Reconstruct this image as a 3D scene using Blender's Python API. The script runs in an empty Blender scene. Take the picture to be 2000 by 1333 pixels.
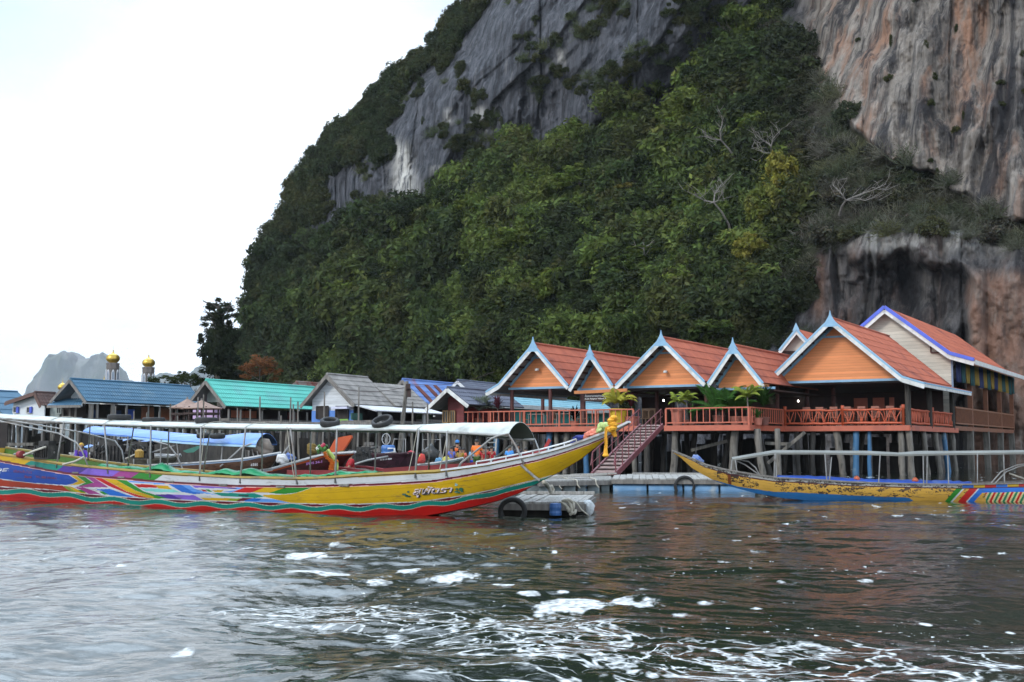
import bpy, bmesh, math, random
import numpy as np
from mathutils import Vector, Matrix
R = math.radians
sc = bpy.context.scene
col = sc.collection

# ---------------------------------------------------------------- camera
F, HZ, CAMZ = 2300.0, 870.0, 1.5            # focal length and horizon row measured on the 2000 px photograph, eye height
PITCH = math.atan((HZ - 666.5) / F)
cam = bpy.data.cameras.new("camera"); camo = bpy.data.objects.new("camera", cam); col.objects.link(camo)
cam.sensor_width = 36; cam.lens = F / 2000 * 36; cam.clip_start = .1; cam.clip_end = 30000
camo.location = (0, 0, CAMZ); camo.rotation_euler = (R(90) + PITCH, 0, 0)
sc.camera = camo

# ---------------------------------------------------------------- sky, sun, exposure
SUN_EL, SUN_AZ = R(32), R(-48)              # high, from the left and a little behind the viewer's left shoulder, veiled by cloud
world = bpy.data.worlds.new("World"); sc.world = world; world.use_nodes = True
nt = world.node_tree; N = nt.nodes; L = nt.links
bg = N["Background"]
sky = N.new("ShaderNodeTexSky"); sky.sky_type = 'NISHITA'; sky.sun_disc = False
sky.sun_elevation = SUN_EL; sky.sun_rotation = R(180 + 48); sky.dust_density = 2.5; sky.air_density = 1.0
tc = N.new("ShaderNodeTexCoord")
mp = N.new("ShaderNodeMapping"); mp.inputs["Scale"].default_value = (1, 1, 2.6)
nz = N.new("ShaderNodeTexNoise"); nz.inputs["Scale"].default_value = 2.1; nz.inputs["Detail"].default_value = 7; nz.inputs["Roughness"].default_value = .52
nz.inputs["Distortion"].default_value = .5
L.new(tc.outputs["Generated"], mp.inputs["Vector"]); L.new(mp.outputs["Vector"], nz.inputs["Vector"])
sep = N.new("ShaderNodeSeparateXYZ"); L.new(tc.outputs["Generated"], sep.inputs[0])
# cloud cover: thick towards the horizon, thinner overhead
cov = N.new("ShaderNodeMapRange"); cov.inputs[1].default_value = 0.0; cov.inputs[2].default_value = .55; cov.inputs[3].default_value = .42; cov.inputs[4].default_value = .02
L.new(sep.outputs["Z"], cov.inputs[0])
ad = N.new("ShaderNodeMath"); ad.operation = 'ADD'; L.new(nz.outputs["Fac"], ad.inputs[0]); L.new(cov.outputs[0], ad.inputs[1])
rmp = N.new("ShaderNodeMapRange"); rmp.interpolation_type = 'SMOOTHSTEP'; rmp.inputs[1].default_value = .60; rmp.inputs[2].default_value = .98
L.new(ad.outputs[0], rmp.inputs[0])
# cloud brightness: a bright veil low over the sea on the left, and broad white overcast behind the viewer
def dirlobe(d, a, z, lo, hi, interp='SMOOTHSTEP'):
    v_ = N.new("ShaderNodeVectorMath"); v_.operation = 'DOT_PRODUCT'; v_.inputs[1].default_value = Vector(d).normalized(); L.new(tc.outputs["Generated"], v_.inputs[0])
    r_ = N.new("ShaderNodeMapRange"); r_.interpolation_type = interp; r_.inputs[1].default_value = a; r_.inputs[2].default_value = z; r_.inputs[3].default_value = lo; r_.inputs[4].default_value = hi
    L.new(v_.outputs["Value"], r_.inputs[0]); return r_.outputs[0]
br = N.new("ShaderNodeMath"); br.operation = 'ADD'
L.new(dirlobe((-.1, 1, .05), -.5, .75, 21.0, 9.0), br.inputs[0]); L.new(dirlobe((-.26, 1, .22), .94, 1.0, 0, 8.0), br.inputs[1])
br1 = br; br = N.new("ShaderNodeMath"); br.operation = 'ADD'; L.new(br1.outputs[0], br.inputs[0]); L.new(dirlobe((-.45, 1, 1.5), .83, .96, 0, 62.0), br.inputs[1])  # unseen bright patch above the view, added to brighten the left water
n2 = N.new("ShaderNodeTexNoise"); n2.inputs["Scale"].default_value = 3.3; n2.inputs["Detail"].default_value = 6
L.new(mp.outputs["Vector"], n2.inputs["Vector"])
r2 = N.new("ShaderNodeMapRange"); r2.inputs[1].default_value = .35; r2.inputs[2].default_value = .65; r2.inputs[3].default_value = .93; r2.inputs[4].default_value = 1.13
L.new(n2.outputs["Fac"], r2.inputs[0])
mb_ = N.new("ShaderNodeMath"); mb_.operation = 'MULTIPLY'; L.new(br.outputs[0], mb_.inputs[0]); L.new(r2.outputs[0], mb_.inputs[1])
cc = N.new("ShaderNodeCombineColor")
for k, s in enumerate((.93, .975, 1.03)):
    m_ = N.new("ShaderNodeMath"); m_.operation = 'MULTIPLY'; m_.inputs[1].default_value = s
    L.new(mb_.outputs[0], m_.inputs[0]); L.new(m_.outputs[0], cc.inputs[k])
# open sky between the clouds is veiled: Nishita lifted by thin cloud
mx0 = N.new("ShaderNodeMix"); mx0.data_type = 'RGBA'; mx0.inputs[0].default_value = .80
tint = N.new("ShaderNodeVectorMath"); tint.operation = 'MULTIPLY'; tint.inputs[1].default_value = (.80, .92, 1.04); L.new(cc.outputs[0], tint.inputs[0])
L.new(sky.outputs[0], mx0.inputs[6]); L.new(tint.outputs[0], mx0.inputs[7])
mx = N.new("ShaderNodeMix"); mx.data_type = 'RGBA'
L.new(rmp.outputs[0], mx.inputs[0]); L.new(mx0.outputs[2], mx.inputs[6]); L.new(cc.outputs[0], mx.inputs[7])
L.new(mx.outputs[2], bg.inputs["Color"]); bg.inputs["Strength"].default_value = .085

sun = bpy.data.lights.new("sun", 'SUN'); sun.energy = 1.5; sun.angle = R(11); sun.color = (1, .95, .87)
suno = bpy.data.objects.new("sun", sun); col.objects.link(suno)
sd = Vector((math.sin(SUN_AZ) * math.cos(SUN_EL), -math.cos(SUN_AZ) * math.cos(SUN_EL), math.sin(SUN_EL)))
suno.rotation_euler = sd.to_track_quat('Z', 'Y').to_euler(); suno.location = sd * 100
sc.view_settings.view_transform = 'Standard'; sc.view_settings.look = 'None'; sc.view_settings.exposure = 0.14; sc.view_settings.gamma = 1
sc.render.engine = 'CYCLES'; sc.cycles.use_denoising = True
sc.cycles.max_bounces = 6; sc.cycles.diffuse_bounces = 3; sc.cycles.glossy_bounces = 3; sc.cycles.transmission_bounces = 2; sc.cycles.volume_bounces = 0
sc.cycles.caustics_reflective = False; sc.cycles.caustics_refractive = False; sc.cycles.sample_clamp_indirect = 6

# ---------------------------------------------------------------- photograph pixel -> point in the place
SP, CP = math.sin(PITCH), math.cos(PITCH)
def ray(px, py):
    x = (px - 1000) / F; y = (666.5 - py) / F
    return Vector((x, CP - y * SP, SP + y * CP))
def at(px, py, Y):                          # point seen at a pixel, Y metres ahead
    r = ray(px, py); t = Y / r.y
    return Vector((r.x * t, Y, CAMZ + r.z * t))
def proj(p):                                # point -> pixel
    x, y, z = p[0], p[1], p[2] - CAMZ
    f = y * CP + z * SP; u = -y * SP + z * CP
    return 1000 + F * x / f, 666.5 - F * u / f
def lerp(a, b, t): return a + (b - a) * t
def poly(pts, x):                           # piecewise linear through traced points
    return float(np.interp(x, [p[0] for p in pts], [p[1] for p in pts]))

# ---------------------------------------------------------------- numpy noise
def _h(ix, iy, iz, seed):
    n = (ix.astype(np.int64) * 374761393 + iy.astype(np.int64) * 668265263 + iz.astype(np.int64) * 2147483647 + seed * 974711) & 0xffffffff
    n = ((n ^ (n >> 13)) * 1274126177) & 0xffffffff
    n = ((n ^ (n >> 16)) * 2246822519) & 0xffffffff
    return ((n ^ (n >> 15)) & 0xffffff) / float(0xffffff)
def vnoise(x, y, z=None, seed=0):
    x = np.asarray(x, float); y = np.asarray(y, float); z = np.zeros_like(x) if z is None else np.asarray(z, float)
    ix, iy, iz = np.floor(x), np.floor(y), np.floor(z)
    fx, fy, fz = x - ix, y - iy, z - iz
    fx, fy, fz = [f * f * f * (f * (f * 6 - 15) + 10) for f in (fx, fy, fz)]
    r = 0
    for dx in (0, 1):
        for dy in (0, 1):
            for dz in (0, 1):
                r = r + _h(ix + dx, iy + dy, iz + dz, seed) * (fx if dx else 1 - fx) * (fy if dy else 1 - fy) * (fz if dz else 1 - fz)
    return r * 2 - 1
def fbm(x, y, z=None, seed=0, oct=4, gain=.5):
    r, a = 0, 1.0; z = np.zeros_like(x) if z is None else z
    for o in range(oct):
        r = r + a * vnoise(x * 2 ** o, y * 2 ** o, z * 2 ** o, seed + o * 17); a *= gain
    return r
def sstep(a, b, x):
    t = np.clip((x - a) / (b - a), 0, 1); return t * t * (3 - 2 * t)

# ---------------------------------------------------------------- objects, labels, meshes
ORG = {}                                    # world origin of every object made here
def put(o, loc, parent=None):
    loc = Vector(loc); ORG[o.name] = loc
    if parent is not None:
        o.parent = parent; o.location = loc - ORG[parent.name]
    else: o.location = loc
    col.objects.link(o); return o
def tag(o, label=None, cat=None, group=None, kind=None):
    if label: o["label"] = label
    if cat: o["category"] = cat
    if group: o["group"] = group
    if kind: o["kind"] = kind
    return o
def thing(name, label, cat, loc, group=None):
    o = bpy.data.objects.new(name, None); o.empty_display_size = .2
    put(o, loc); return tag(o, label, cat, group)
def copy_tree(o, parent=None):
    c = o.copy(); col.objects.link(c)
    if parent is not None: c.parent = parent
    ORG[c.name] = ORG[o.name].copy()
    for ch in list(o.children): copy_tree(ch, c)
    return c

class MB:                                   # collects shapes in place coordinates, builds ONE mesh object
    def __init__(s): s.v, s.f, s.m = [], [], []
    def add(s, vs, fs, mi=0):
        b = len(s.v); s.v += [tuple(v) for v in vs]; s.f += [tuple(i + b for i in f) for f in fs]; s.m += [mi] * len(fs); return s
    def box(s, c, ax, ay, az, mi=0):        # centre and three half-axis vectors
        c, ax, ay, az = map(Vector, (c, ax, ay, az))
        vs = [c + ax * i + ay * j + az * k for k in (-1, 1) for j in (-1, 1) for i in (-1, 1)]
        return s.add(vs, [(0, 2, 3, 1), (4, 5, 7, 6), (0, 1, 5, 4), (2, 6, 7, 3), (0, 4, 6, 2), (1, 3, 7, 5)], mi)
    def bar(s, a, b, w, h, up=(0, 0, 1), mi=0):   # rectangular bar from a to b
        a, b = Vector(a), Vector(b); d = b - a
        sd = d.cross(Vector(up))
        if sd.length < 1e-6: sd = d.cross(Vector((1, 0, 0)))
        sd.normalize(); u = sd.cross(d).normalized()
        return s.box((a + b) / 2, sd * w / 2, d / 2, u * h / 2, mi)
    def tube(s, pts, r, n=6, mi=0, caps=True):
        pts = [Vector(p) for p in pts]; rs = r if isinstance(r, (list, tuple)) else [r] * len(pts)
        vs, fs = [], []; ref = None
        for i, p in enumerate(pts):
            d = (pts[min(i + 1, len(pts) - 1)] - pts[max(i - 1, 0)])
            d = d.normalized() if d.length > 1e-9 else Vector((0, 0, 1))
            if ref is None: ref = Vector((0, 0, 1)) if abs(d.z) < .9 else Vector((1, 0, 0))
            x = ref - d * ref.dot(d); x.normalize(); ref = x; y = d.cross(x)
            for k in range(n):
                a = 2 * math.pi * k / n; vs.append(p + (x * math.cos(a) + y * math.sin(a)) * rs[i])
        for i in range(len(pts) - 1):
            for k in range(n):
                k2 = (k + 1) % n; fs.append((i * n + k, i * n + k2, (i + 1) * n + k2, (i + 1) * n + k))
        if caps and n > 2: fs.append(tuple(range(n))[::-1]); fs.append(tuple(range((len(pts) - 1) * n, len(pts) * n)))
        return s.add(vs, fs, mi)
    def lathe(s, c, prof, n=16, mi=0, axis=None):  # profile [(r, h)]
        c = Vector(c); az = Vector(axis or (0, 0, 1)).normalized()
        ax = az.cross(Vector((0, 1, 0)) if abs(az.y) < .9 else Vector((1, 0, 0))).normalized(); ay = az.cross(ax)
        vs, fs = [], []
        for r, h in prof:
            for k in range(n):
                a = 2 * math.pi * k / n; vs.append(c + az * h + (ax * math.cos(a) + ay * math.sin(a)) * r)
        for i in range(len(prof) - 1):
            for k in range(n):
                k2 = (k + 1) % n; fs.append((i * n + k, i * n + k2, (i + 1) * n + k2, (i + 1) * n + k))
        fs.append(tuple(range(n))[::-1]); fs.append(tuple(range((len(prof) - 1) * n, len(prof) * n)))
        return s.add(vs, fs, mi)
    def grid(s, rows, mi=0, close=False):   # list of equal-length rows of points
        n = len(rows[0]); vs = [p for r in rows for p in r]; fs = []
        for i in range(len(rows) - 1):
            for k in range(n if close else n - 1):
                k2 = (k + 1) % n; fs.append((i * n + k, i * n + k2, (i + 1) * n + k2, (i + 1) * n + k))
        return s.add(vs, fs, mi)
    def prism(s, pts, d, mi=0):             # polygon pushed along d
        d = Vector(d); n = len(pts); a = [Vector(p) for p in pts]
        fs = [tuple(range(n)), tuple(range(n, 2 * n))[::-1]] + [(i, (i + 1) % n, n + (i + 1) % n, n + i) for i in range(n)]
        return s.add(a + [p + d for p in a], fs, mi)
    def build(s, name, mats, parent=None, loc=None, smooth=False):
        me = bpy.data.meshes.new(name)
        if loc is None:
            if parent is not None: loc = ORG[parent.name]
            else:
                a = np.array(s.v); loc = Vector(((a[:, 0].min() + a[:, 0].max()) / 2, (a[:, 1].min() + a[:, 1].max()) / 2, a[:, 2].min()))
        loc = Vector(loc); lo = (loc.x, loc.y, loc.z)
        me.from_pydata([(v[0] - lo[0], v[1] - lo[1], v[2] - lo[2]) for v in s.v], [], s.f)
        mats = mats if isinstance(mats, (list, tuple)) else [mats]
        for m in mats: me.materials.append(m)
        if len(mats) > 1: me.polygons.foreach_set("material_index", s.m)
        if smooth: me.polygons.foreach_set("use_smooth", [True] * len(s.f))
        me.update()
        if not np.isfinite(np.array(s.v)).all(): print("NONFINITE", name)
        return put(bpy.data.objects.new(name, me), loc, parent)

def np_mesh(name, V, Fq, mats, loc=(0, 0, 0), attrs=None, smooth=True, parent=None):
    """big quad or triangle mesh from arrays"""
    me = bpy.data.meshes.new(name); n, k = Fq.shape
    me.vertices.add(len(V)); me.vertices.foreach_set("co", np.ascontiguousarray(V - np.array(loc), dtype=np.float32).ravel())
    me.loops.add(n * k); me.loops.foreach_set("vertex_index", np.ascontiguousarray(Fq, dtype=np.int32).ravel())
    me.polygons.add(n); me.polygons.foreach_set("loop_start", np.arange(0, n * k, k, dtype=np.int32)); me.polygons.foreach_set("loop_total", np.full(n, k, dtype=np.int32))
    me.polygons.foreach_set("use_smooth", np.full(n, smooth, dtype=bool))
    for m in (mats if isinstance(mats, (list, tuple)) else [mats]): me.materials.append(m)
    for an, arr in (attrs or {}).items():
        if arr.ndim == 1:
            a = me.attributes.new(an, 'FLOAT', 'POINT' if len(arr) == len(V) else 'FACE'); a.data.foreach_set("value", arr.astype(np.float32))
        else:
            a = me.attributes.new(an, 'FLOAT_COLOR', 'POINT' if len(arr) == len(V) else 'FACE')
            a.data.foreach_set("color", np.c_[arr, np.ones(len(arr))].astype(np.float32).ravel())
    me.update(); me.validate()
    o = bpy.data.objects.new(name, me)
    return o if parent == 'none' else put(o, loc, parent)
def grid_faces(nr, nc):
    i = np.arange(nr * nc).reshape(nr, nc)
    return np.stack([i[:-1, :-1], i[:-1, 1:], i[1:, 1:], i[1:, :-1]], -1).reshape(-1, 4)

# ---------------------------------------------------------------- materials
def s2l(*c): return tuple(((v / 255) / 12.92 if v / 255 <= .04045 else ((v / 255 + .055) / 1.055) ** 2.4) for v in c)
_M = {}
def mat(name, c, c2=None, rough=.6, scale=3.0, stretch=(1, 1, 1), bump=.0, bscale=None, metal=0, detail=5, lo=.35, hi=.65, spec=.5, c3=None, scale3=.7):
    """surface of two colours mottled by noise, with optional third blotch colour and fine bump"""
    if name in _M: return _M[name]
    m = bpy.data.materials.new(name); m.use_nodes = True; N = m.node_tree.nodes; L = m.node_tree.links; b = N["Principled BSDF"]
    b.inputs["Roughness"].default_value = rough; b.inputs["Metallic"].default_value = metal; b.inputs["Specular IOR Level"].default_value = spec
    tc = N.new("ShaderNodeTexCoord"); mp = N.new("ShaderNodeMapping"); mp.inputs["Scale"].default_value = stretch
    L.new(tc.outputs["Object"], mp.inputs["Vector"])
    if c2 is None: c2 = tuple(x * .78 for x in c)
    def noise(sc_, seed):
        n = N.new("ShaderNodeTexNoise"); n.inputs["Scale"].default_value = sc_; n.inputs["Detail"].default_value = detail; n.noise_dimensions = '4D'; n.inputs["W"].default_value = seed
        L.new(mp.outputs["Vector"], n.inputs["Vector"]); return n
    def ramp(src, a, z):
        r = N.new("ShaderNodeMapRange"); r.inputs[1].default_value = a; r.inputs[2].default_value = z; L.new(src, r.inputs[0]); return r.outputs[0]
    def mixc(f, A, B):
        x = N.new("ShaderNodeMix"); x.data_type = 'RGBA'; L.new(f, x.inputs[0])
        for i, q in ((6, A), (7, B)):
            if isinstance(q, tuple): x.inputs[i].default_value = (*q[:3], 1)
            else: L.new(q, x.inputs[i])
        return x.outputs[2]
    sd_ = (sum(map(ord, name)) % 97) * .37
    out = mixc(ramp(noise(scale, sd_).outputs["Fac"], lo, hi), c, c2)
    if c3 is not None: out = mixc(ramp(noise(scale3, sd_ + 5).outputs["Fac"], .56, .68), out, c3)
    L.new(out, b.inputs["Base Color"])
    if bump:
        bp = N.new("ShaderNodeBump"); bp.inputs["Strength"].default_value = 1; bp.inputs["Distance"].default_value = bump
        L.new(noise(bscale or scale * 3, sd_ + 9).outputs["Fac"], bp.inputs["Height"]); L.new(bp.outputs[0], b.inputs["Normal"])
    _M[name] = m; return m
def nodes_of(name):
    m = bpy.data.materials.new(name); m.use_nodes = True; return m, m.node_tree.nodes, m.node_tree.links, m.node_tree.nodes["Principled BSDF"]
# ================================================================ the limestone cliff
OUT = [(-900, 1500), (-400, 1230), (-140, 1060), (-40, 968), (0, 932), (40, 892), (95, 848), (130, 803), (170, 752), (200, 717), (230, 702), (275, 642), (320, 612), (350, 580), (400, 562), (450, 532), (500, 512), (560, 501), (600, 507), (640, 488), (700, 470), (760, 445), (800, 420), (985, 380)]
YA = [(380, 850), (440, 830), (600, 800), (850, 780), (890, 720), (985, 690), (1000, 700), (1100, 700), (1300, 655), (1450, 640), (1500, 610), (1560, 540), (1610, 480), (1700, 445), (1800, 440), (1880, 450), (1960, 470), (2500, 480)]
YB = [(380, 640), (440, 600), (490, 560), (560, 500), (620, 475), (700, 470), (760, 440), (830, 410), (880, 370), (950, 330), (1050, 310), (1110, 300), (1180, 262), (1260, 205), (1330, 150), (1400, 95), (1470, 30), (1530, -10), (1570, 60), (1620, 180), (1680, 260), (1760, 320), (1850, 350), (1920, 410), (1965, 440), (2500, 430)]
YBASE = [(380, 215), (440, 200), (700, 165), (1000, 135), (1300, 115), (1500, 105), (1700, 99), (1900, 95), (2050, 93), (2500, 90)]
def ipl(pts, x): return np.interp(x, [p[0] for p in pts], [p[1] for p in pts])
py_ = np.concatenate([np.arange(985, -20, -2.2), np.arange(-20, -900, -22)]); nr = len(py_)
q_ = np.linspace(0, 1, 860) ** 1.15; nc = len(q_)
LEFT = ipl(OUT, py_)
PX = LEFT[:, None] + (2420 - LEFT[:, None]) * q_[None, :]; PY = np.repeat(py_[:, None], nc, 1)
ya = ipl(YA, PX); yb = ipl(YB, PX)
wob = fbm(PX / 60, PY / 60, seed=3, oct=3) * 22
slopez = sstep(-14, 14, PY + wob - yb) * sstep(-12, 12, ya - PY + wob * .5)         # 1 on the wooded slope
rightz = sstep(1500, 1600, PX)
theta = np.where(PY > ya, R(83), R(79)) * (1 - slopez) + slopez * (R(50) * (1 - rightz) + R(56) * rightz)
tan = np.tan(theta)
D = np.zeros_like(PX); D[0] = ipl(YBASE, PX[0])
# each column follows its own base depth, then climbs
base = ipl(YBASE, PX)
lg = np.zeros_like(PX)
dpy = np.r_[0, -np.diff(py_)]
for i in range(1, nr):
    e = np.clip((870 - PY[i]) / F, 0, .8)
    lg[i] = lg[i - 1] + dpy[i] / F / np.maximum(tan[i] - e, .25)
D = base * np.exp(lg)
# rounding towards the left edge
t = np.clip((PX - LEFT[:, None]) / 260, 0, 1); D = D + 34 * (1 - np.sqrt(1 - (1 - t) ** 2))
# relief
xr, zr = (PX - 1000) / F * base, (870 - PY) / F * base
rock = 1 - slopez
flute = fbm(xr / 5.0, zr / 38, seed=11, oct=4) + .5 * (1 - 2 * np.abs(vnoise(xr / 2.2, zr / 22, seed=15)))
D = D + rock * (flute * .95 + fbm(xr / 14, zr / 17, seed=21, oct=4) * 3.2 + fbm(xr / 1.6, zr / 2.6, seed=5, oct=3) * .25 - 1.5 * (1 - np.abs(fbm(xr / 3.2, zr / 15, seed=51, oct=4))).clip(0, 1) ** 6 * np.clip(vnoise(xr / 9, zr / 14, seed=52) + .5, 0, 1) - .8 * np.abs(fbm(xr / 2.4, zr / 4.5, seed=55, oct=5, gain=.6)))
D = D + slopez * (fbm(xr / 16, zr / 12, seed=31, oct=4) * 3.2)
# overhanging hollow low on the right, with its lip
cx = (PX - 1765) / 150; cy = (PY - 640) / 165
lip = 500 + 38 * ((PX - 1700) / 190) ** 2 + 20 * fbm(xr / 3, zr * 0, seed=19, oct=3) + np.where(PX > 1700, (PX - 1700) * .10, 0)
cave = sstep(-14, 34, PY - lip + 22 * fbm(xr / 2, zr / 2, seed=8, oct=3)) * sstep(1560, 1680, PX + 30 * fbm(xr / 2, zr / 6, seed=9, oct=3)) * sstep(1902, 1880, PX + 8 * fbm(xr / 2, zr / 3, seed=10, oct=3)) * sstep(905, 760, PY)
D = D + cave * 1.8 - .9 * np.exp(-((PY - lip + 16) / 16) ** 2) * sstep(1620, 1690, PX) * sstep(1960, 1900, PX)
cur = np.abs(fbm(xr / 3.6 + .16 * fbm(xr / 5, zr / 9, seed=81, oct=2), zr / 110, seed=82, oct=4, gain=.6))
D = D + rock * sstep(1480, 1620, PX) * (.55 * np.exp(-(cur / .10) ** 2) - 1.6 * np.abs(vnoise(xr / 1.7, zr / 26, seed=83)))
D = D + rock * sstep(1560, 1400, PX) * 0.9 * np.exp(-(np.abs(fbm(xr / 5, zr / 60, seed=85, oct=5, gain=.6)) / .04) ** 2)
# stalactite ribs hanging under the lip and down the right wall
ribs = np.maximum(0, vnoise(xr / 1.3, zr / 30, seed=77)) ** 2
D = D - rock * ribs * 1.5 * sstep(1540, 1700, PX)
V = np.stack([PX, PY, D], -1).reshape(-1, 3)
x = (V[:, 0] - 1000) / F; y = (666.5 - V[:, 1]) / F; ry = CP - y * SP; tt = V[:, 2] / ry
P = np.stack([x * tt, V[:, 2], CAMZ + (SP + y * CP) * tt], -1).reshape(nr, nc, 3); CLP = P
# back of the mountain so that the left edge turns away as a solid
back = []
for k, (dx, dy) in enumerate(((16, 22), (60, 50), (150, 80))):
    b = P[:, 0].copy(); b[:, 0] += dx; b[:, 1] += dy; back.append(b[:, None])
PF = np.concatenate(back[::-1] + [P], 1); nb = 3
def padb(a): return np.concatenate([np.repeat(a[:, :1], nb, 1), a], 1).ravel()
dist_left = PX - LEFT[:, None]
fringe = np.clip(1 - dist_left / ipl([(0, 90), (150, 120), (300, 170), (420, 130), (560, 60), (700, 40), (800, 40)], PY), 0, 1)
warm = sstep(1530, 1640, PX) * np.where(PY < yb + 40, 1, 0) * (1 - .5 * sstep(1850, 2000, PX)) + sstep(1880, 1920, PX) * sstep(520, 560, PY) * 1.0
warm = np.clip(warm + .35 * sstep(1500, 1650, PX), 0, 1)
rust = sstep(1880, 1905, PX + 10 * fbm(xr / 2, zr / 3, seed=61, oct=3)) * sstep(515, 560, PY) * sstep(2060, 1990, PX) + .6 * np.exp(-((PX - 1600) / 16) ** 2) * sstep(480, 520, PY) * sstep(640, 600, PY)
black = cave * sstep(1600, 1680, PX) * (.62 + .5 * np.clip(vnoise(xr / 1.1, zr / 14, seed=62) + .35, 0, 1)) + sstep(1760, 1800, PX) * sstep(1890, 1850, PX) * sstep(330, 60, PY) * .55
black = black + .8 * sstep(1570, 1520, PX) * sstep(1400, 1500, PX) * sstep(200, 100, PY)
cxx = 790 + (PY - 360) * .10
pale = np.exp(-((PX - cxx) / (16 + 14 * sstep(290, 430, PY))) ** 2) * sstep(262, 300, PY) * sstep(450, 425, PY)
pale = pale + .55 * np.exp(-((PX - 940) / 14) ** 2) * sstep(200, 220, PY) * sstep(270, 250, PY) + .5 * np.exp(-((PX - 875) / 9) ** 2) * sstep(205, 220, PY) * sstep(250, 236, PY)
pale = pale + .55 * np.exp(-((PX - 855) / 12) ** 2) * sstep(320, 330, PY) * sstep(372, 362, PY) + .55 * np.exp(-((PX - 1095) / 8) ** 2) * sstep(90, 100, PY) * sstep(140, 120, PY)
pale = pale + .5 * sstep(1600, 1700, PX) * np.exp(-((PY - 470) / 22) ** 2)
bluish = sstep(1560, 1300, PX)
cm, N, L, b = nodes_of("limestone")
b.inputs["Roughness"].default_value = .95; b.inputs["Specular IOR Level"].default_value = .15
tc = N.new("ShaderNodeTexCoord")
_ra = N.new("ShaderNodeAttribute"); _ra.attribute_name = "rockpos"; SRC, ROUGH = _ra.outputs["Vector"], .68
def nmap(scale, stretch, detail=6, dist=.0, w=0.0):
    mp = N.new("ShaderNodeMapping"); mp.inputs["Scale"].default_value = stretch; L.new(SRC or tc.outputs["Object"], mp.inputs["Vector"])
    n = N.new("ShaderNodeTexNoise"); n.noise_dimensions = '4D'; n.inputs["Scale"].default_value = scale; n.inputs["Detail"].default_value = detail; n.inputs["Distortion"].default_value = dist; n.inputs["W"].default_value = w; n.inputs["Roughness"].default_value = ROUGH
    L.new(mp.outputs["Vector"], n.inputs["Vector"]); return n.outputs["Fac"]
def rng(f, a, z, lo=0., hi=1.):
    r = N.new("ShaderNodeMapRange"); r.inputs[1].default_value = a; r.inputs[2].default_value = z; r.inputs[3].default_value = lo; r.inputs[4].default_value = hi; L.new(f, r.inputs[0]); return r.outputs[0]
def mixc(f, A, B):
    x = N.new("ShaderNodeMix"); x.data_type = 'RGBA'; L.new(f, x.inputs[0])
    for i, qq in ((6, A), (7, B)):
        if isinstance(qq, tuple): x.inputs[i].default_value = (*qq, 1)
        else: L.new(qq, x.inputs[i])
    return x.outputs[2]
def mul(a, c):
    m = N.new("ShaderNodeMath"); m.operation = 'MULTIPLY'; L.new(a, m.inputs[0])
    if isinstance(c, float): m.inputs[1].default_value = c
    else: L.new(c, m.inputs[1])
    return m.outputs[0]
def addm(a, c):
    m = N.new("ShaderNodeMath"); m.operation = 'ADD'; m.use_clamp = True; L.new(a, m.inputs[0]); L.new(c, m.inputs[1]); return m.outputs[0]
def attr(nm):
    a = N.new("ShaderNodeAttribute"); a.attribute_name = nm; return a.outputs["Fac"]
grey = mixc(rng(nmap(1.1, (1, 1, .055), 9, .2), .38, .64), (.020, .023, .029), (.108, .112, .128))
tan_ = mixc(rng(nmap(1.2, (1, 1, .045), 9, .2, 2), .38, .64), (.085, .075, .068), (.32, .285, .25))
orange = mixc(rng(nmap(.35, (1, 1, .16), 8, .4, 4), .51, .64), tan_, (.27, .155, .105))
cr = mixc(attr("warm"), grey, orange)
streak = rng(nmap(1.1, (1, 1, .045), 7, .2, 7), .52, .62)
cr = mixc(mul(streak, .8), cr, (.022, .022, .026))
cr = mixc(mul(mul(rng(nmap(.32, (1, 1, .09), 8, .5, 27), .51, .585), .9), rng(attr('warm'), .1, .6, .35, 1)), cr, (.024, .024, .028))
wst = rng(nmap(1.6, (1, 1, .045), 7, .2, 9), .60, .70)
cr = mixc(mul(wst, .5), cr, (.22, .21, .20))
cr = mixc(mul(attr("pale"), rng(nmap(1.6, (1, 1, .05), 5, .2, 12), .38, .55)), cr, (.50, .49, .46))
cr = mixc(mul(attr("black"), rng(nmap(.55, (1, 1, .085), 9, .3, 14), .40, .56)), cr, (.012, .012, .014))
cr = mixc(mul(attr("rust"), rng(nmap(.7, (1, 1, .3), 8, .4, 33), .34, .58)), cr, (.23, .135, .10))
soil = mixc(rng(nmap(.8, (1, 1, 1), 5), .4, .6), (.018, .022, .012), (.04, .042, .022))
cr = mixc(attr("soil"), cr, soil)
L.new(cr, b.inputs["Base Color"])
bp = N.new("ShaderNodeBump"); bp.inputs["Distance"].default_value = 1.1; bp.inputs["Strength"].default_value = 1
hh = addm(mul(nmap(1.5, (1, 1, .10), 12, .2, 3), .6), mul(nmap(4, (1, 1, .6), 10, .2, 6), .3)); L.new(hh, bp.inputs["Height"]); L.new(bp.outputs[0], b.inputs["Normal"])
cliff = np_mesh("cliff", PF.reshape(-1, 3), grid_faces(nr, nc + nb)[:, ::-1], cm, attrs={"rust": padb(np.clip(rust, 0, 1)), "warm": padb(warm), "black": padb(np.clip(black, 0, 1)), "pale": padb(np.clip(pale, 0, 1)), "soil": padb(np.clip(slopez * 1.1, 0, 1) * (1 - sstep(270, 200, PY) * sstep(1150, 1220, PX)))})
sc_ = np.stack([padb(xr), padb(D * .6), padb(zr)], -1); a_ = cliff.data.attributes.new("rockpos", 'FLOAT_VECTOR', 'POINT'); a_.data.foreach_set("vector", sc_.astype(np.float32).ravel())
tag(cliff, kind="structure")

SRC, ROUGH = None, .5
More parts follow.
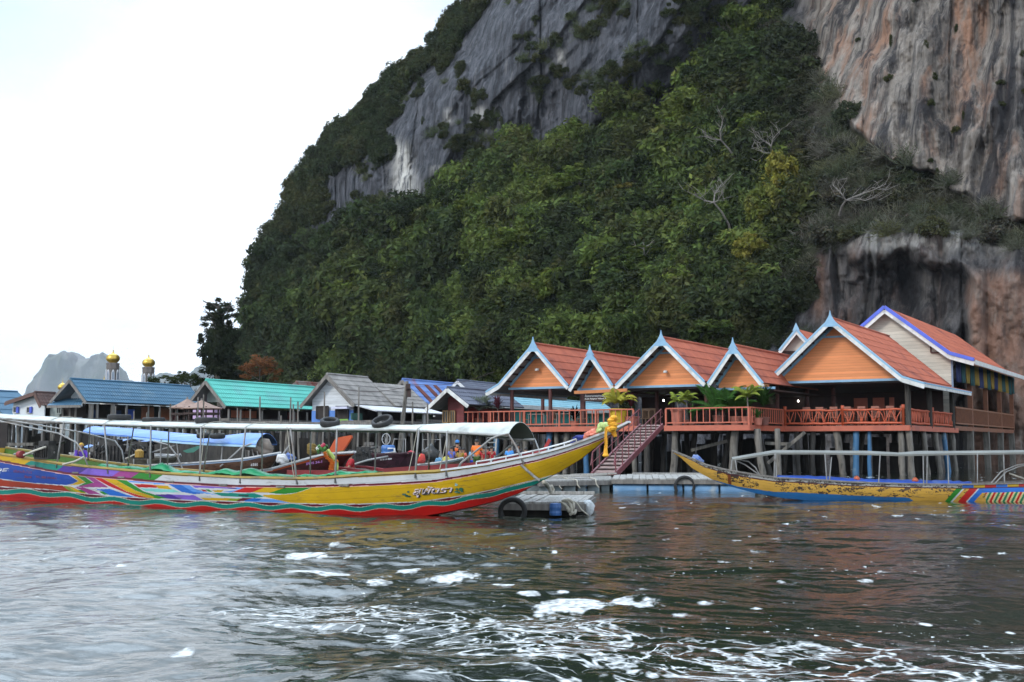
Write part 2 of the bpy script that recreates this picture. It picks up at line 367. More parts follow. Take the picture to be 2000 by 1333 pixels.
# ================================================================ foliage
def leaf_mat(name, tint_attr=True, c=None, instancer=True):
    m, N, L, b = nodes_of(name)
    N.remove(b); out = N["Material Output"]
    d = N.new("ShaderNodeBsdfDiffuse"); tr = N.new("ShaderNodeBsdfTranslucent"); mx = N.new("ShaderNodeMixShader"); mx.inputs[0].default_value = .3
    if tint_attr:
        a = N.new("ShaderNodeAttribute"); a.attribute_name = "tint"; a.attribute_type = 'INSTANCER' if instancer else 'GEOMETRY'; colr = a.outputs["Color"]
    else:
        a = N.new("ShaderNodeRGB"); a.outputs[0].default_value = (*c, 1); colr = a.outputs[0]
    g = N.new("ShaderNodeAttribute"); g.attribute_name = "lv"          # every leaf clump its own shade of green
    mulc = N.new("ShaderNodeMix"); mulc.data_type = 'RGBA'; mulc.blend_type = 'MULTIPLY'; mulc.inputs[0].default_value = 1
    L.new(colr, mulc.inputs[6]); L.new(g.outputs["Color"], mulc.inputs[7])
    L.new(mulc.outputs[2], d.inputs[0]); L.new(mulc.outputs[2], tr.inputs[0])
    L.new(d.outputs[0], mx.inputs[1]); L.new(tr.outputs[0], mx.inputs[2]); L.new(mx.outputs[0], out.inputs["Surface"]); return m
bark = mat("bark", (.10, .085, .07), (.05, .045, .04), rough=.9, scale=6, bump=.02)
pale_bark = mat("pale_bark", (.20, .18, .165), (.12, .11, .10), rough=.9, scale=6, bump=.02)
rg = np.random.default_rng(5)
def leaf_cloud(n_clump, per, spread, crad, lsize, rg, up=.25, flat=1.0, droop=0.0):
    """leaves gathered in clumps scattered through the volume of a crown of radius 1 (unit tree)"""
    th = rg.uniform(0, 2 * np.pi, n_clump); zz = rg.uniform(-.75, 1, n_clump); rr = rg.uniform(.35, 1, n_clump) ** .5
    cx = np.sqrt(np.clip(1 - zz ** 2, .05, 1)) * rr
    C = np.stack([cx * np.cos(th) * spread[0], cx * np.sin(th) * spread[1], zz * rr * spread[2] * flat], -1)
    cr = crad * rg.uniform(.6, 1.35, n_clump)
    k = np.repeat(np.arange(n_clump), per)
    d = rg.normal(size=(len(k), 3)); d /= np.linalg.norm(d, axis=1)[:, None]; d[:, 2] = d[:, 2] * .8 + .15
    pos = C[k] + d * cr[k][:, None] * rg.uniform(.45, 1.05, len(k))[:, None]
    pos[:, 2] -= droop * rg.uniform(0, 1, len(k)) ** 2
    nrm = d + rg.normal(size=d.shape) * .55 + np.array([0, 0, up]); nrm /= np.linalg.norm(nrm, axis=1)[:, None]
    tx = np.cross(nrm, rg.normal(size=d.shape)); tx /= np.linalg.norm(tx, axis=1)[:, None]; ty = np.cross(nrm, tx)
    s = lsize * rg.uniform(.55, 1.3, len(k))[:, None]
    quad = np.stack([pos - tx * s, pos - ty * s * .42 + nrm * s * .1, pos + tx * s, pos + ty * s * .42 + nrm * s * .1], 1)
    shade = rg.uniform(.70, 1.30, n_clump)[k] * rg.uniform(.65, 1.4, len(k))
    warmv = rg.uniform(.9, 1.12, n_clump)[k]
    colr = np.stack([shade * warmv, shade, shade * rg.uniform(.75, 1.1, len(k))], -1)
    return quad.reshape(-1, 3), np.repeat(colr, 4, 0)
def merge_trunk(V, T, mb):
    return V, T
protos = bpy.data.collections.new("crown_kinds")
forest_leaf = leaf_mat("forest_leaf")
def proto(i, V, T, sticks=None):
    Fq = np.arange(len(V)).reshape(-1, 4)
    if sticks is not None:
        v0 = len(V); V = np.concatenate([V, sticks[0]]); Fq = np.concatenate([Fq, sticks[1] + v0]); T = np.concatenate([T, np.full((len(sticks[0]), 3), 1.0) * sticks[2]])
    o = np_mesh("crown_kind", V, Fq, forest_leaf, attrs={"lv": T}, smooth=False, parent='none'); protos.objects.link(o); o.name = f"crown_kind_{i:02d}"; return o
def twig_set(rg, n, r, up=.5):
    vs, fs = [], []
    for _ in range(n):
        a = rg.uniform(0, 6.283); e = rg.uniform(.1, 1.4); d = np.array([np.cos(a) * np.cos(e), np.sin(a) * np.cos(e), np.sin(e)])
        p = np.array([rg.uniform(-.3, .3), rg.uniform(-.3, .3), -.5]); L_ = rg.uniform(.5, 1.15)
        pts = [p]
        for k in range(3): d = d + rg.normal(size=3) * .3; d /= np.linalg.norm(d); pts.append(pts[-1] + d * L_ / 2.2)
        for a_, b_ in zip(pts[:-1], pts[1:]):
            dd = b_ - a_; s1 = np.cross(dd, rg.normal(size=3)); s1 /= np.linalg.norm(s1) + 1e-9
            i = len(vs); vs += [a_ - s1 * r, a_ + s1 * r, b_ + s1 * r * .6, b_ - s1 * r * .6]; fs.append((i, i + 1, i + 2, i + 3))
    return np.array(vs), np.array(fs)
for i in range(7):
    n = [46, 34, 60, 40, 52, 30, 44][i]
    Vq, Tq = leaf_cloud(n, 50, [(1, 1, .8), (.9, 1.1, .65), (1, 1, 1.05), (1.1, .9, .75), (.85, .85, 1.2), (1.1, 1.1, .55), (.95, 1.05, .9)][i], .34, .125, rg, droop=[0, 0, .1, 0, .2, 0, 0][i])
    st = twig_set(rg, 9, .018)
    proto(i, Vq, Tq, (st[0], st[1], 1.5))
for i in (7, 8):                                        # leafless brown shrubs
    Vq, Tq = leaf_cloud(26, 16, (1, 1, .7), .4, .06, rg)
    st = twig_set(rg, 150, .020); proto(i, Vq, Tq, (st[0], st[1], 2.3))
for i in (9,):                                          # creepers hanging down a face
    Vq, Tq = leaf_cloud(50, 50, (.8, .35, 1.5), .26, .085, rg, droop=.6); proto(i, Vq, Tq)

# where things grow: sample the slope by its share of the picture
rgf = np.random.default_rng(21)
pos, rot, scl, idx, tint = [], [], [], [], []
def cliff_at(px, py):
    """nearest cliff grid point to a pixel"""
    i = int(np.argmin(np.abs(py_ - py))); j = int(np.argmin(np.abs(PX[i] - px))); return CLP[i, j], i, j
def grow(n, test, size, kinds, tints, jitter=.25, zstretch=(.8, 1.15), lift=.25):
    k = 0
    for _ in range(n * 30):
        if k >= n: break
        px = rgf.uniform(400, 2120); py = rgf.uniform(-60, 800)
        ii = int(np.argmin(np.abs(py_ - py)))
        if px < LEFT[ii] - 2: continue
        if rgf.uniform() > test(px, py, px - LEFT[ii]): continue
        p, i, j = cliff_at(px, py); s = size(px, py) * p[1] / F * rgf.uniform(1 - jitter, 1 + jitter * 1.4)
        pos.append((p[0], p[1] - s * .25, p[2] + s * lift)); rot.append((rgf.uniform(-.2, .2), rgf.uniform(-.2, .2), rgf.uniform(0, 6.283)))
        scl.append((s, s, s * rgf.uniform(*zstretch))); idx.append(int(rgf.choice(kinds))); c = tints(px, py); tint.append(c); k += 1
NG = lambda px, py, sx=70, sd=0: float(fbm(np.array([px / sx]), np.array([py / sx * 1.15]), seed=41 + sd, oct=3)[0])
DARK, MID, LIME, OLIVE, BROWN, DRY = (.034, .046, .024), (.056, .080, .032), (.100, .132, .040), (.060, .064, .028), (.044, .041, .033), (.085, .080, .070)
def blend(a, b_, t): return tuple(lerp(x, y, t) for x, y in zip(a, b_))
def slope_tint(px, py):
    a, z = poly(YA, px), poly(YB, px)
    g = NG(px, py) * .75 + .30 + rgf.normal() * .34
    mid = math.exp(-((px - 1120) / 330) ** 2) * .35 - .55 * max(0, min(1, (230 - py) / 120))
    low = .35 * max(0, (py - 620) / 120) if px < 1450 else 0
    g = g + mid - low
    c = blend(DARK, MID, min(1, max(0, g * 1.6))) if g < .62 else blend(MID, LIME, min(1, (g - .62) * 2.2))
    if rgf.uniform() < .16: c = blend(c, OLIVE, .7)
    if px < 800: c = blend(c, DARK, .45 * min(1, (800 - px) / 200))
    w = min(1, max(0, (px - 1480) / 160))
    return blend(c, BROWN if rgf.uniform() < .7 else OLIVE, w * .85)
def on_slope(px, py, d):
    a, z = poly(YA, px), poly(YB, px)
    w = NG(px, py, 55, 9) * 18
    if not (z - 12 + w < py < a + 14): return 0
    if py < 250 and px > 1180: return 1.0 if NG(px, py, 70, 17) > .02 + .25 * min(1, (250 - py) / 150) else .03
    return 1.0 if px < 1500 else .75
grow(820, lambda px, py, d: on_slope(px, py, d) if px < 1560 else 0, lambda px, py: 36 + 8 * NG(px, py, 90, 3), range(7), slope_tint, jitter=.38)
grow(420, lambda px, py, d: on_slope(px, py, d) if px < 1580 else .0, lambda px, py: 19, range(7), slope_tint, lift=.75)
grow(330, lambda px, py, d: on_slope(px, py, d) if px > 1490 else 0, lambda px, py: 24, [7, 8, 7, 8, 3], lambda px, py: blend(blend(BROWN, DRY, rgf.uniform(0, 1)), OLIVE if rgf.uniform() < .3 else DARK, rgf.uniform(0, .8)))
# thick dark fringe along the skyline
fr_w = [(-60, 25), (0, 35), (120, 60), (200, 55), (300, 105), (400, 90), (560, 50), (800, 40)]
def on_fringe(px, py, d):
    w = poly(fr_w, py) * (1 + .5 * NG(px, py, 80, 5))
    return 1 if 0 <= d < w and py < 730 else 0
fringe_t = lambda px, py: blend(DARK, OLIVE, max(0, min(1, .25 + .5 * NG(px, py, 50, 2) + rgf.normal() * .15)))
grow(520, on_fringe, lambda px, py: 19, range(7), fringe_t)
grow(240, lambda px, py, d: 1 if 0 <= d < 16 and py < 760 else 0, lambda px, py: 12, range(7), fringe_t, jitter=.4, lift=.5)
# tufts on ledges of the upper wall
def on_ledge(px, py, d):
    if px > 1560 or py > poly(YB, px) or (755 < px < 845 and 265 < py < 445): return 0
    g = NG(px, py, 60, 11) + .35 * math.exp(-((px - 960) / 70) ** 2 - ((py - 300) / 60) ** 2) + .45 * max(0, (px - 1200) / 300) + .3 * math.exp(-((px - 960) / 90) ** 2 - ((py - 130) / 60) ** 2)
    return 1 if g > .36 else .008
grow(430, on_ledge, lambda px, py: 9.5, [0, 1, 3, 5, 7, 8, 9], lambda px, py: blend(DARK, OLIVE, rgf.uniform(0, .8)), jitter=.6, lift=.0)
# scrub and creepers at the foot of the slope and beside the hollow
grow(260, lambda px, py, d: 1 if poly(YA, px) - 10 < py < min(poly(YA, px) + 60, 800) and px < 1580 else 0, lambda px, py: 20, [9, 9, 4, 2], lambda px, py: blend(slope_tint(px, py), DARK, .3), lift=-.2)
grow(170, lambda px, py, d: 1 if poly(YA, px) + 20 < py < 800 and px < 1300 and NG(px, py, 60, 14) > -.1 and not (880 < px < 990 and py > 690) else 0, lambda px, py: 22, [9, 4, 2, 0], lambda px, py: blend(DARK, MID, rgf.uniform(0, .5)), lift=-.1)
grow(60, lambda px, py, d: 1 if 1430 < px < 1600 and 560 < py < 700 else 0, lambda px, py: 19, [7, 8, 9, 4], lambda px, py: blend(DARK, BROWN, rgf.uniform(0, 1)), lift=0)
grow(26, lambda px, py, d: 1 if px > 1560 and py < poly(YB, px) else 0, lambda px, py: 8, [0, 3, 9], lambda px, py: blend(DARK, OLIVE, rgf.uniform(0, 1)), lift=-.1)
me = bpy.data.meshes.new("hillside_forest"); n = len(pos)
me.vertices.add(n); me.vertices.foreach_set("co", np.array(pos, dtype=np.float32).ravel())
for nm, tp, arr, key in (("rot", 'FLOAT_VECTOR', np.array(rot), "vector"), ("scl", 'FLOAT_VECTOR', np.array(scl), "vector"), ("tint", 'FLOAT_COLOR', np.c_[np.array(tint), np.ones(n)], "color")):
    a = me.attributes.new(nm, tp, 'POINT'); a.data.foreach_set(key, arr.astype(np.float32).ravel())
a = me.attributes.new("idx", 'INT', 'POINT'); a.data.foreach_set("value", np.array(idx, dtype=np.int32))
forest = bpy.data.objects.new("hillside_forest", me); put(forest, (0, 0, 0))
tag(forest, "dense green and olive forest covering the steep limestone hillside", "forest", kind="stuff")
ng = bpy.data.node_groups.new("scatter_crowns", "GeometryNodeTree")
ng.interface.new_socket("Geometry", in_out='INPUT', socket_type='NodeSocketGeometry'); ng.interface.new_socket("Geometry", in_out='OUTPUT', socket_type='NodeSocketGeometry')
gi = ng.nodes.new("NodeGroupInput"); go = ng.nodes.new("NodeGroupOutput"); iop = ng.nodes.new("GeometryNodeInstanceOnPoints"); ci = ng.nodes.new("GeometryNodeCollectionInfo")
ci.inputs[0].default_value = protos; ci.inputs[1].default_value = True; ci.inputs[2].default_value = True
def na(nm, tp):
    x = ng.nodes.new("GeometryNodeInputNamedAttribute"); x.data_type = tp; x.inputs[0].default_value = nm; return x.outputs[0]
iop.inputs["Pick Instance"].default_value = True
for a_, b_ in ((gi.outputs[0], iop.inputs["Points"]), (ci.outputs[0], iop.inputs["Instance"]), (na("idx", 'INT'), iop.inputs["Instance Index"]), (na("rot", 'FLOAT_VECTOR'), iop.inputs["Rotation"]), (na("scl", 'FLOAT_VECTOR'), iop.inputs["Scale"]), (iop.outputs[0], go.inputs[0])): ng.links.new(a_, b_)
gm = forest.modifiers.new("scatter", 'NODES'); gm.node_group = ng
print("forest crowns", n)

# ================================================================ water
rows = np.concatenate([np.linspace(4200, 1440, 40), np.arange(1420, 940, -.75), np.arange(940, 884, -.5), 870 + 14 * .80 ** np.arange(0, 24)])
Yr = CAMZ * F / (rows - 870)                             # distances giving even detail from the eye
_o = 1 + .03 * 1.28 ** np.arange(1, 20); colsx = np.concatenate([-_o[::-1], np.linspace(-1, 1, 1100), _o]); hw = .60 * Yr + 1.5
X = colsx[None, :] * hw[:, None]; Y = np.repeat(Yr[:, None], len(colsx), 1)
dY = np.gradient(Yr)
rw = np.random.default_rng(3); Z = np.zeros_like(X)
wx, wy = X + .5 * fbm(X / 3, Y / 3, seed=60, oct=2), Y + .5 * fbm(X / 3, Y / 3, seed=63, oct=2)
for k in range(44):
    lam = .22 * 1.075 ** k; ang = rw.normal(R(80), R(42)) if k % 3 else rw.uniform(0, 6.283)
    amp = .0030 * lam ** .80; ph = rw.uniform(0, 6.283)
    vis = sstep(1.6, 4.5, lam / np.abs(dY))[:, None]
    g = 1 + .55 * vnoise(X / (lam * 4) + k, Y / (lam * 4), seed=200 + k)
    sarg = 2 * np.pi / lam * (wx * math.cos(ang) + wy * math.sin(ang)) + ph
    Z += vis * amp * g * (np.sin(sarg) + .25 * np.sin(2 * sarg + .8))
Z *= sstep(1.6, 1.0, np.abs(colsx))[None, :] * sstep(1700, 1430, rows)[:, None]
calm = 1 - .45 * sstep(24, 40, Y); Z *= calm
Z *= sstep(120, 60, Y) * (1 - .35 * sstep(-.05, .15, X / Y))
# foam: torn patches and lace left by the wakes, and wave glints painted in as patches
def ell(px, py, rx, ry):                                 # soft patch lying on the water, given where it is seen
    a = ray(px, py); tt_ = -CAMZ / a.z; c = (a.x * tt_, a.y * tt_); wx_ = rx / F * c[1]; wy_ = ry / (CAMZ * F) * c[1] ** 2
    return np.exp(-((X - c[0]) / wx_) ** 2 - ((Y - c[1]) / wy_) ** 2)
foam = np.zeros_like(X)
n1 = fbm(X / .30, Y / .7, seed=70, oct=5, gain=.62)
for a_ in ((1160, 1181, 105, 11), (1110, 1184, 60, 8), (1200, 1178, 50, 9), (1385, 1180, 34, 7), (1325, 1200, 30, 7), (1478, 1191, 28, 3), (1035, 1166, 32, 4), (1100, 1163, 18, 2.4), (1810, 1217, 12, 2.5), (1970, 1232, 12, 4), (640, 1120, 70, 7), (730, 1135, 50, 7), (800, 1112, 30, 5), (860, 1128, 50, 6), (960, 1148, 40, 3), (600, 1085, 36, 5)):  # most left-hand patches are sky glints on waves, painted white
    foam = np.maximum(foam, sstep(.46, .72, ell(*a_) + .42 * n1))
zone = np.zeros_like(X)
for a_ in ((1050, 1245, 170, 36), (1250, 1285, 200, 26), (1550, 1285, 330, 30), (1850, 1300, 260, 34), (720, 1210, 170, 20), (850, 1235, 120, 16), (1130, 1300, 160, 26), (560, 1190, 120, 14), (1400, 1320, 500, 18)):
    zone = np.maximum(zone, ell(*a_) * (1.0 if a_[0] > 650 else .7))
speck = np.zeros_like(X)
for a_ in ((1150, 1085, 300, 14), (1050, 1070, 130, 8), (1500, 1110, 500, 24), (1200, 1230, 600, 60), (760, 1160, 200, 50), (1700, 1240, 400, 40), (350, 985, 420, 10), (760, 1040, 240, 12), (900, 1065, 160, 8)):
    speck = np.maximum(speck, ell(*a_))
churn_glare = np.zeros_like(X)
for a_ in ((120, 1090, 330, 70), (330, 1150, 260, 60), (150, 1230, 360, 70), (560, 1100, 150, 26), (430, 1210, 220, 40), (60, 1310, 300, 60)): churn_glare = np.maximum(churn_glare, ell(*a_))  # bubbly wake, plus sky brightness on the left water painted in pale
wm, N, L, b = nodes_of("sea_water"); tc = N.new("ShaderNodeTexCoord")
b.inputs["Base Color"].default_value = (.012, .018, .012, 1); b.inputs["Roughness"].default_value = .04; b.inputs["IOR"].default_value = 1.40
geo = N.new("ShaderNodeNewGeometry")
h1 = nmap(2.3, (1, 1, 1), 6, .6, 1); h2 = nmap(7.5, (1, 1, 1), 4, .3, 2)
bp = N.new("ShaderNodeBump"); bp.inputs["Distance"].default_value = .034; bp.inputs["Strength"].default_value = 1
L.new(addm(mul(h1, .75), mul(h2, .16)), bp.inputs["Height"]); L.new(bp.outputs[0], b.inputs["Normal"])
fb = N.new("ShaderNodeBsdfDiffuse"); fb.inputs[0].default_value = (.66, .68, .68, 1)
ms = N.new("ShaderNodeMixShader"); out = N["Material Output"]
L.new(b.outputs[0], ms.inputs[1]); L.new(fb.outputs[0], ms.inputs[2]); L.new(ms.outputs[0], out.inputs["Surface"])
def ridged(scale, dist, w):
    f = nmap(scale, (1, 1, 1), 3, dist, w); s_ = N.new("ShaderNodeMath"); s_.operation = 'SUBTRACT'; s_.inputs[1].default_value = .5; L.new(f, s_.inputs[0])
    a_ = N.new("ShaderNodeMath"); a_.operation = 'ABSOLUTE'; L.new(s_.outputs[0], a_.inputs[0]); return a_.outputs[0]
lace = rng(ridged(.95, 2.6, 5), .004, .036, 1, 0); lace2 = mul(rng(ridged(2.6, 1.6, 8), .0, .035, .7, 0), rng(nmap(.9, (1, 1, 1), 3, .5, 31), .45, .6))
zn = attr("zone")
zmask = mul(rng(addm(lace, lace2), .0, 1.), rng(mul(zn, rng(nmap(.8, (1, 1, 1), 4, .9, 3), .30, .48)), .07, .28))
sp = mul(rng(nmap(16, (1, 1, 1), 2, 0, 3), .665, .70), rng(attr("speck"), .15, .8))
sp2 = mul(sp, rng(nmap(1.7, (1, 1, 1), 3, .5, 13), .44, .58))
foam_glint = mul(attr("foam"), rng(nmap(11, (1, 1, 1), 5, .5, 21), .34, .60, .25, 1))
brk = rng(nmap(13, (1, 1, 1), 5, .5, 41), .36, .60, .15, 1); air = mul(mul(attr('churn_glare'), rng(nmap(5, (.6, 1.6, 1), 9, .8, 51), .42, .62)), .20); fac = addm(addm(addm(foam_glint, mul(zmask, brk)), sp2), air)  # air: pale share for churned water and its painted brightness
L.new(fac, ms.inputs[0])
water = np_mesh("water", np.stack([X, Y, Z], -1).reshape(-1, 3), grid_faces(*X.shape), wm, attrs={"foam": foam.ravel(), "zone": zone.ravel(), "speck": speck.ravel(), "churn_glare": churn_glare.ravel()})
tag(water, kind="structure")

# ================================================================ far islands across the bay
hillm = mat("far_forest", (.030, .045, .020), (.055, .07, .032), rough=.95, scale=.006, bump=12, bscale=.02, c3=(.16, .15, .14), scale3=.003)
def island(name, pts, Y0, depth, seed, label):
    """rounded karst hill from its skyline: real depth behind the traced ridge"""
    xs = np.linspace(pts[0][0], pts[-1][0], 150); top = np.interp(xs, [p[0] for p in pts], [p[1] for p in pts])
    top = top + fbm(xs / 9, xs * 0, seed=seed, oct=3) * 2.2
    ncirc = 26; V = np.zeros((ncirc, len(xs), 3))
    for k in range(ncirc):
        a = math.pi * k / (ncirc - 1)                   # from the near shore over the top to the far shore
        hgt = math.sin(a) ** .6; dz = -math.cos(a) * depth
        Yk = Y0 + dz + fbm(xs / 25, xs * 0 + k * .35, seed=seed + 3, oct=4) * depth * .3
        xw = (xs - 1000) / F * Y0; zt = CAMZ + (870 - top) / F * Y0
        V[k, :, 0] = xw; V[k, :, 1] = Yk; V[k, :, 2] = -2 + (zt + 2) * hgt
    o = np_mesh(name, V.reshape(-1, 3), grid_faces(ncirc, len(xs))[:, ::-1], hillm); tag(o, kind="structure"); return o
island("hills", [(56, 880), (62, 790), (72, 738), (90, 712), (102, 694), (118, 687), (140, 690), (152, 693), (165, 699), (190, 694), (205, 690), (225, 704), (236, 722), (241, 745), (245, 880)], 5600, 160, 5, "")
island("hills", [(225, 880), (235, 748), (255, 742), (275, 752), (300, 733), (330, 729), (345, 734), (372, 728), (385, 716), (405, 704), (440, 690), (480, 700), (520, 880)], 6700, 160, 9, "")
# ================================================================ shared building pieces
def corr(mb, A0, A1, E0, E1, pitch=.2, amp=.022, rows=4, th=.035, mi=0, mu=1, rg_=random):
    """corrugated sheet roof slope from ridge A0-A1 down to eave E0-E1: real waves, lapped rows, flat underside"""
    A0, A1, E0, E1 = map(Vector, (A0, A1, E0, E1)); n = max(4, int((A1 - A0).length / pitch)) * 4 + 1
    nr_ = ((E0 - A0).cross(A1 - A0)).normalized()
    if nr_.z < 0: nr_ = -nr_
    top = []
    for r_ in range(rows):
        for e in (0, 1):
            f = (r_ + e) / rows + (.012 if e else 0); lift = .0 if e == 0 else .028
            top.append([A0.lerp(A1, k / (n - 1)).lerp(E0.lerp(E1, k / (n - 1)), min(f, 1.0)) + nr_ * (amp * math.cos(k * math.pi / 2) + lift) for k in range(n)])
    mb.grid(top, mi)
    mb.grid([[A0 - nr_ * th, A1 - nr_ * th], [E0 - nr_ * th, E1 - nr_ * th]], mu)
    for a, b_ in ((A0, E0), (A1, E1)): mb.grid([[a + nr_ * amp, b_ + nr_ * (amp + .028)], [a - nr_ * th, b_ - nr_ * th]], mi)
    mb.grid([[E0 + nr_ * .02, E1 + nr_ * .02], [E0 - nr_ * th, E1 - nr_ * th]], mi)

def plank_mat(name, c, c2, step=.13, rough=.6, vertical=False, c3=None):
    """painted boards: every board its own shade, thin dark joints"""
    if name in _M: return _M[name]
    m = mat(name, c, c2, rough=rough, scale=2.2, stretch=(1, 1, 6) if not vertical else (6, 6, 1), c3=c3)
    N = m.node_tree.nodes; L = m.node_tree.links; b = N["Principled BSDF"]
    src = b.inputs["Base Color"].links[0].from_socket
    tc = N.new("ShaderNodeTexCoord"); sx = N.new("ShaderNodeSeparateXYZ"); L.new(tc.outputs["Object"], sx.inputs[0])
    if vertical:
        dp = N.new("ShaderNodeVectorMath"); dp.operation = 'DOT_PRODUCT'; dp.inputs[1].default_value = (.75, -.66, 0); L.new(tc.outputs["Object"], dp.inputs[0]); co = dp.outputs["Value"]
    else: co = sx.outputs["Z"]
    dv = N.new("ShaderNodeMath"); dv.operation = 'DIVIDE'; dv.inputs[1].default_value = step; L.new(co, dv.inputs[0])
    fr = N.new("ShaderNodeMath"); fr.operation = 'FRACT'; L.new(dv.outputs[0], fr.inputs[0])
    fl = N.new("ShaderNodeMath"); fl.operation = 'FLOOR'; L.new(dv.outputs[0], fl.inputs[0])
    wn = N.new("ShaderNodeTexWhiteNoise"); wn.noise_dimensions = '1D'; L.new(fl.outputs[0], wn.inputs["W"])
    sh = N.new("ShaderNodeMapRange"); sh.inputs[3].default_value = .86; sh.inputs[4].default_value = 1.08; L.new(wn.outputs["Value"], sh.inputs[0])
    jn = N.new("ShaderNodeMapRange"); jn.inputs[1].default_value = .0; jn.inputs[2].default_value = .10; jn.inputs[3].default_value = .45; L.new(fr.outputs[0], jn.inputs[0])
    mm = N.new("ShaderNodeMath"); mm.operation = 'MULTIPLY'; L.new(sh.outputs[0], mm.inputs[0]); L.new(jn.outputs[0], mm.inputs[1])
    vm = N.new("ShaderNodeVectorMath"); vm.operation = 'SCALE'; L.new(src, vm.inputs[0]); L.new(mm.outputs[0], vm.inputs["Scale"]); L.new(vm.outputs[0], b.inputs["Base Color"])
    return m

rnd = random.Random(4)
M_tile = mat("red_roof_sheet", (.40, .118, .068), (.31, .088, .054), rough=.75, scale=1.6, c3=(.17, .055, .045), scale3=.6, spec=.3)
M_under = mat("roof_underside", (.26, .26, .26), (.18, .18, .18), rough=.9, scale=3)
M_orange = plank_mat("orange_boards", (.78, .285, .105), (.72, .25, .09), step=.14)
M_lblue = mat("light_blue_paint", (.24, .42, .58), (.18, .35, .52), rough=.5, scale=3)
M_white = mat("white_paint", (.66, .67, .66), (.52, .53, .52), rough=.55, scale=4, c3=(.38, .38, .36), scale3=1.4)
M_cream = mat("cream_boards", (.52, .49, .44), (.43, .405, .36), rough=.7, scale=1.5, stretch=(1, 1, .4), c3=(.36, .34, .30))
M_blue = mat("royal_blue_trim", (.075, .13, .62), (.06, .10, .5), rough=.5)
M_salmon = mat("salmon_paint", (.47, .125, .072), (.40, .10, .058), rough=.55, scale=3, c3=(.33, .09, .06), scale3=1.2)
M_twig = mat("orange_log_paint", (.52, .105, .045), (.42, .08, .036), rough=.5, scale=5)
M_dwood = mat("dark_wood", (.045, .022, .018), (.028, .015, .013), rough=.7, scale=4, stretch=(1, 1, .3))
M_maroon = mat("maroon_post_paint", (.10, .028, .024), (.07, .022, .02), rough=.6)
M_brown = mat("brown_gallery_wood", (.22, .085, .042), (.16, .062, .034), rough=.65, scale=4)
M_deck = mat("deck_boards", (.13, .10, .085), (.08, .065, .055), rough=.85, scale=4, stretch=(1, 5, 1))
M_stilt = mat("weathered_post", (.19, .175, .155), (.10, .092, .08), rough=.9, scale=2.5, stretch=(3, 3, .6), c3=(.05, .048, .042), scale3=2.2, bump=.02)
M_stilt2 = mat("dark_post", (.062, .056, .05), (.028, .026, .024), rough=.9, scale=2.5, stretch=(3, 3, .6))  # darker copy of the post; shade under the deck put into its colour
M_bluepost = mat("blue_post_paint", (.04, .14, .28), (.032, .11, .22), rough=.6, c3=(.14, .21, .26), scale3=2)
M_glow = bpy.data.materials.new("lit_bulb"); M_glow.use_nodes = True
_e = M_glow.node_tree.nodes["Principled BSDF"]; _e.inputs["Emission Color"].default_value = (1, .97, .9, 1); _e.inputs["Emission Strength"].default_value = 6

M_dim = mat("dim_timber", (.028, .024, .021), (.012, .011, .010), rough=.9, scale=2, stretch=(3, 3, .5))  # near-black boards; shade below decks and floors is put into this colour
A_ = R(31.4); U = Vector((math.cos(A_), -math.sin(A_), 0)); VV = Vector((math.sin(A_), math.cos(A_), 0)); ZZ = Vector((0, 0, 1))
C0 = at(1463, 840, 58); C0.z = 0
class Frame:
    def __init__(s, O, ang): s.O = Vector((O[0], O[1], 0)); s.u = Vector((math.cos(ang), -math.sin(ang), 0)); s.v = Vector((math.sin(ang), math.cos(ang), 0))
    def P(s, a, b, z): return s.O + s.u * a + s.v * b + Vector((0, 0, z))
    def sv(s, px, py, v0):                  # pixel -> (along the front, height) on the front plane v0 behind the origin
        r = ray(px, py); t = (v0 + s.O.dot(s.v)) / r.dot(s.v); p = Vector((0, 0, CAMZ)) + r * t
        return (p - s.O).dot(s.u), p.z
    def v_at(s, px, a, z=4.0):              # how far back along the line (a, .) a column px is reached
        lo, hi = -20., 90.
        for _ in range(50):
            m_ = (lo + hi) / 2
            if proj(s.P(a, m_, z))[0] < px: lo = m_
            else: hi = m_
        return lo
RF = Frame(C0, A_); RP = RF.P
DECK = 2.50

def slope_board(mb, a, b_, h, w, nrm, drop, mi=0):
    """board hung along a roof edge from a to b: h tall, w thick, top edge 'drop' below the line"""
    a, b_, nrm = Vector(a), Vector(b_), Vector(nrm)
    off = Vector((0, 0, -drop - h / 2)); mb.bar(a + off, b_ + off, w, h, mi=mi)

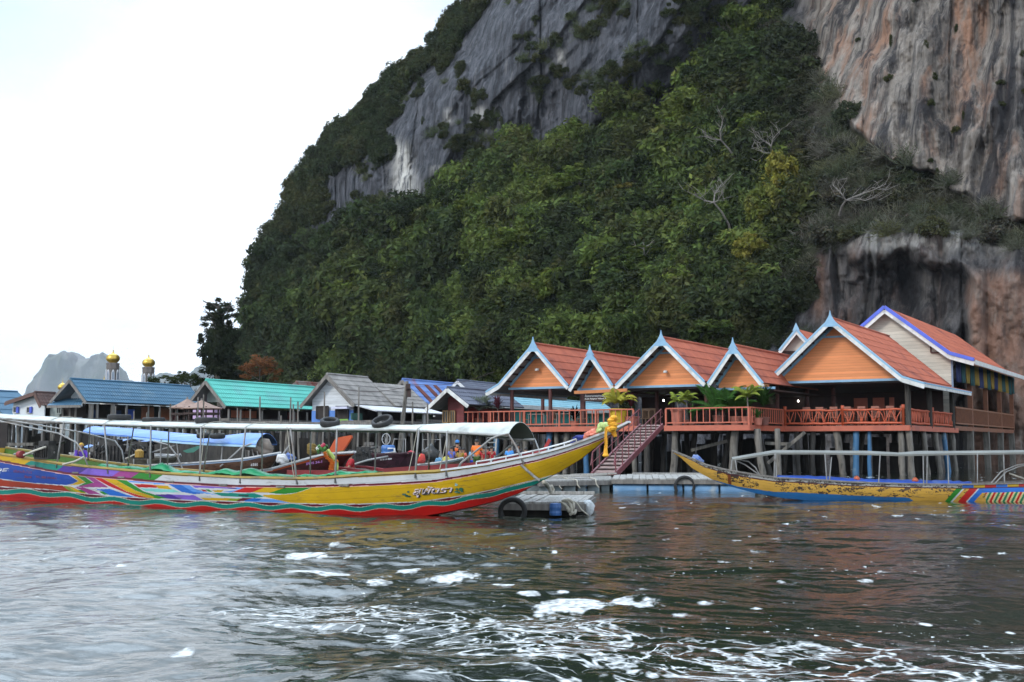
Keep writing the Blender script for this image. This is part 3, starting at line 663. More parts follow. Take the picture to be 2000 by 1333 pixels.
def pavilion(label, ap, el, er, vf, Lb, base_l, base_r, wall_off=1.0, collar=.70, ext_l=None, ext_r=None, posts=(), lamp=None, lit=None, back=True, roof_rows=5):
    fr = RF; (sa, za), (s1, z1), (s2, z2) = fr.sv(*ap, vf), fr.sv(*el, vf), fr.sv(*er, vf)
    root = thing("restaurant_pavilion", label, "pavilion", fr.P(sa, vf + Lb / 2, DECK), "orange gabled restaurant pavilions on the deck")
    P = fr.P
    ro = MB()
    corr(ro, P(sa, vf, za), P(sa, vf + Lb, za), P(s1, vf, z1), P(s1, vf + Lb, z1), rows=roof_rows)
    corr(ro, P(sa, vf, za), P(sa, vf + Lb, za), P(s2, vf, z2), P(s2, vf + Lb, z2), rows=roof_rows)
    ro.tube([P(sa, vf, za + .03), P(sa, vf + Lb, za + .03)], .075, 8)
    exts = []
    for ex, (s0, z0), sg in ((ext_l, (s1, z1), -1), (ext_r, (s2, z2), 1)):
        if ex:
            se, ze = fr.sv(*ex, vf); exts.append(((s0, z0), (se, ze)))
            corr(ro, P(s0 - .05 * sg, vf, z0 - .05), P(s0 - .05 * sg, vf + Lb, z0 - .05), P(se, vf, ze), P(se, vf + Lb, ze), rows=1)
    ro.build("roof", [M_tile, M_under], root)
    bg_ = MB(); bl = MB(); d0 = vf - .06
    runs = [((sa, za), (s1, z1)), ((sa, za), (s2, z2))]
    for (a0, b0), (a1, b1) in runs + exts:
        p, q = P(a0, d0, b0), P(a1, d0, b1)
        slope_board(bg_, p, q, .20, .05, U, .10); slope_board(bl, p, q, .10, .085, U, -.02)
    for (a0, b0), (a1, b1) in exts:              # fascia running back along the low eave
        bg_.bar(P(a1, vf, b1 - .12), P(a1, vf + Lb, b1 - .12), .05, .18); bl.bar(P(a1 + .01, vf, b1 - .02), P(a1 + .01, vf + Lb, b1 - .02), .07, .08)
    # flattened apex plate and horn-shaped finial
    bl.prism([P(sa - .40, d0 - .03, za - .44), P(sa + .40, d0 - .03, za - .44), P(sa, d0 - .03, za - .02)], VV * .05)
    bg_.build("bargeboard", M_white, root); bl.build("bargeboard_cap", M_lblue, root)
    fin = MB(); prof = [(-.26, -.20), (-.13, .0), (-.05, .16), (0, .40), (.05, .16), (.13, .0), (.26, -.20), (0, -.02)]
    fin.prism([P(sa + a, d0 - .045, za + b_) for a, b_ in prof], VV * .09); fin.build("finial", M_lblue, root)
    # gable wall of boards, its trims
    w = vf + wall_off; (bl_s, bz1), (br_s, bz2) = fr.sv(*base_l, w), fr.sv(*base_r, w); bz = (bz1 + bz2) / 2
    def line_z(s, side):                       # underside of the roof above s
        sx, zx = (s1, z1) if s < sa else (s2, z2); return za + (zx - za) * (s - sa) / (sx - sa) - .10
    gw = MB()
    L1 = max(bl_s, s1 + .08); L2 = min(br_s, s2 - .08)
    gw.prism([P(L1, w, bz), P(L2, w, bz), P(L2, w, max(bz + .02, line_z(L2, 1))), P(sa, w, za - .10), P(L1, w, max(bz + .02, line_z(L1, -1)))], VV * .08)
    gw.build("gable_wall", M_orange, root)
    tr = MB(); f = w - .05
    tr.bar(P(bl_s - .1, f, bz - .05), P(br_s + .1, f, bz - .05), .08, .12)
    for sx, zx in ((s1, z1), (s2, z2)):
        q = Vector((0, 0, -.20)); a = P(sa, f, za) + q; sx_ = sa + (sx - sa) * .93; b_ = P(sx_, f, za + (zx - za) * .93) + q
        if sx < sa: tr.bar(a, b_, .06, .13)
    zc = bz + (za - bz) * collar; hw_ = (za - zc)
    if collar < 1: tr.bar(P(sa + (s1 - sa) * hw_ / (za - z1) * .9, f - .02, zc), P(sa + (s2 - sa) * hw_ / (za - z2) * .9, f - .02, zc), .05, .09)
    tr.build("gable_trim", M_lblue, root)
    pu = MB()                                  # purlins seen under the overhang
    for k in (.16, .34, .52, .70, .88):
        for sx, zx in ((s1, z1), (s2, z2)):
            s_, z_ = sa + (sx - sa) * k, za + (zx - za) * k - .10; pu.bar(P(s_, vf + .05, z_), P(s_, vf + Lb - .1, z_), .07, .10)
    pu.build("purlins", M_dwood, root)
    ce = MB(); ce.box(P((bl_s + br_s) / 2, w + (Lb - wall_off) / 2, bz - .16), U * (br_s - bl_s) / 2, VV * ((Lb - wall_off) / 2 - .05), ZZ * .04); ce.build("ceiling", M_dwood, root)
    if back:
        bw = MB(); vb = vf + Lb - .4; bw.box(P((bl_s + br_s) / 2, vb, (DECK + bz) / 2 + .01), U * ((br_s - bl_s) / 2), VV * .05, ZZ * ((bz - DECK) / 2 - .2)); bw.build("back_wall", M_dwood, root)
    for (px, vo) in posts:
        s_, _ = fr.sv(px, 790, vf + wall_off + vo); p = MB(); p.tube([P(s_, vf + wall_off + vo, DECK + .01), P(s_, vf + wall_off + vo, bz - .12)], .11, 8); p.build("post", M_maroon, root, smooth=False)
    if lamp:
        s_, z_ = fr.sv(*lamp, w); lm = MB(); lm.tube([P(s_, w, z_ + .05), P(s_, w - .22, z_ + .05)], .03, 6); lm.lathe(P(s_, w - .24, z_ - .05), [(.03, .13), (.10, .10), (.12, 0), (.04, -.02)], 10); lm.build("wall_lamp", M_white, root)
    if lit:
        s_, z_ = fr.sv(*lit, w + 4.5); lb = MB(); lb.lathe(P(s_, w + 4.5, z_), [(.02, .07), (.05, .03), (.052, 0), (.035, -.04), (.01, -.055)], 10); lb.build("lit_bulb", M_glow, root); lb = MB(); lb.tube([P(s_, w + 4.5, z_ + .06), P(s_, w + 4.5, bz - .2)], .012, 4); lb.build("lamp_cord", M_dwood, root)
    return root
g1 = pavilion("restaurant pavilion at the left end, with open sides and a low left eave", (1042, 672), (975, 750), (1110, 752), 1.0, 9.5, (997, 757), (1107, 756), ext_l=(950, 765), posts=((1000, 0), (1075, 0), (1137, .2), (1060, 6.5)), lamp=(1053, 723), back=False)
g2 = pavilion("narrow restaurant pavilion with the lettered sign under its gable", (1153, 688), (1113, 757), (1197, 752), 1.0, 9.5, (1132, 761), (1200, 757), posts=((1140, .1),), collar=9)
g3 = pavilion("wide restaurant pavilion right above the top of the gangway", (1292, 660), (1203, 752), (1377, 745), 1.0, 10, (1222, 757), (1375, 749), posts=((1283, 2.5), (1380, .2)), lamp=(1303, 727), lit=(1296, 783))
g4 = pavilion("narrow restaurant pavilion behind the green potted palms", (1432, 675), (1383, 748), (1491, 748), .8, 10, (1404, 758), (1511, 757), posts=((1412, .1),))
g5 = pavilion("largest restaurant pavilion, with a long right eave over the twig railing", (1622, 622), (1497, 745), (1762, 735), 4.2, 12, (1510, 747), (1755, 739), ext_r=(1806, 748), posts=((1518, .1), (1577, 3.5), (1628, 4)), lit=(1559, 784), collar=.72, roof_rows=7)
# salmon panels and window-like gaps at the far side of the big pavilion
pn = MB()
for a, b_ in ((1668, 1694), (1705, 1727), (1737, 1746)):
    s_a, s_b = RF.sv(a, 780, 12)[0], RF.sv(b_, 780, 12)[0]; pn.box(RP((s_a + s_b) / 2, 12, 3.35), U * (s_b - s_a) / 2, VV * .04, ZZ * .82)
pn.build("wall_panel", M_salmon, g5)
for px, vo in ((1777, 5.3), (1868, 16.2), (1812, 10.2)):
    s_ = 6.42; v_ = vo; p = MB(); p.tube([RP(s_, v_, DECK - .1), RP(s_, v_, 4.75)], .15, 8); p.build("post", M_stilt2, g5)
sl_ = MB(); sl_.tube([RP(.3, 9, 4.2), RP(6, 9, 4.3)], .02, 4); sl_.build("ceiling_cable", M_dwood, g5)
# small dormer-like gable tucked behind, white trim
t_ = thing("rear_pavilion", "small gable peeping out between the two right-hand orange pavilions", "pavilion", RP(2, 12, DECK))
(sa, za), (s1, z1) = RF.sv(1556, 643, 9.5), RF.sv(1523, 684, 9.5); m_ = MB(); s2 = 2 * sa - s1
corr(m_, RP(sa, 9.5, za), RP(sa, 16, za), RP(s1, 9.5, z1), RP(s1, 16, z1), rows=2); corr(m_, RP(sa, 9.5, za), RP(sa, 16, za), RP(s2, 9.5, z1), RP(s2, 16, z1), rows=2); m_.build("roof", [M_tile, M_under], t_)
m_ = MB(); c_ = MB()
for sx in (s1, s2): slope_board(m_, RP(sa, 9.44, za), RP(sx, 9.44, z1), .2, .05, U, .06); slope_board(c_, RP(sa, 9.42, za), RP(sx, 9.42, z1), .13, .08, U, -.04)
m_.build("bargeboard", M_white, t_); c_.prism([RP(sa - .2, 9.36, za - .1), RP(sa, 9.36, za + .35), RP(sa + .2, 9.36, za - .1)], VV * .08); c_.build("bargeboard_cap", M_lblue, t_)
m_ = MB(); m_.prism([RP(s1 + .1, 9.9, z1 - .05), RP(s2 - .1, 9.9, z1 - .05), RP(sa, 9.9, za - .1)], VV * .06); m_.build("gable_wall", M_cream, t_); m_ = MB(); m_.box(RP(sa - .8, 9.95, (z1 + DECK) / 2), U * 2.6, VV * .05, ZZ * ((z1 - DECK) / 2)); m_.build("lower_wall", M_dwood, t_)

# beam and lettered sign of the second pavilion
bm_ = MB(); bm_.bar(RP(RF.sv(1122, 767, .6)[0], .6, RF.sv(1122, 767, .6)[1]), RP(RF.sv(1225, 763, .6)[0], .6, RF.sv(1225, 763, .6)[1] + .02), .10, .17); bm_.build("sign_beam", mat("orange_beam", (.52, .19, .06), rough=.6), g2)
def text_mesh(body, size, shear=0., bold=0.):
    c = bpy.data.curves.new("lettering", "FONT"); c.body = body; c.size = size; c.shear = shear; c.offset = bold; c.extrude = .004; c.resolution_u = 3
    o = bpy.data.objects.new("lettering", c); col.objects.link(o); dg = bpy.context.evaluated_depsgraph_get()
    me = bpy.data.meshes.new_from_object(o.evaluated_get(dg)); vs = [v.co.copy() for v in me.vertices]; fs = [tuple(p.vertices) for p in me.polygons]
    bpy.data.objects.remove(o); bpy.data.curves.remove(c); bpy.data.meshes.remove(me); return vs, fs
def lay_text(name, body, mapper, m, parent, size=1.0, shear=0., bold=0.):
    """lettering laid on a surface; mapper takes (0..1 along, 0..1 up) of the text box to a point"""
    vs, fs = text_mesh(body, size, shear, bold); x0, x1 = min(v.x for v in vs), max(v.x for v in vs); y0, y1 = min(v.y for v in vs), max(v.y for v in vs)
    mb = MB(); mb.add([mapper((v.x - x0) / (x1 - x0), (v.y - y0) / (y1 - y0), v.z) for v in vs], fs); return mb.build(name, m, parent)
sg = thing("restaurant_sign", "dark sign board with two lines of white Thai and English lettering", "sign", RP(RF.sv(1180, 780, .9)[0], .9, 3.6))
sa_, za_ = RF.sv(1140, 769, .9); sb_, zb_ = RF.sv(1206, 783, .9); m_ = MB(); m_.box(RP((sa_ + sb_) / 2, .93, (za_ + zb_) / 2), U * (sb_ - sa_) / 2, VV * .02, ZZ * (za_ - zb_) / 2); m_.build("board", M_dwood, sg)
M_sign = mat("sign_white", (.78, .78, .78), rough=.5)
def sign_map(px0, px1, pyb, pyt):
    a, b_ = RF.sv(px0, pyb, .9), RF.sv(px1, pyt, .9); return lambda x, y, z: RP(a[0] + (b_[0] - a[0]) * x, .905 - z, a[1] + (b_[1] - a[1]) * y)
lay_text("lettering", "ห้องอาหารเกาะปันหยีวิลเลจ", sign_map(1142.5, 1202, 776.4, 769.6), M_sign, sg, bold=.03)
lay_text("lettering", "Koh Panyee Village Restaurant", sign_map(1142.5, 1203, 781.6, 776.9), M_sign, sg, bold=.02)

# ================================================================ deck on stilts
dk = thing("restaurant_deck", "salmon edged wooden restaurant deck standing on many stilts over the water", "deck", RP(-4, 7, 0))
m_ = MB(); zc = DECK - .06
m_.box(RP(-11.6, 6.0, zc), U * 5.75, VV * 6.0, ZZ * .05); m_.box(RP(-5.15, 7.5, zc), U * .69, VV * 7.5, ZZ * .05); m_.box(RP(-2.23, 7.0, zc), U * 2.22, VV * 7.0, ZZ * .05); m_.box(RP(3.2, 11.1, zc), U * 3.2, VV * 5.95, ZZ * .05)
m_.build("floor", M_deck, dk)
m_ = MB()
for a, b_ in (((-17.35, -.05), (-5.85, -.05)), ((-4.5, -.05), (.06, -.05)), ((.06, -.05), (.06, 5.15)), ((.06, 5.1), (6.5, 5.1)), ((6.5, 5.1), (6.5, 17.3)), ((-17.35, -.05), (-17.35, 12))):
    m_.bar(RP(*a, DECK - .14), RP(*b_, DECK - .14), .07, .27)
m_.build("fascia", M_salmon, dk)
m_ = MB()
for v_ in (.6, 3.5, 7, 10.5): m_.bar(RP(-17.2, v_, DECK - .24), RP(.0, v_, DECK - .24), .12, .2)
for v_ in (5.8, 9, 12.5, 16.5): m_.bar(RP(0, v_, DECK - .24), RP(6.4, v_, DECK - .24), .12, .2)
m_.build("joist", M_stilt2, dk)
def stilt(parent, top, bot, r=.14, m=None, wob=.03):
    n = 6; mb = MB(); pts = [Vector(bot).lerp(Vector(top), k / n) + Vector((rnd.uniform(-wob, wob), rnd.uniform(-wob, wob), 0)) for k in range(n + 1)]
    mb.tube(pts, [r * rnd.uniform(.88, 1.12) for _ in pts], 8); return mb.build("stilt", m or M_stilt, parent, smooth=True)
def stilt_px(parent, pxt, pxb, v_, fr=RF, ztop=DECK - .2, r=.14, m=None):
    a = fr.P(fr.sv(pxt, 850, v_)[0], v_, ztop); b_ = fr.P(fr.sv(pxb, 920, v_)[0], v_ , -.9); return stilt(parent, a, b_, r, m)
for pt, pb, r, m in ((1319, 1314, .17, 0), (1436, 1428, .19, 0), (1478, 1494, .17, 0), (1518, 1523, .13, 0), (905, 903, .12, 0), (918, 915, .19, 0), (937, 940, .12, 1), (969.5, 969.5, .17, 2), (988, 986, .13, 1), (1012, 1010, .13, 0), (1028, 1020, .16, 0), (1046, 1048, .12, 1), (1073, 1072, .17, 2), (1087, 1090, .13, 0), (1108, 1103, .16, 0), (1118, 1119, .11, 1), (1146, 1144, .15, 2), (1168, 1171, .14, 1), (1208, 1206, .15, 1), (1236, 1240, .14, 0), (1264, 1262, .16, 1)):
    stilt_px(dk, pt, pb, .5, r=r, m=(M_stilt, M_stilt2, M_bluepost)[m])
for pt, pb, r, m in ((1634, 1652, .18, 0), (1672, 1671, .16, 2), (1697, 1698, .10, 2), (1760, 1764, .17, 0), (1776, 1782, .17, 0), (1588, 1586, .13, 1), (1556, 1560, .13, 1)):
    stilt_px(dk, pt, pb, 5.4, r=r, m=(M_stilt, M_stilt2, M_bluepost)[m])
for v_, m in ((9, 0), (12, 0), (14.2, 2), (16.5, 0)):
    stilt(dk, RP(6.3, v_, DECK - .2), RP(6.55, v_, -.9), .15, (M_stilt, M_stilt2, M_bluepost)[m])
for v_ in (3.8, 7.2, 10.8):
    for k in range(9): stilt(dk, RP(-16.8 + k * 2.05 + rnd.uniform(-.4, .4), v_ + rnd.uniform(-.5, .5), DECK - .2), RP(-16.8 + k * 2.05 + rnd.uniform(-.6, .6), v_, -.9), .14, M_stilt2)
for v_ in (9.5, 13.5):
    for k in range(3): stilt(dk, RP(.8 + k * 2.2, v_, DECK - .2), RP(.8 + k * 2.2 + rnd.uniform(-.4, .4), v_, -.9), .14, M_stilt2)
for a, b_ in (((1500, 905), (1572, 845)), ((1350, 880), (1420, 862)), ((1495, 866), (1545, 868))):
    p = MB(); p.bar(RP(RF.sv(*a, 1.5)[0], 1.5, RF.sv(*a, 1.5)[1]), RP(RF.sv(*b_, 1.5)[0], 1.5, RF.sv(*b_, 1.5)[1]), .10, .16); p.build("brace", M_stilt, dk)
# dim timber screens between the inner stilts
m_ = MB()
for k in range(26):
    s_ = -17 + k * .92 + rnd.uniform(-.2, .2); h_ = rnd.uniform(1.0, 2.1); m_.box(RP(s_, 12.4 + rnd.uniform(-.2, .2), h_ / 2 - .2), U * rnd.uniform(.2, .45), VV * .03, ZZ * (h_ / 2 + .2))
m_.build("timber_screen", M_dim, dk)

def railing(label, p0, p1, h=.86, step=.34, m=None, posts=2.2, group="salmon deck railings", end_post=.0):
    p0, p1 = Vector(p0), Vector(p1); d = (p1 - p0); Lr = d.length; d.normalize()
    root = thing("deck_railing", label, "railing", (p0 + p1) / 2, group); m = m or M_salmon
    t = MB(); t.bar(p0 + ZZ * h, p1 + ZZ * h, .075, .065); t.build("top_rail", m, root)
    t = MB(); t.bar(p0 + ZZ * .13, p1 + ZZ * .13, .05, .06); t.build("bottom_rail", m, root)
    n = max(1, round(Lr / posts))
    for k in range(n + 1):
        q = p0.lerp(p1, k / n); t = MB(); t.bar(q, q + ZZ * (h - .03 + (end_post if k == 0 else 0)), .085, .085, up=d); t.build("post", m, root)
    nb_ = max(1, round(Lr / step))
    for k in range(1, nb_):
        if abs((k / nb_ * n) - round(k / nb_ * n)) < .4 * n / nb_: continue
        q = p0.lerp(p1, k / nb_); t = MB(); t.bar(q + ZZ * .15, q + ZZ * (h - .03), .042, .042, up=d); t.build("baluster", m, root)
    return root
Z0 = DECK + .002
railing("long salmon railing along the left deck, ending at a taller post", RP(-17.25, 0, Z0), RP(-6.25, 0, Z0), end_post=1.25)
railing("salmon railing in front of the potted palms, right of the gangway", RP(-4.42, 0, Z0), RP(.0, 0, Z0), posts=4.3)
railing("short salmon railing running back from the deck corner to the twig railing", RP(.03, .12, Z0), RP(.03, 5.05, Z0), posts=4.8)
def twig_rail(label, p0, p1, bays, seed, endpost=True):
    p0, p1 = Vector(p0), Vector(p1); r_ = random.Random(seed); root = thing("twig_railing", label, "railing", (p0 + p1) / 2, "railings of crooked orange branches"); h = .80
    def logy(a, b_, r): 
        n = 8; mb = MB(); mb.tube([a.lerp(b_, k / n) + ZZ * r_.uniform(-.02, .02) for k in range(n + 1)], [r * r_.uniform(.85, 1.15) for _ in range(n + 1)], 8); return mb
    d = (p1 - p0).normalized(); L_ = (p1 - p0).length
    for k in range(bays):
        a, b_ = p0.lerp(p1, k / bays), p0.lerp(p1, (k + 1) / bays)
        logy(a + ZZ * h, b_ + ZZ * h, .055).build("top_log", M_twig, root, smooth=True); logy(a + ZZ * .12, b_ + ZZ * .12, .06).build("bottom_log", M_twig, root, smooth=True)
        mb = MB(); n = max(2, round((b_ - a).length / .62)); w = (b_ - a).length / n
        for j in range(n):
            c = a + d * (w * (j + .5 + r_.uniform(-.12, .12))) + ZZ * .14
            for off, top, rr in ((-.42, .74, .022), (.40, .74, .026), (-.08, .76, .018)):
                e = c + d * (off * w * r_.uniform(.8, 1.15)) + ZZ * (top - .12); mid = c.lerp(e, .5) + d * r_.uniform(-.06, .06) + ZZ * r_.uniform(-.03, .05)
                mb.tube([c + ZZ * -.02, c.lerp(mid, .5) + d * r_.uniform(-.02, .02), mid, e], [rr * 1.5, rr * 1.2, rr, rr * .9], 6)
            if j < n - 1:
                e = c + d * w * .52; mb.tube([e + ZZ * .62 , e + d * r_.uniform(-.1, .0) + ZZ * .3, e - d * .12], [.018, .022, .026], 6)
        mb.build("branch_infill", M_twig, root, smooth=True)
    for k in range(0, bays + 1):
        if k in (0, bays) and not endpost: continue
        q = p0.lerp(p1, k / bays); mb = MB(); mb.tube([q, q + ZZ * (h + .02), q + ZZ * (h + .03), q + ZZ * (h + .24)], [.075, .07, .085, .09], 8); mb.build("post", M_twig, root, smooth=True)
    return root
twig_rail("orange twig railing across the front of the largest pavilion", RP(.10, 5.2, Z0), RP(6.2, 5.2, Z0), 2, 5)
twig_rail("orange twig railing running back along the deck's right side", RP(6.42, 5.5, Z0), RP(6.42, 16.2, Z0), 2, 8, endpost=False)

# ================================================================ hall at the right, white gable and brown gallery
hv = 16.3
hall = thing("restaurant_hall", "tall cream gabled hall with a red roof, blue trim and a brown side gallery", "building", RP(2, 24, 0))
(sa, za), (s2, z2), (s3, z3), (s1, z1) = RF.sv(1728, 600, hv), RF.sv(1855, 690, hv), RF.sv(1903, 703, hv), RF.sv(1680, 640, hv)
Lh = 21.0; s1, z1 = sa - (s2 - sa), z2
m_ = MB()
corr(m_, RP(sa, hv, za), RP(sa, hv + Lh, za), RP(s2, hv, z2), RP(s2, hv + Lh, z2), rows=7); corr(m_, RP(sa, hv, za), RP(sa, hv + Lh, za), RP(s1, hv, z1), RP(s1, hv + Lh, z1), rows=7)
corr(m_, RP(s2 - .05, hv, z2 - .04), RP(s2 - .05, hv + Lh, z2 - .04), RP(s3, hv, z3), RP(s3, hv + Lh + 2, z3), rows=2)
m_.build("roof", [M_tile, M_under], hall)
m_ = MB(); c_ = MB(); d_ = hv - .08
for a, b_ in (((sa, za), (s2, z2)), ((s2, z2), (s3, z3)), ((sa, za), (s1, z1))):
    slope_board(m_, RP(a[0], d_, a[1]), RP(b_[0], d_, b_[1]), .26, .06, U, .10); slope_board(c_, RP(a[0], d_ - .02, a[1]), RP(b_[0], d_ - .02, b_[1]), .20, .12, U, -.10)
m_.bar(RP(s3 + .03, hv, z3 - .14), RP(s3 + .03, hv + Lh + 2, z3 - .14), .05, .26)
m_.build("bargeboard", M_white, hall); c_.build("bargeboard_cap", M_blue, hall)
sw = RF.sv(1860, 750, hv + .6)[0]; w_ = hv + .6
m_ = MB(); m_.prism([RP(s1 + .3, w_, DECK - .2), RP(sw, w_, DECK - .2), RP(sw, w_, z2 - .1), RP(sa, w_, za - .14), RP(s1 + .3, w_, z1 - .1)], VV * .1); m_.build("gable_wall", plank_mat("cream_siding", (.62, .575, .50), (.53, .49, .42), step=.22, c3=(.45, .42, .37)), hall)
m_ = MB(); a, b_, c3_ = RF.sv(1818, 676, w_ - .06), RF.sv(1818, 689, w_ - .06), RF.sv(1850, 697, w_ - .06)
m_.bar(RP(a[0], w_ - .06, a[1]), RP(b_[0], w_ - .06, b_[1]), .08, .08, up=VV); m_.bar(RP(b_[0], w_ - .06, b_[1]), RP(c3_[0], w_ - .06, b_[1] - .03), .08, .08, up=VV); m_.build("bracket", M_maroon, hall)
m_ = MB(); m_.bar(RP(sw + .02, w_ - .03, DECK - .2), RP(sw + .02, w_ - .03, z2 - .12), .10, .07, up=VV); m_.build("corner_trim", mat("pale_blue_corner", (.20, .27, .40), rough=.6), hall)
# side gallery: floor, posts, railing
gz = 2.62; sg_ = RF.sv(1862, 815, w_)[0]; ve = RF.v_at(1978, sg_, 3.3)
m_ = MB(); m_.box(RP(sg_ - 1.6, (w_ + ve) / 2, gz - .10), U * 1.6, VV * (ve - w_) / 2, ZZ * .07); m_.build("gallery_floor", M_brown, hall)
m_ = MB(); m_.bar(RP(sg_ + .03, w_, gz - .12), RP(sg_ + .03, ve, gz - .12), .08, .26); m_.build("gallery_fascia", M_brown, hall)
nb4 = 4
for k in range(nb4 + 1):
    v_ = lerp(w_ + .1, ve - .1, k / nb4)
    if k: m_ = MB(); m_.bar(RP(sg_ - .02, v_, gz), RP(sg_ - .02, v_, z3 - .1), .26, .26, up=VV); m_.build("gallery_post", M_brown, hall)
    else: m_ = MB(); m_.bar(RP(sg_, v_, gz), RP(sg_, v_, gz + 1.15), .12, .12, up=VV); m_.build("gallery_post", M_brown, hall)
    if k < nb4:
        v2_ = lerp(w_ + .1, ve - .1, (k + 1) / nb4)
        m_ = MB(); m_.bar(RP(sg_ + .09, v_, gz + 1.10), RP(sg_ + .09, v2_, gz + 1.10), .08, .10); m_.build("gallery_top_rail", mat("gallery_rail_wood", (.24, .10, .05), rough=.6), hall)
        m_ = MB(); m_.bar(RP(sg_ + .09, v_, gz + .16), RP(sg_ + .09, v2_, gz + .16), .08, .08); m_.build("gallery_bottom_rail", mat("gallery_rail_wood", (.24, .10, .05)), hall)
        n = int((v2_ - v_) / .22)
        for j in range(1, n): m_ = MB(); q = RP(sg_ + .09, lerp(v_, v2_, j / n), gz + .2); m_.bar(q, q + ZZ * .86, .05, .05, up=VV); m_.build("gallery_baluster", M_brown, hall)
for k, px in enumerate((1896, 1927, 1955, 1976)):
    v_ = RF.v_at(px, sg_ - .1, 1.5); m_ = MB(); m_.bar(RP(sg_ - .1, v_, gz - .2), RP(sg_ - .1 + rnd.uniform(-.1, .1), v_, -1), .36, .36, up=VV); m_.build("stilt", M_stilt, hall)
for k in range(5): m_ = MB(); v_ = lerp(w_, ve, k / 4); m_.bar(RP(sg_ - 3.4, v_, 4), RP(sg_ - 3.4, v_, -1), .3, .3, up=VV); m_.build("stilt", M_stilt2, hall)
# cloth valance of yellow, teal and blue strips under the gallery eave
vz0, vz1 = RF.sv(1862, 703, w_)[1], RF.sv(1862, 746, w_)[1]
val = MB(); n = 15; rr = random.Random(9)
cols_ = [2, 1, 0, 1, 0, 2, 0, 1, 0, 2, 0, 1, 0, 1, 1]
for k in range(n):
    a, b_ = lerp(w_ + .05, ve - .2, k / n), lerp(w_ + .05, ve - .2, (k + 1) / n); rowsv = []
    for j in range(6):
        z_ = vz0 - j / 5 * (vz0 - vz1) * (1 + rr.uniform(-.05, .05)); rowsv.append([RP(sg_ + .24 + .05 * math.sin(i * 1.9 + k) * j / 5, lerp(a, b_, i / 5), z_) for i in range(6)])
    val.grid(rowsv, cols_[k])
vo = val.build("cloth_valance", [mat("yellow_cloth", (.30, .20, .025), rough=.9), mat("teal_cloth", (.012, .075, .085), rough=.9), mat("navy_cloth", (.014, .028, .12), rough=.9)], smooth=True)
md = vo.modifiers.new("cloth_thickness", 'SOLIDIFY'); md.thickness = .01
tag(vo, "valance of yellow, teal and blue cloth strips hanging under the gallery eave", "valance")
# ================================================================ village houses on stilts along the left
A2 = R(27.5)
M_conc = mat("grey_roof_sheet", (.30, .285, .27), (.19, .18, .17), rough=.9, scale=1.5, stretch=(1, 1, 1), c3=(.12, .115, .11), scale3=.9)
M_teal = mat("turquoise_roof_sheet", (.10, .50, .42), (.085, .43, .36), rough=.55, scale=.6, c3=(.12, .38, .36), scale3=.35)
M_bluer = mat("blue_roof_sheet", (.055, .15, .24), (.042, .12, .20), rough=.6, scale=.7, c3=(.10, .18, .24), scale3=.5)
M_blue2 = mat("bright_blue_roof_sheet", (.14, .24, .52), (.10, .19, .44), rough=.6, scale=1.2, c3=(.25, .07, .045), scale3=.55)
M_dkblue = mat("slate_blue_roof_sheet", (.13, .145, .19), (.09, .10, .14), rough=.8, scale=1.4)
M_rust = mat("rusty_roof_sheet", (.22, .06, .045), (.28, .24, .22), rough=.8, scale=1.8)
M_brroof = mat("brown_roof_sheet", (.15, .085, .07), (.10, .06, .05), rough=.8, scale=2)
M_wwall = plank_mat("white_siding", (.66, .70, .74), (.58, .62, .66), step=.2, c3=(.50, .53, .56))
M_wwall2 = mat("white_wall", (.66, .71, .74), (.58, .63, .66), rough=.7, scale=1.2)
M_gwall = mat("grey_green_wall", (.30, .34, .32), (.24, .27, .26), rough=.8)
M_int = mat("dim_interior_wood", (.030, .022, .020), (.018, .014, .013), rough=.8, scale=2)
M_bwall = mat("blue_lower_wall", (.10, .24, .62), (.08, .20, .54), rough=.6)
M_lime = mat("lime_green_panel", (.22, .45, .08), (.18, .38, .07), rough=.6)
M_mar = plank_mat("maroon_wall", (.19, .030, .032), (.15, .025, .027), step=.18)
M_terr = mat("terracotta_wall", (.42, .14, .075), (.34, .11, .06), rough=.7, scale=1.5)
M_lilac = mat("lilac_wall", (.50, .36, .58), (.45, .32, .52), rough=.7)
M_grwood = mat("grey_wood", (.22, .205, .19), (.13, .12, .11), rough=.9, scale=3, stretch=(3, 3, .5))
M_tan = mat("tan_thatch", (.30, .20, .16), (.22, .15, .12), rough=.9, scale=5)
M_glass = mat("window_glass", (.03, .035, .04), (.02, .022, .025), rough=.12)
M_gold = mat("gold_dome", (.60, .40, .08), (.50, .33, .06), rough=.3, metal=.75, scale=2)

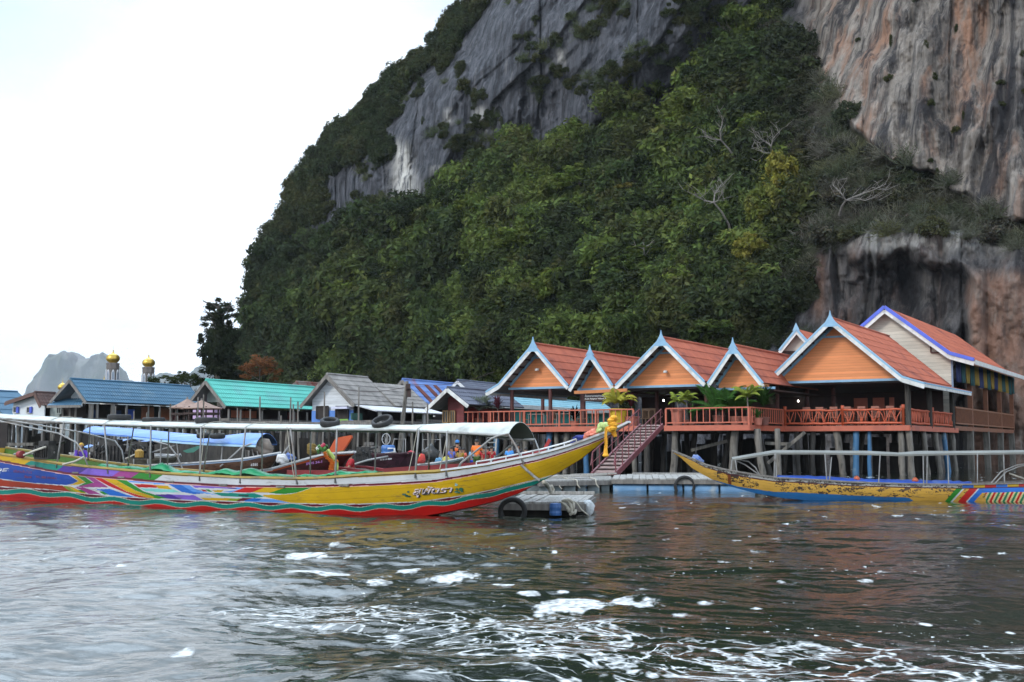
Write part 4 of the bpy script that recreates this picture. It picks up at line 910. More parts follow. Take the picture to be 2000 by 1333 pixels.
def house(name, label, Y, ap, el, er, ridge_px, roof, wall, base_py, wall_off=.9, asym=False, cat="house", rows=4, front=True, overh=.25, fasc=None, pitch=.22, stilts=10, sp=None, wall_b=None, side=True, ang=A2, porch=0, depth_stilts=3):
    """gabled house: roof apex and eaves where they are seen, ridge running back until ridge_px"""
    O = at(ap[0], ap[1], Y); fr = Frame(O, ang); P = fr.P
    (sa, za), (s1, z1), (s2, z2) = fr.sv(*ap, 0), fr.sv(*el, 0), fr.sv(*er, 0); Lr = fr.v_at(ridge_px, sa, za)
    root = thing(name, label, cat, P((s1 + s2) / 2, Lr / 2, 0), "wooden houses of the stilt village")
    m = MB(); corr(m, P(sa, 0, za), P(sa, Lr, za), P(s1, 0, z1), P(s1, Lr, z1), rows=rows, pitch=pitch); corr(m, P(sa, 0, za), P(sa, Lr, za), P(s2, 0, z2), P(s2, Lr, z2), rows=rows, pitch=pitch)
    m.tube([P(sa, 0, za + .02), P(sa, Lr, za + .02)], .07, 8); m.build("roof", [roof, M_under], root)
    m = MB()
    for sx, zx in ((s1, z1), (s2, z2)): slope_board(m, P(sa, -.05, za), P(sx, -.05, zx), .20, .05, fr.u, .04)
    m.build("bargeboard", fasc or M_grwood, root)
    fz = fr.sv(ap[0], base_py, wall_off)[1]
    w1, w2 = s1 + overh * 2.2, s2 - overh * 2.2
    def lz(s): sx, zx = (s1, z1) if s < sa else (s2, z2); return za + (zx - za) * (s - sa) / (sx - sa) - .12
    if front:
        wb = fz if wall_b is None else fr.sv(ap[0], wall_b, wall_off)[1]
        m = MB(); m.prism([P(w1, wall_off, wb), P(w2, wall_off, wb), P(w2, wall_off, lz(w2)), P(sa, wall_off, za - .12), P(w1, wall_off, lz(w1))], fr.v * .08); m.build("gable_wall", wall, root)
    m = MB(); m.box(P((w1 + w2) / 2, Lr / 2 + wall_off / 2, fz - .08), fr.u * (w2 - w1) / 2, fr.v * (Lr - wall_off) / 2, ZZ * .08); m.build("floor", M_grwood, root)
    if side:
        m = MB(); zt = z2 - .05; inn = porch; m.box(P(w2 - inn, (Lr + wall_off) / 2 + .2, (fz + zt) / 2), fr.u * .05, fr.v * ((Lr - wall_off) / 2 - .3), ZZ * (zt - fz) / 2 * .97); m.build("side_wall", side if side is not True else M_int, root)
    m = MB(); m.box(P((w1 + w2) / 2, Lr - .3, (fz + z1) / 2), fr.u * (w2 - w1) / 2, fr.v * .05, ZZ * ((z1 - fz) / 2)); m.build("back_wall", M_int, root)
    rr = random.Random(int(ap[0]))
    for k in range(stilts):
        for row in range(depth_stilts):
            s_ = lerp(w1 + .1, w2 - .1, k / max(1, stilts // 3)) if row == 9 else None
    nfr = max(3, stilts // 2)
    for k in range(nfr):                        # front row and the row down the visible side
        stilt(root, P(lerp(w1, w2, k / (nfr - 1)), wall_off + .1, fz - .15), P(lerp(w1, w2, k / (nfr - 1)) + rr.uniform(-.2, .2), wall_off + .1, -.8), .11, M_stilt if rr.random() < .5 else M_stilt2)
    ns = max(3, int(Lr / 1.3))
    for k in range(1, ns + 1): stilt(root, P(w2 - .05, wall_off + (Lr - wall_off) * k / ns, fz - .15), P(w2 + rr.uniform(-.2, .2), wall_off + (Lr - wall_off) * k / ns, -.8), .11, M_stilt if rr.random() < .45 else M_stilt2)
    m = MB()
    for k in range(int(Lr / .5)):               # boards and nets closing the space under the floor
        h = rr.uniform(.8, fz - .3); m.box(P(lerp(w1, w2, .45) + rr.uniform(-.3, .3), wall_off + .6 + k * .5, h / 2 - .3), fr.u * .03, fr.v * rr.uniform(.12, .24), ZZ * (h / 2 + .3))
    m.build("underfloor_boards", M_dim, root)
    return root, fr, dict(sa=sa, za=za, s1=s1, z1=z1, s2=s2, z2=z2, w1=w1, w2=w2, fz=fz, L=Lr, off=wall_off)
def window(parent, fr, px0, px1, py0, py1, v_, frame=None, glass=None, panes=2, open_=False, plane='front', s_=None):
    """framed window set on a front wall (plane 'front') where it is seen"""
    a, b_ = fr.sv(px0, py1, v_), fr.sv(px1, py0, v_); P = fr.P; w = MB(); t = .07
    for (x0, z0, x1, z1) in ((a[0], a[1], b_[0], a[1]), (a[0], b_[1], b_[0], b_[1]), (a[0], a[1], a[0], b_[1]), (b_[0], a[1], b_[0], b_[1])): w.bar(P(x0, v_ - .05, z0), P(x1, v_ - .05, z1), t, t, up=fr.v)
    for k in range(1, panes): x = lerp(a[0], b_[0], k / panes); w.bar(P(x, v_ - .05, a[1]), P(x, v_ - .05, b_[1]), t * .7, t * .7, up=fr.v)
    f = w.build("window", frame or M_white, parent); g = MB(); g.box(P((a[0] + b_[0]) / 2, v_ - .02, (a[1] + b_[1]) / 2), fr.u * (b_[0] - a[0]) / 2, fr.v * .012, ZZ * (b_[1] - a[1]) / 2); g.build("pane", glass or M_glass, f); return f
def slab(parent, name, m, fr, p0, p1, v_, th=.05):
    a, b_ = fr.sv(*p0, v_), fr.sv(*p1, v_); q = MB(); q.box(fr.P((a[0] + b_[0]) / 2, v_, (a[1] + b_[1]) / 2), fr.u * abs(b_[0] - a[0]) / 2, fr.v * th, ZZ * abs(b_[1] - a[1]) / 2); return q.build(name, m, parent)
def post_at(parent, fr, px, py0, v_, z0, r=.09, m=None, name="post"):
    s_, z_ = fr.sv(px, py0, v_); q = MB(); q.tube([fr.P(s_, v_, z0), fr.P(s_, v_, z_)], r, 8); return q.build(name, m or M_grwood, parent)
def side_box(parent, name, m, fr, s_, px0, px1, z0, z1, th=.04):
    a, b_ = fr.v_at(px0, s_, (z0 + z1) / 2), fr.v_at(px1, s_, (z0 + z1) / 2); q = MB(); q.box(fr.P(s_, (a + b_) / 2, (z0 + z1) / 2), fr.u * th, fr.v * (b_ - a) / 2, ZZ * (z1 - z0) / 2); return q.build(name, m, parent)

# far-left blue roof, white house, blue-roofed house
h0, f0, d0_ = house("stilt_house", "house with a dull blue roof cut off by the left edge of the picture", 86, (-42, 762), (-75, 800), (8, 812), 34, M_bluer, M_gwall, 818, stilts=6)
h1, f1, d1 = house("stilt_house", "small white house with two blue shuttered windows and a brown roof", 80, (68, 766), (10, 786), (80, 792), 108, M_brroof, M_wwall2, 818, wall_off=.5, overh=.10, side=M_gwall, fasc=M_brroof, stilts=8)
for a in (27, 53):
    w = window(h1, f1, a, a + 9, 795, 807, .5, frame=M_white, panes=1)
    slab(w, "shutter", M_blue, f1, (a + 5.5, 795), (a + 9, 807), .42)
h2, f2, d2 = house("stilt_house", "long house with a blue corrugated roof, awning and open veranda", 78, (137, 740), (99, 783), (169, 784), 370, M_bluer, M_wwall2, 817, wall_off=1.2, wall_b=779, side=M_int, porch=1.6, stilts=10, rows=6)
P = f2.P
a0, a1, b0, b1 = f2.sv(112, 779, 1.1), f2.sv(162, 778, 1.1), f2.sv(92, 793, -.6), f2.sv(158, 792, -.6)
m = MB(); corr(m, P(a0[0], 1.1, a0[1]), P(a1[0], 1.1, a1[1]), P(b0[0], -.6, b0[1]), P(b1[0], -.6, b1[1]), rows=2); m.build("awning_roof", [M_bluer, M_under], h2)
m = MB(); m.bar(P(b0[0], -.62, b0[1] - .06), P(b1[0], -.62, b1[1] - .06), .05, .16); m.build("awning_fascia", M_grwood, h2)
slab(h2, "veranda_wall", M_gwall, f2, (100, 795), (117, 815), 1.3); slab(h2, "veranda_wall", M_int, f2, (117, 795), (168, 815), 1.6)
window(h2, f2, 112, 121, 796, 808, 1.25, frame=M_gwall)
for px in (123, 137, 148): post_at(h2, f2, px, 794, .1, d2['fz'], .07)
zf, zt = d2['fz'], d2['z2'] - .15
for px, r in ((178, .17), (190, .09), (220, .15), (247, .08), (290, .07), (312, .07), (345, .07)):
    v_ = f2.v_at(px, d2['s2'] - .25, 4); q = MB(); q.tube([P(d2['s2'] - .25, v_, zf - 2.2), P(d2['s2'] - .25, v_, zt)], r, 8); q.build("veranda_post", M_grwood, h2)
sw_ = d2['w2'] - 1.53
for p0, p1, m_, z0, z1 in ((276, 300, M_terr, zf, zt), (312, 330, M_terr, zf, zt), (250, 262, M_blue, zf, zt - .2), (330, 350, M_mar, zf, zt - .3), (182, 192, mat("navy_door", (.03, .05, .14), rough=.6), zf, zt - .3), (224, 236, mat("navy_door", (.03, .05, .14)), zf, zt - .3)):
    side_box(h2, "wall_panel", m_, f2, sw_, p0, p1, z0, z1)
h3, f3, d3 = house("stilt_house", "house with a large turquoise roof behind the tan parasols", 76, (402, 742), (371, 783), (441, 793), 614, M_teal, M_gwall, 818, wall_off=1.0, wall_b=786, side=M_int, porch=1.2, stilts=10, rows=6)
sw_ = d3['w2'] - 1.13; zf, zt = d3['fz'], d3['z2'] - .2
for p0, p1, m_ in ((452, 476, M_terr), (478, 500, M_terr), (562, 580, M_mar)): side_box(h3, "wall_panel", m_, f3, sw_, p0, p1, zf + .1, zt)
slab(h3, "gable_board", M_lilac, f3, (378, 797), (436, 818), 1.9)
for px in (447, 470, 512, 545, 575, 600):
    v_ = f3.v_at(px, d3['s2'] - .2, 4); q = MB(); q.tube([f3.P(d3['s2'] - .2, v_, zf - 2), f3.P(d3['s2'] - .2, v_, zt)], .07, 8); q.build("veranda_post", M_grwood, h3)
h8, f8, d8 = house("stilt_house", "roof with rusty red and grey sheets behind the turquoise roof", 100, (578, 746), (560, 760), (582, 757), 622, M_rust, M_gwall, 815, stilts=4)
h4, f4, d4 = house("stilt_house", "white house with a blue lower wall and grey corrugated roof", 72, (638, 731), (587, 792), (692, 790), 718, M_conc, M_wwall, 822, wall_off=.55, overh=.22, side=M_int, stilts=12, rows=6)
# lower rear part of the grey roof and the porch under it
s_l, z_l = d4['sa'], d4['za'] - .32; v0 = f4.v_at(716, s_l, z_l); v1 = f4.v_at(787, s_l, z_l); P = f4.P
m = MB(); corr(m, P(s_l + .3, v0, z_l), P(s_l + .3, v1, z_l), P(d4['s2'] + .15, v0, d4['z2'] + .02), P(d4['s2'] + .15, v1, d4['z2'] + .02), rows=6); corr(m, P(s_l + .3, v0, z_l), P(s_l + .3, v1, z_l), P(d4['s1'], v0, d4['z1']), P(d4['s1'], v1, d4['z1']), rows=4); m.build("rear_roof", [M_conc, M_under], h4)
pa = f4.v_at(697, d4['s2'] + .1, 4.2); m = MB(); corr(m, P(d4['s2'] - .1, pa, d4['z2'] - .02), P(d4['s2'] - .1, v1, d4['z2'] - .02), P(d4['s2'] + 1.5, pa, d4['z2'] - .42), P(d4['s2'] + 1.5, v1 - .5, d4['z2'] - .42), rows=1); m.build("porch_roof", [mat("pale_sheet", (.50, .51, .53), (.40, .41, .44), rough=.6), M_under], h4)
m = MB(); m.box(P(d4['w2'] + .6, (pa + v1) / 2, d4['fz'] - .08), f4.u * 1.2, f4.v * (v1 - pa) / 2, ZZ * .07); m.build("porch_floor", M_grwood, h4)
side_box(h4, "porch_back_wall", M_int, f4, d4['w2'] + .02, 716, 812, d4['fz'], d4['z2'] - .1)
slab(h4, "lower_wall", M_bwall, f4, (609.5, 803), (690, 827), .49, .03)
for a, b_ in ((619, 642), (656.5, 681)):
    window(h4, f4, a, b_, 794, 818, .44, frame=M_int, glass=M_int, panes=1)
slab(h4, "canvas_awning", mat("pale_awning", (.55, .57, .72), rough=.7), f4, (652, 795), (683, 799), .15, .3)
for a, b_ in ((630, 645), (664, 680)): slab(h4, "green_panel", M_lime, f4, (a, 819), (b_, 827), .38, .03)
side_box(h4, "green_screen", mat("dark_green_screen", (.03, .09, .075), rough=.8), f4, d4['w2'] + .9, 686, 707, d4['fz'], d4['z2'] - .55)
for px in (742, 786, 828):
    v_ = f4.v_at(px, d4['s2'] + 1.3, 4); q = MB(); q.tube([P(d4['s2'] + 1.3, v_, -.6), P(d4['s2'] + 1.3, v_, d4['z2'] - .45)], .12, 8); q.build("porch_post", mat("pale_concrete", (.42, .42, .40), (.33, .33, .32), rough=.8), h4)
h5, f5, d5 = house("stilt_house", "bright blue corrugated roof streaked with rust beside the grey roof", 80, (786, 741), (765, 765), (838, 797), 892, M_blue2, M_gwall, 820, front=False, stilts=4, rows=5)
for t0, t1, u0, u1 in ((.10, .17, .25, 1), (.30, .37, .15, .85), (.47, .53, .15, .7)):
    A0, A1, E0, E1 = f5.P(d5['sa'], t0 * d5['L'], d5['za']), f5.P(d5['sa'], t1 * d5['L'], d5['za']), f5.P(d5['s2'], t0 * d5['L'], d5['z2']), f5.P(d5['s2'], t1 * d5['L'], d5['z2'])
    m = MB(); up_ = Vector((.02, -.02, .035)); corr(m, A0.lerp(E0, u0) + up_, A1.lerp(E1, u0) + up_, A0.lerp(E0, u1) + up_, A1.lerp(E1, u1) + up_, rows=2, th=.01); m.build("rusty_sheet", [mat("rust_sheet", (.17, .055, .045), (.11, .04, .035), rough=.85), M_under], h5)
h6, f6, d6 = house("stilt_house", "maroon wooden house with wooden window frames left of the salmon railing", 66, (874, 757), (831, 798), (915, 790), 985, M_dkblue, M_mar, 832, wall_off=1.0, overh=.4, side=M_mar, fasc=M_white, stilts=8)
for a, b_ in ((866, 876), (880, 889)): window(h6, f6, a, b_, 803, 826, .95, frame=mat("ochre_window_wood", (.30, .19, .09), rough=.7), panes=2)
slab(h6, "wall_disc", M_white, f6, (847, 812), (849.5, 814.5), .9)
h7, f7, d7 = house("stilt_house", "slate blue roof with a small white edged gable behind the maroon house", 84, (894, 743), (879, 758), (912, 760), 968, M_dkblue, M_int, 822, fasc=M_white, stilts=4)
# turquoise walled house glimpsed through the open pavilion
h9, f9, d9 = house("stilt_house", "turquoise walled house with a pale blue roof seen through the open pavilion", 82, (962, 772), (930, 792), (985, 790), 1180, mat("pale_blue_roof_sheet", (.22, .42, .50), (.17, .36, .44), rough=.6), M_gwall, 826, side=mat("turquoise_wall", (.03, .26, .24), (.025, .21, .20), rough=.7, scale=2), fasc=M_white, stilts=4)
m = MB(); m.bar(f9.P(d9['s2'] + .05, 0, d9['z2'] - .1), f9.P(d9['s2'] + .05, d9['L'], d9['z2'] - .1), .06, .3); m.build("eave_board", M_white, h9)

# shared walkway and dim sheds under and between the houses
wk = thing("walkway", "grey timber walkway on posts running under the village houses", "walkway", at(330, 870, 74))
for k, (pa_, pb_, Y, py) in enumerate(((-80, 110, 79, 826), (90, 320, 74, 825), (300, 560, 72, 826), (540, 760, 70, 828), (740, 900, 66, 832))):
    a, b_ = at(pa_, py, Y), at(pb_, py, Y - 2); q = MB(); q.bar(a, b_, 1.6, .16); q.build("plank_deck", M_grwood, wk)
    n = 8 if k else 6
    for j in range(n):
        p = a.lerp(b_, (j + rnd.uniform(.1, .9)) / n); stilt(wk, p, Vector((p.x + rnd.uniform(-.25, .25), p.y - .5 + rnd.uniform(-.5, .5), -.8)), rnd.uniform(.07, .14), M_stilt if rnd.random() < .5 else M_stilt2)
shd = thing("shed", "dark plank shed on posts at the left edge under the houses", "shed", at(20, 905, 74))
for pa_, pb_, y0, y1, Y, m_, nm in ((-140, -20, 815, 893, 74.5, M_int, "plank_wall"), (-60, 16, 826, 893, 74, M_int, "plank_wall"), (14, 66, 865, 871, 73, M_stilt, "beam"), (14, 66, 874, 892, 75, M_int, "plank_wall"), (66, 112, 876, 893, 76, M_int, "plank_wall")):
    a, b_ = at(pa_, y1, Y), at(pb_, y0, Y); q = MB(); q.box((a + b_) / 2, ((b_.x - a.x) / 2, 0, 0), (0, .08, 0), (0, 0, (b_.z - a.z) / 2)); q.build(nm, m_, shd)
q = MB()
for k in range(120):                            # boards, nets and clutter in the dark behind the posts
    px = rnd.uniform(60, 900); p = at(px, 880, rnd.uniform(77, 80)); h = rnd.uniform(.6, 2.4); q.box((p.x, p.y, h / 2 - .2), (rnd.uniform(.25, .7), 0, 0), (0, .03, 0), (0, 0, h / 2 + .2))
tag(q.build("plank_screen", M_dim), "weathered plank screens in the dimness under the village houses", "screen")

# tan parasol shelters
for k, (ax, ay, l, r_, ey, Y) in enumerate(((366, 779, 328, 400, 797, 71), (394, 782, 355, 437, 798, 70))):
    c = at(ax, ay, Y); e0 = at(l, ey, Y); e1 = at(r_, ey, Y); Rr = (e1.x - e0.x) / 2; root = thing("parasol_shelter", ("tan pyramid roofed shelter further left, partly behind its twin", "tan pyramid roofed shelter in front of the turquoise roofed house")[k], "shelter", (c.x, Y, 2.9), "tan pyramid roofed shelters")
    m = MB(); n = 8; prof = [(.02, c.z), (Rr * .5, lerp(c.z, e0.z, .56)), (Rr, e0.z)]; m.lathe((c.x, Y, 0), [(r, z) for r, z in prof] + [(Rr * .98, e0.z - .06), (.05, c.z - .15)], n); m.build("canopy", M_tan, root)
    m = MB(); m.tube([(c.x, Y, 2.9), (c.x, Y, c.z + .1)], .05, 6); m.build("pole", M_grwood, root)
    m = MB()
    for a in range(6): q = (c.x + Rr * .8 * math.cos(a * 1.047), Y + Rr * .8 * math.sin(a * 1.047)); m = MB(); m.tube([(q[0], q[1], 2.9), (q[0], q[1], e0.z + .1)], .05, 6); m.build("post", M_dwood, root)
    m = MB(); m.lathe((c.x, Y, 0), [(Rr * .82, 3.3), (Rr * .86, 3.3), (Rr * .86, 3.42), (Rr * .82, 3.42)], 12); m.build("seat_rail", M_dwood, root)
    m = MB(); m.box((c.x, Y, 2.85), (Rr, 0, 0), (0, Rr, 0), (0, 0, .06)); m.build("floor", M_grwood, root)
    for a in range(4): stilt(root, (c.x + Rr * .8 * math.cos(a * 1.57 + .7), Y + Rr * .8 * math.sin(a * 1.57 + .7), 2.8), (c.x + Rr * .8 * math.cos(a * 1.57 + .7), Y + Rr * .8 * math.sin(a * 1.57 + .7), -.8), .11, M_stilt)

# thin mooring poles standing in the water
poles = [(181, 798, 70), (226, 794, 68), (246, 797, 66), (262, 803, 66), (287, 806, 68), (311, 805, 66), (333, 789, 64), (347, 812, 66), (387, 776, 68), (398, 771, 66), (489, 800, 62), (508, 775, 60), (549, 812, 60), (568, 777, 62), (573, 790, 64), (582, 785, 60), (634, 766, 60), (701, 757, 60), (806, 785, 58), (835, 788, 58), (464, 797, 62), (100, 842, 60), (82, 845, 60), (152, 843, 58), (183, 850, 58), (430, 815, 62), (756, 840, 54), (719, 842, 56), (860, 838, 52), (1000, 852, 50)]
wid = ["thick", "thin", "crooked", "pale", "dark"]
for k, (px, py, Y) in enumerate(poles):
    a = at(px, py, Y); q = MB(); ln = rnd.uniform(-.25, .25); n = 7
    q.tube([Vector((a.x + ln * (1 - j / n) + rnd.uniform(-.03, .03), Y, -.8)).lerp(Vector((a.x, Y, a.z)), j / n) for j in range(n + 1)], [lerp(.062, .038, j / n) for j in range(n + 1)], 7)
    nb_ = "in front of the turquoise roof" if 440 < px < 600 else "by the white and blue house" if px < 720 and px > 600 else "in front of the long blue roofed house" if 150 < px < 350 else "by the tan shelters" if 350 <= px <= 440 else "beside the dark left stilts" if px < 150 else "near the maroon house and left deck"
    tag(q.build("mooring_pole", M_grwood if k % 3 else M_stilt, loc=(a.x, Y, 0)), f"thin grey wooden pole standing in the water {nb_}", "pole", f"thin wooden poles {nb_}")
# leaning utility pole with meter boxes
up = thing("utility_pole", "leaning grey utility pole with small fittings before the blue roof", "pole", at(782, 900, 64) * 1.0)
ORG[up.name] = Vector(up.location)
q = MB(); q.tube([at(781, 880, 64), at(795, 745, 64)], [.13, .09], 8); q.build("shaft", M_stilt, up)
q = MB(); q.box(at(797, 757, 63.9), (.12, 0, 0), (0, .1, 0), (0, 0, .18)); q.build("fitting", M_dwood, up)
q = MB(); q.box(at(799, 768, 63.9), (.10, 0, 0), (0, .1, 0), (0, 0, .22)); q.build("fitting", M_dwood, up)
for a, b_ in (((795, 750, 64), (964, 727, 70)), ((795, 756, 64), (640, 752, 70))):
    q = MB(); pa_, pb_ = at(*a), at(*b_); q.tube([pa_.lerp(pb_, t) - ZZ * (math.sin(t * math.pi) * .35) for t in np.linspace(0, 1, 10)], .014, 4); q.build("cable", M_dwood, up)

# ================================================================ mosque: minarets and domes behind the roofs
M_min = mat("grey_minaret_brick", (.17, .15, .14), (.11, .10, .095), rough=.8, scale=2)
M_arch = mat("pale_arch_trim", (.62, .63, .66), (.55, .56, .60), rough=.6)
M_mglass = mat("blue_grey_glass", (.22, .27, .34), (.16, .20, .26), rough=.25)
def onion(r): return [(r * .50, 0), (r * .62, r * .05), (r * .50, r * .14), (r * .72, r * .25), (r * .95, r * .52), (r, r * .80), (r * .92, r * 1.08), (r * .70, r * 1.32), (r * .40, r * 1.50), (r * .16, r * 1.64), (r * .07, r * 1.85), (r * .10, r * 1.95), (r * .03, r * 2.1), (r * .02, r * 2.6)]
for k, (px, dome_b, hw, Y) in enumerate(((220.5, 709, 13.2, 128), (290, 717, 12.4, 134))):
    c = at(px, dome_b, Y); r = hw / F * Y; root = thing("minaret", ("left minaret, the taller of two with golden onion domes", "right minaret, lower of two with golden onion domes")[k], "minaret", (c.x, Y, 0), "minarets behind the blue roof")
    q = MB(); q.lathe(c - ZZ * .1, onion(r), 20); q.build("dome", M_gold, root, smooth=True)
    q = MB(); n = 8; z0 = c.z; q.lathe((c.x, Y, 0), [(r * .92, -.5), (r * .92, z0 - 2.3), (r * .98, z0 - 2.3), (r * .98, z0 - 2.15), (r * .9, z0 - 2.15), (r * .9, z0 - .75), (r * .97, z0 - .6), (r * .97, z0 - .2), (r * 1.02, z0 - .2), (r * 1.02, z0 - .06), (r * .6, z0)], n); q.build("shaft", M_min, root)
    for lev, (h0_, h1_) in enumerate(((z0 - 2.08, z0 - .75), (z0 - 4.4, z0 - 2.5), (z0 - 6.6, z0 - 4.7))):
        for a in range(8):
            an = (a + .5) * math.pi / 4; nx, ny = math.cos(an), math.sin(an); tx = Vector((-ny, nx, 0)); o_ = Vector((c.x + nx * r * .86, Y + ny * r * .86, 0)); w = r * .22
            arch = [o_ + tx * (w * x) + ZZ * (h0_ + (h1_ - h0_) * y) for x, y in ((-1, 0), (1, 0), (1, .66), (.6, .88), (0, 1), (-.6, .88), (-1, .66))]
            if ny < .5: q = MB(); q.prism(arch, Vector((nx, ny, 0)) * .10); f_ = q.build("arch_window", M_arch, root)
            if ny < .5: o2 = [p_ * .72 + (sum(arch, Vector()) / 7) * .28 + Vector((nx, ny, 0)) * .07 for p_ in arch]; q = MB(); q.prism(o2, Vector((nx, ny, 0)) * .05); q.build("pane", M_mglass, f_)
for k, (px, pb, hw, Y) in enumerate(((122, 764, 9.5, 125), (203, 754, 8, 140))):
    c = at(px, pb, Y); root = thing("mosque_dome", ("golden dome peeping out left of the blue roof's gable", "golden dome half hidden beside the left minaret")[k], "dome", (c.x, Y, 0), "small golden mosque domes")
    q = MB(); q.lathe(c, onion(hw / F * Y), 20); q.build("cupola", M_gold, root, smooth=True); r = hw / F * Y; q = MB(); q.lathe((c.x, Y, 0), [(r * .8, -.5), (r * .8, c.z - .1), (r * .55, c.z + .05)], 12); q.build("drum", M_cream, root)
# ================================================================ boats
def lin(*c): return s2l(*c)
def mid_mat(name, attr_name="paint", rough=.45, wear=.7):
    """painted planks: colour from the painted pattern, with scuffs and grime"""
    m, N, L, b = nodes_of(name); a = N.new("ShaderNodeAttribute"); a.attribute_name = attr_name
    tc = N.new("ShaderNodeTexCoord"); n = N.new("ShaderNodeTexNoise"); n.inputs["Scale"].default_value = 5; n.inputs["Detail"].default_value = 8; n.inputs["Roughness"].default_value = .7
    mp = N.new("ShaderNodeMapping"); mp.inputs["Scale"].default_value = (.5, .5, 2.5); L.new(tc.outputs["Object"], mp.inputs[0]); L.new(mp.outputs[0], n.inputs["Vector"])
    r = N.new("ShaderNodeMapRange"); r.inputs[1].default_value = .57; r.inputs[2].default_value = .72; r.inputs[4].default_value = wear; L.new(n.outputs["Fac"], r.inputs[0])
    x = N.new("ShaderNodeMix"); x.data_type = 'RGBA'; L.new(r.outputs[0], x.inputs[0]); L.new(a.outputs["Color"], x.inputs[6]); x.inputs[7].default_value = (.10, .085, .06, 1)
    n2 = N.new("ShaderNodeTexNoise"); n2.inputs["Scale"].default_value = 1.1; n2.inputs["Detail"].default_value = 4; L.new(tc.outputs["Object"], n2.inputs["Vector"])
    r2 = N.new("ShaderNodeMapRange"); r2.inputs[1].default_value = .3; r2.inputs[2].default_value = .7; r2.inputs[3].default_value = .80; r2.inputs[4].default_value = 1.1; L.new(n2.outputs["Fac"], r2.inputs[0])
    sc_ = N.new("ShaderNodeVectorMath"); sc_.operation = 'SCALE'; L.new(x.outputs[2], sc_.inputs[0]); L.new(r2.outputs[0], sc_.inputs["Scale"]); L.new(sc_.outputs[0], b.inputs["Base Color"])
    b.inputs["Roughness"].default_value = rough
    sa_ = N.new("ShaderNodeAttribute"); sa_.attribute_name = "strake"; sm = N.new("ShaderNodeMath"); sm.operation = 'MULTIPLY'; sm.inputs[1].default_value = 6.0; L.new(sa_.outputs["Fac"], sm.inputs[0]); sf = N.new("ShaderNodeMath"); sf.operation = 'FRACT'; L.new(sm.outputs[0], sf.inputs[0])
    sg = N.new("ShaderNodeMapRange"); sg.inputs[1].default_value = 0; sg.inputs[2].default_value = .09; sg.inputs[3].default_value = .62; L.new(sf.outputs[0], sg.inputs[0])
    s2_ = N.new("ShaderNodeVectorMath"); s2_.operation = 'SCALE'; L.new(sc_.outputs[0], s2_.inputs[0]); L.new(sg.outputs[0], s2_.inputs["Scale"]); L.new(s2_.outputs[0], b.inputs["Base Color"])
    bp = N.new("ShaderNodeBump"); bp.inputs["Distance"].default_value = .006; L.new(n.outputs["Fac"], bp.inputs["Height"]); L.new(bp.outputs[0], b.inputs["Normal"]); return m
M_hull = mid_mat("hull_paint"); M_hull_old = mid_mat("worn_hull_paint", rough=.55, wear=.85)
M_rail_y = mat("ochre_rail_paint", (.42, .30, .07), (.32, .24, .08), rough=.5, scale=5, c3=(.20, .17, .10), scale3=2)
M_hullwhite = mat("white_hull_paint", (.60, .62, .64), (.48, .50, .52), rough=.45, scale=5, c3=(.24, .23, .22), scale3=2.6)
M_pole = mat("galvanised_pole", (.30, .30, .30), (.20, .20, .195), rough=.5, scale=6, c3=(.14, .11, .09), scale3=3)
M_canvas = mat("grey_white_canvas", (.52, .55, .53), (.38, .41, .39), rough=.65, scale=3.2, c3=(.27, .28, .26), scale3=1.7, bump=.012)
M_canvas_u = mat("canvas_lining", (.10, .115, .10), (.07, .08, .07), rough=.8)
M_bluec = mat("blue_tarpaulin", (.10, .23, .58), (.075, .18, .48), rough=.5, scale=2, stretch=(.4, 2.5, 2.5), c3=(.18, .32, .62), scale3=1.2)
M_bluecu = mat("blue_tarpaulin_lining", (.035, .075, .16), (.025, .05, .11), rough=.7)
M_tyre = mat("tyre_rubber", (.022, .022, .023), (.014, .014, .015), rough=.75, scale=8)
M_green_t = mat("green_tarpaulin", (.02, .30, .12), (.015, .22, .10), rough=.4, scale=3, c3=(.06, .42, .22), scale3=1.4)
M_in_green = mat("green_inner_planks", (.08, .20, .02), (.055, .14, .018), rough=.6)
M_rope = mat("pale_rope", (.45, .42, .35), (.32, .30, .25), rough=.9, scale=20)
M_engine = mat("greasy_engine_metal", (.028, .027, .026), (.014, .014, .014), rough=.5, scale=8, c3=(.10, .09, .08), scale3=4)

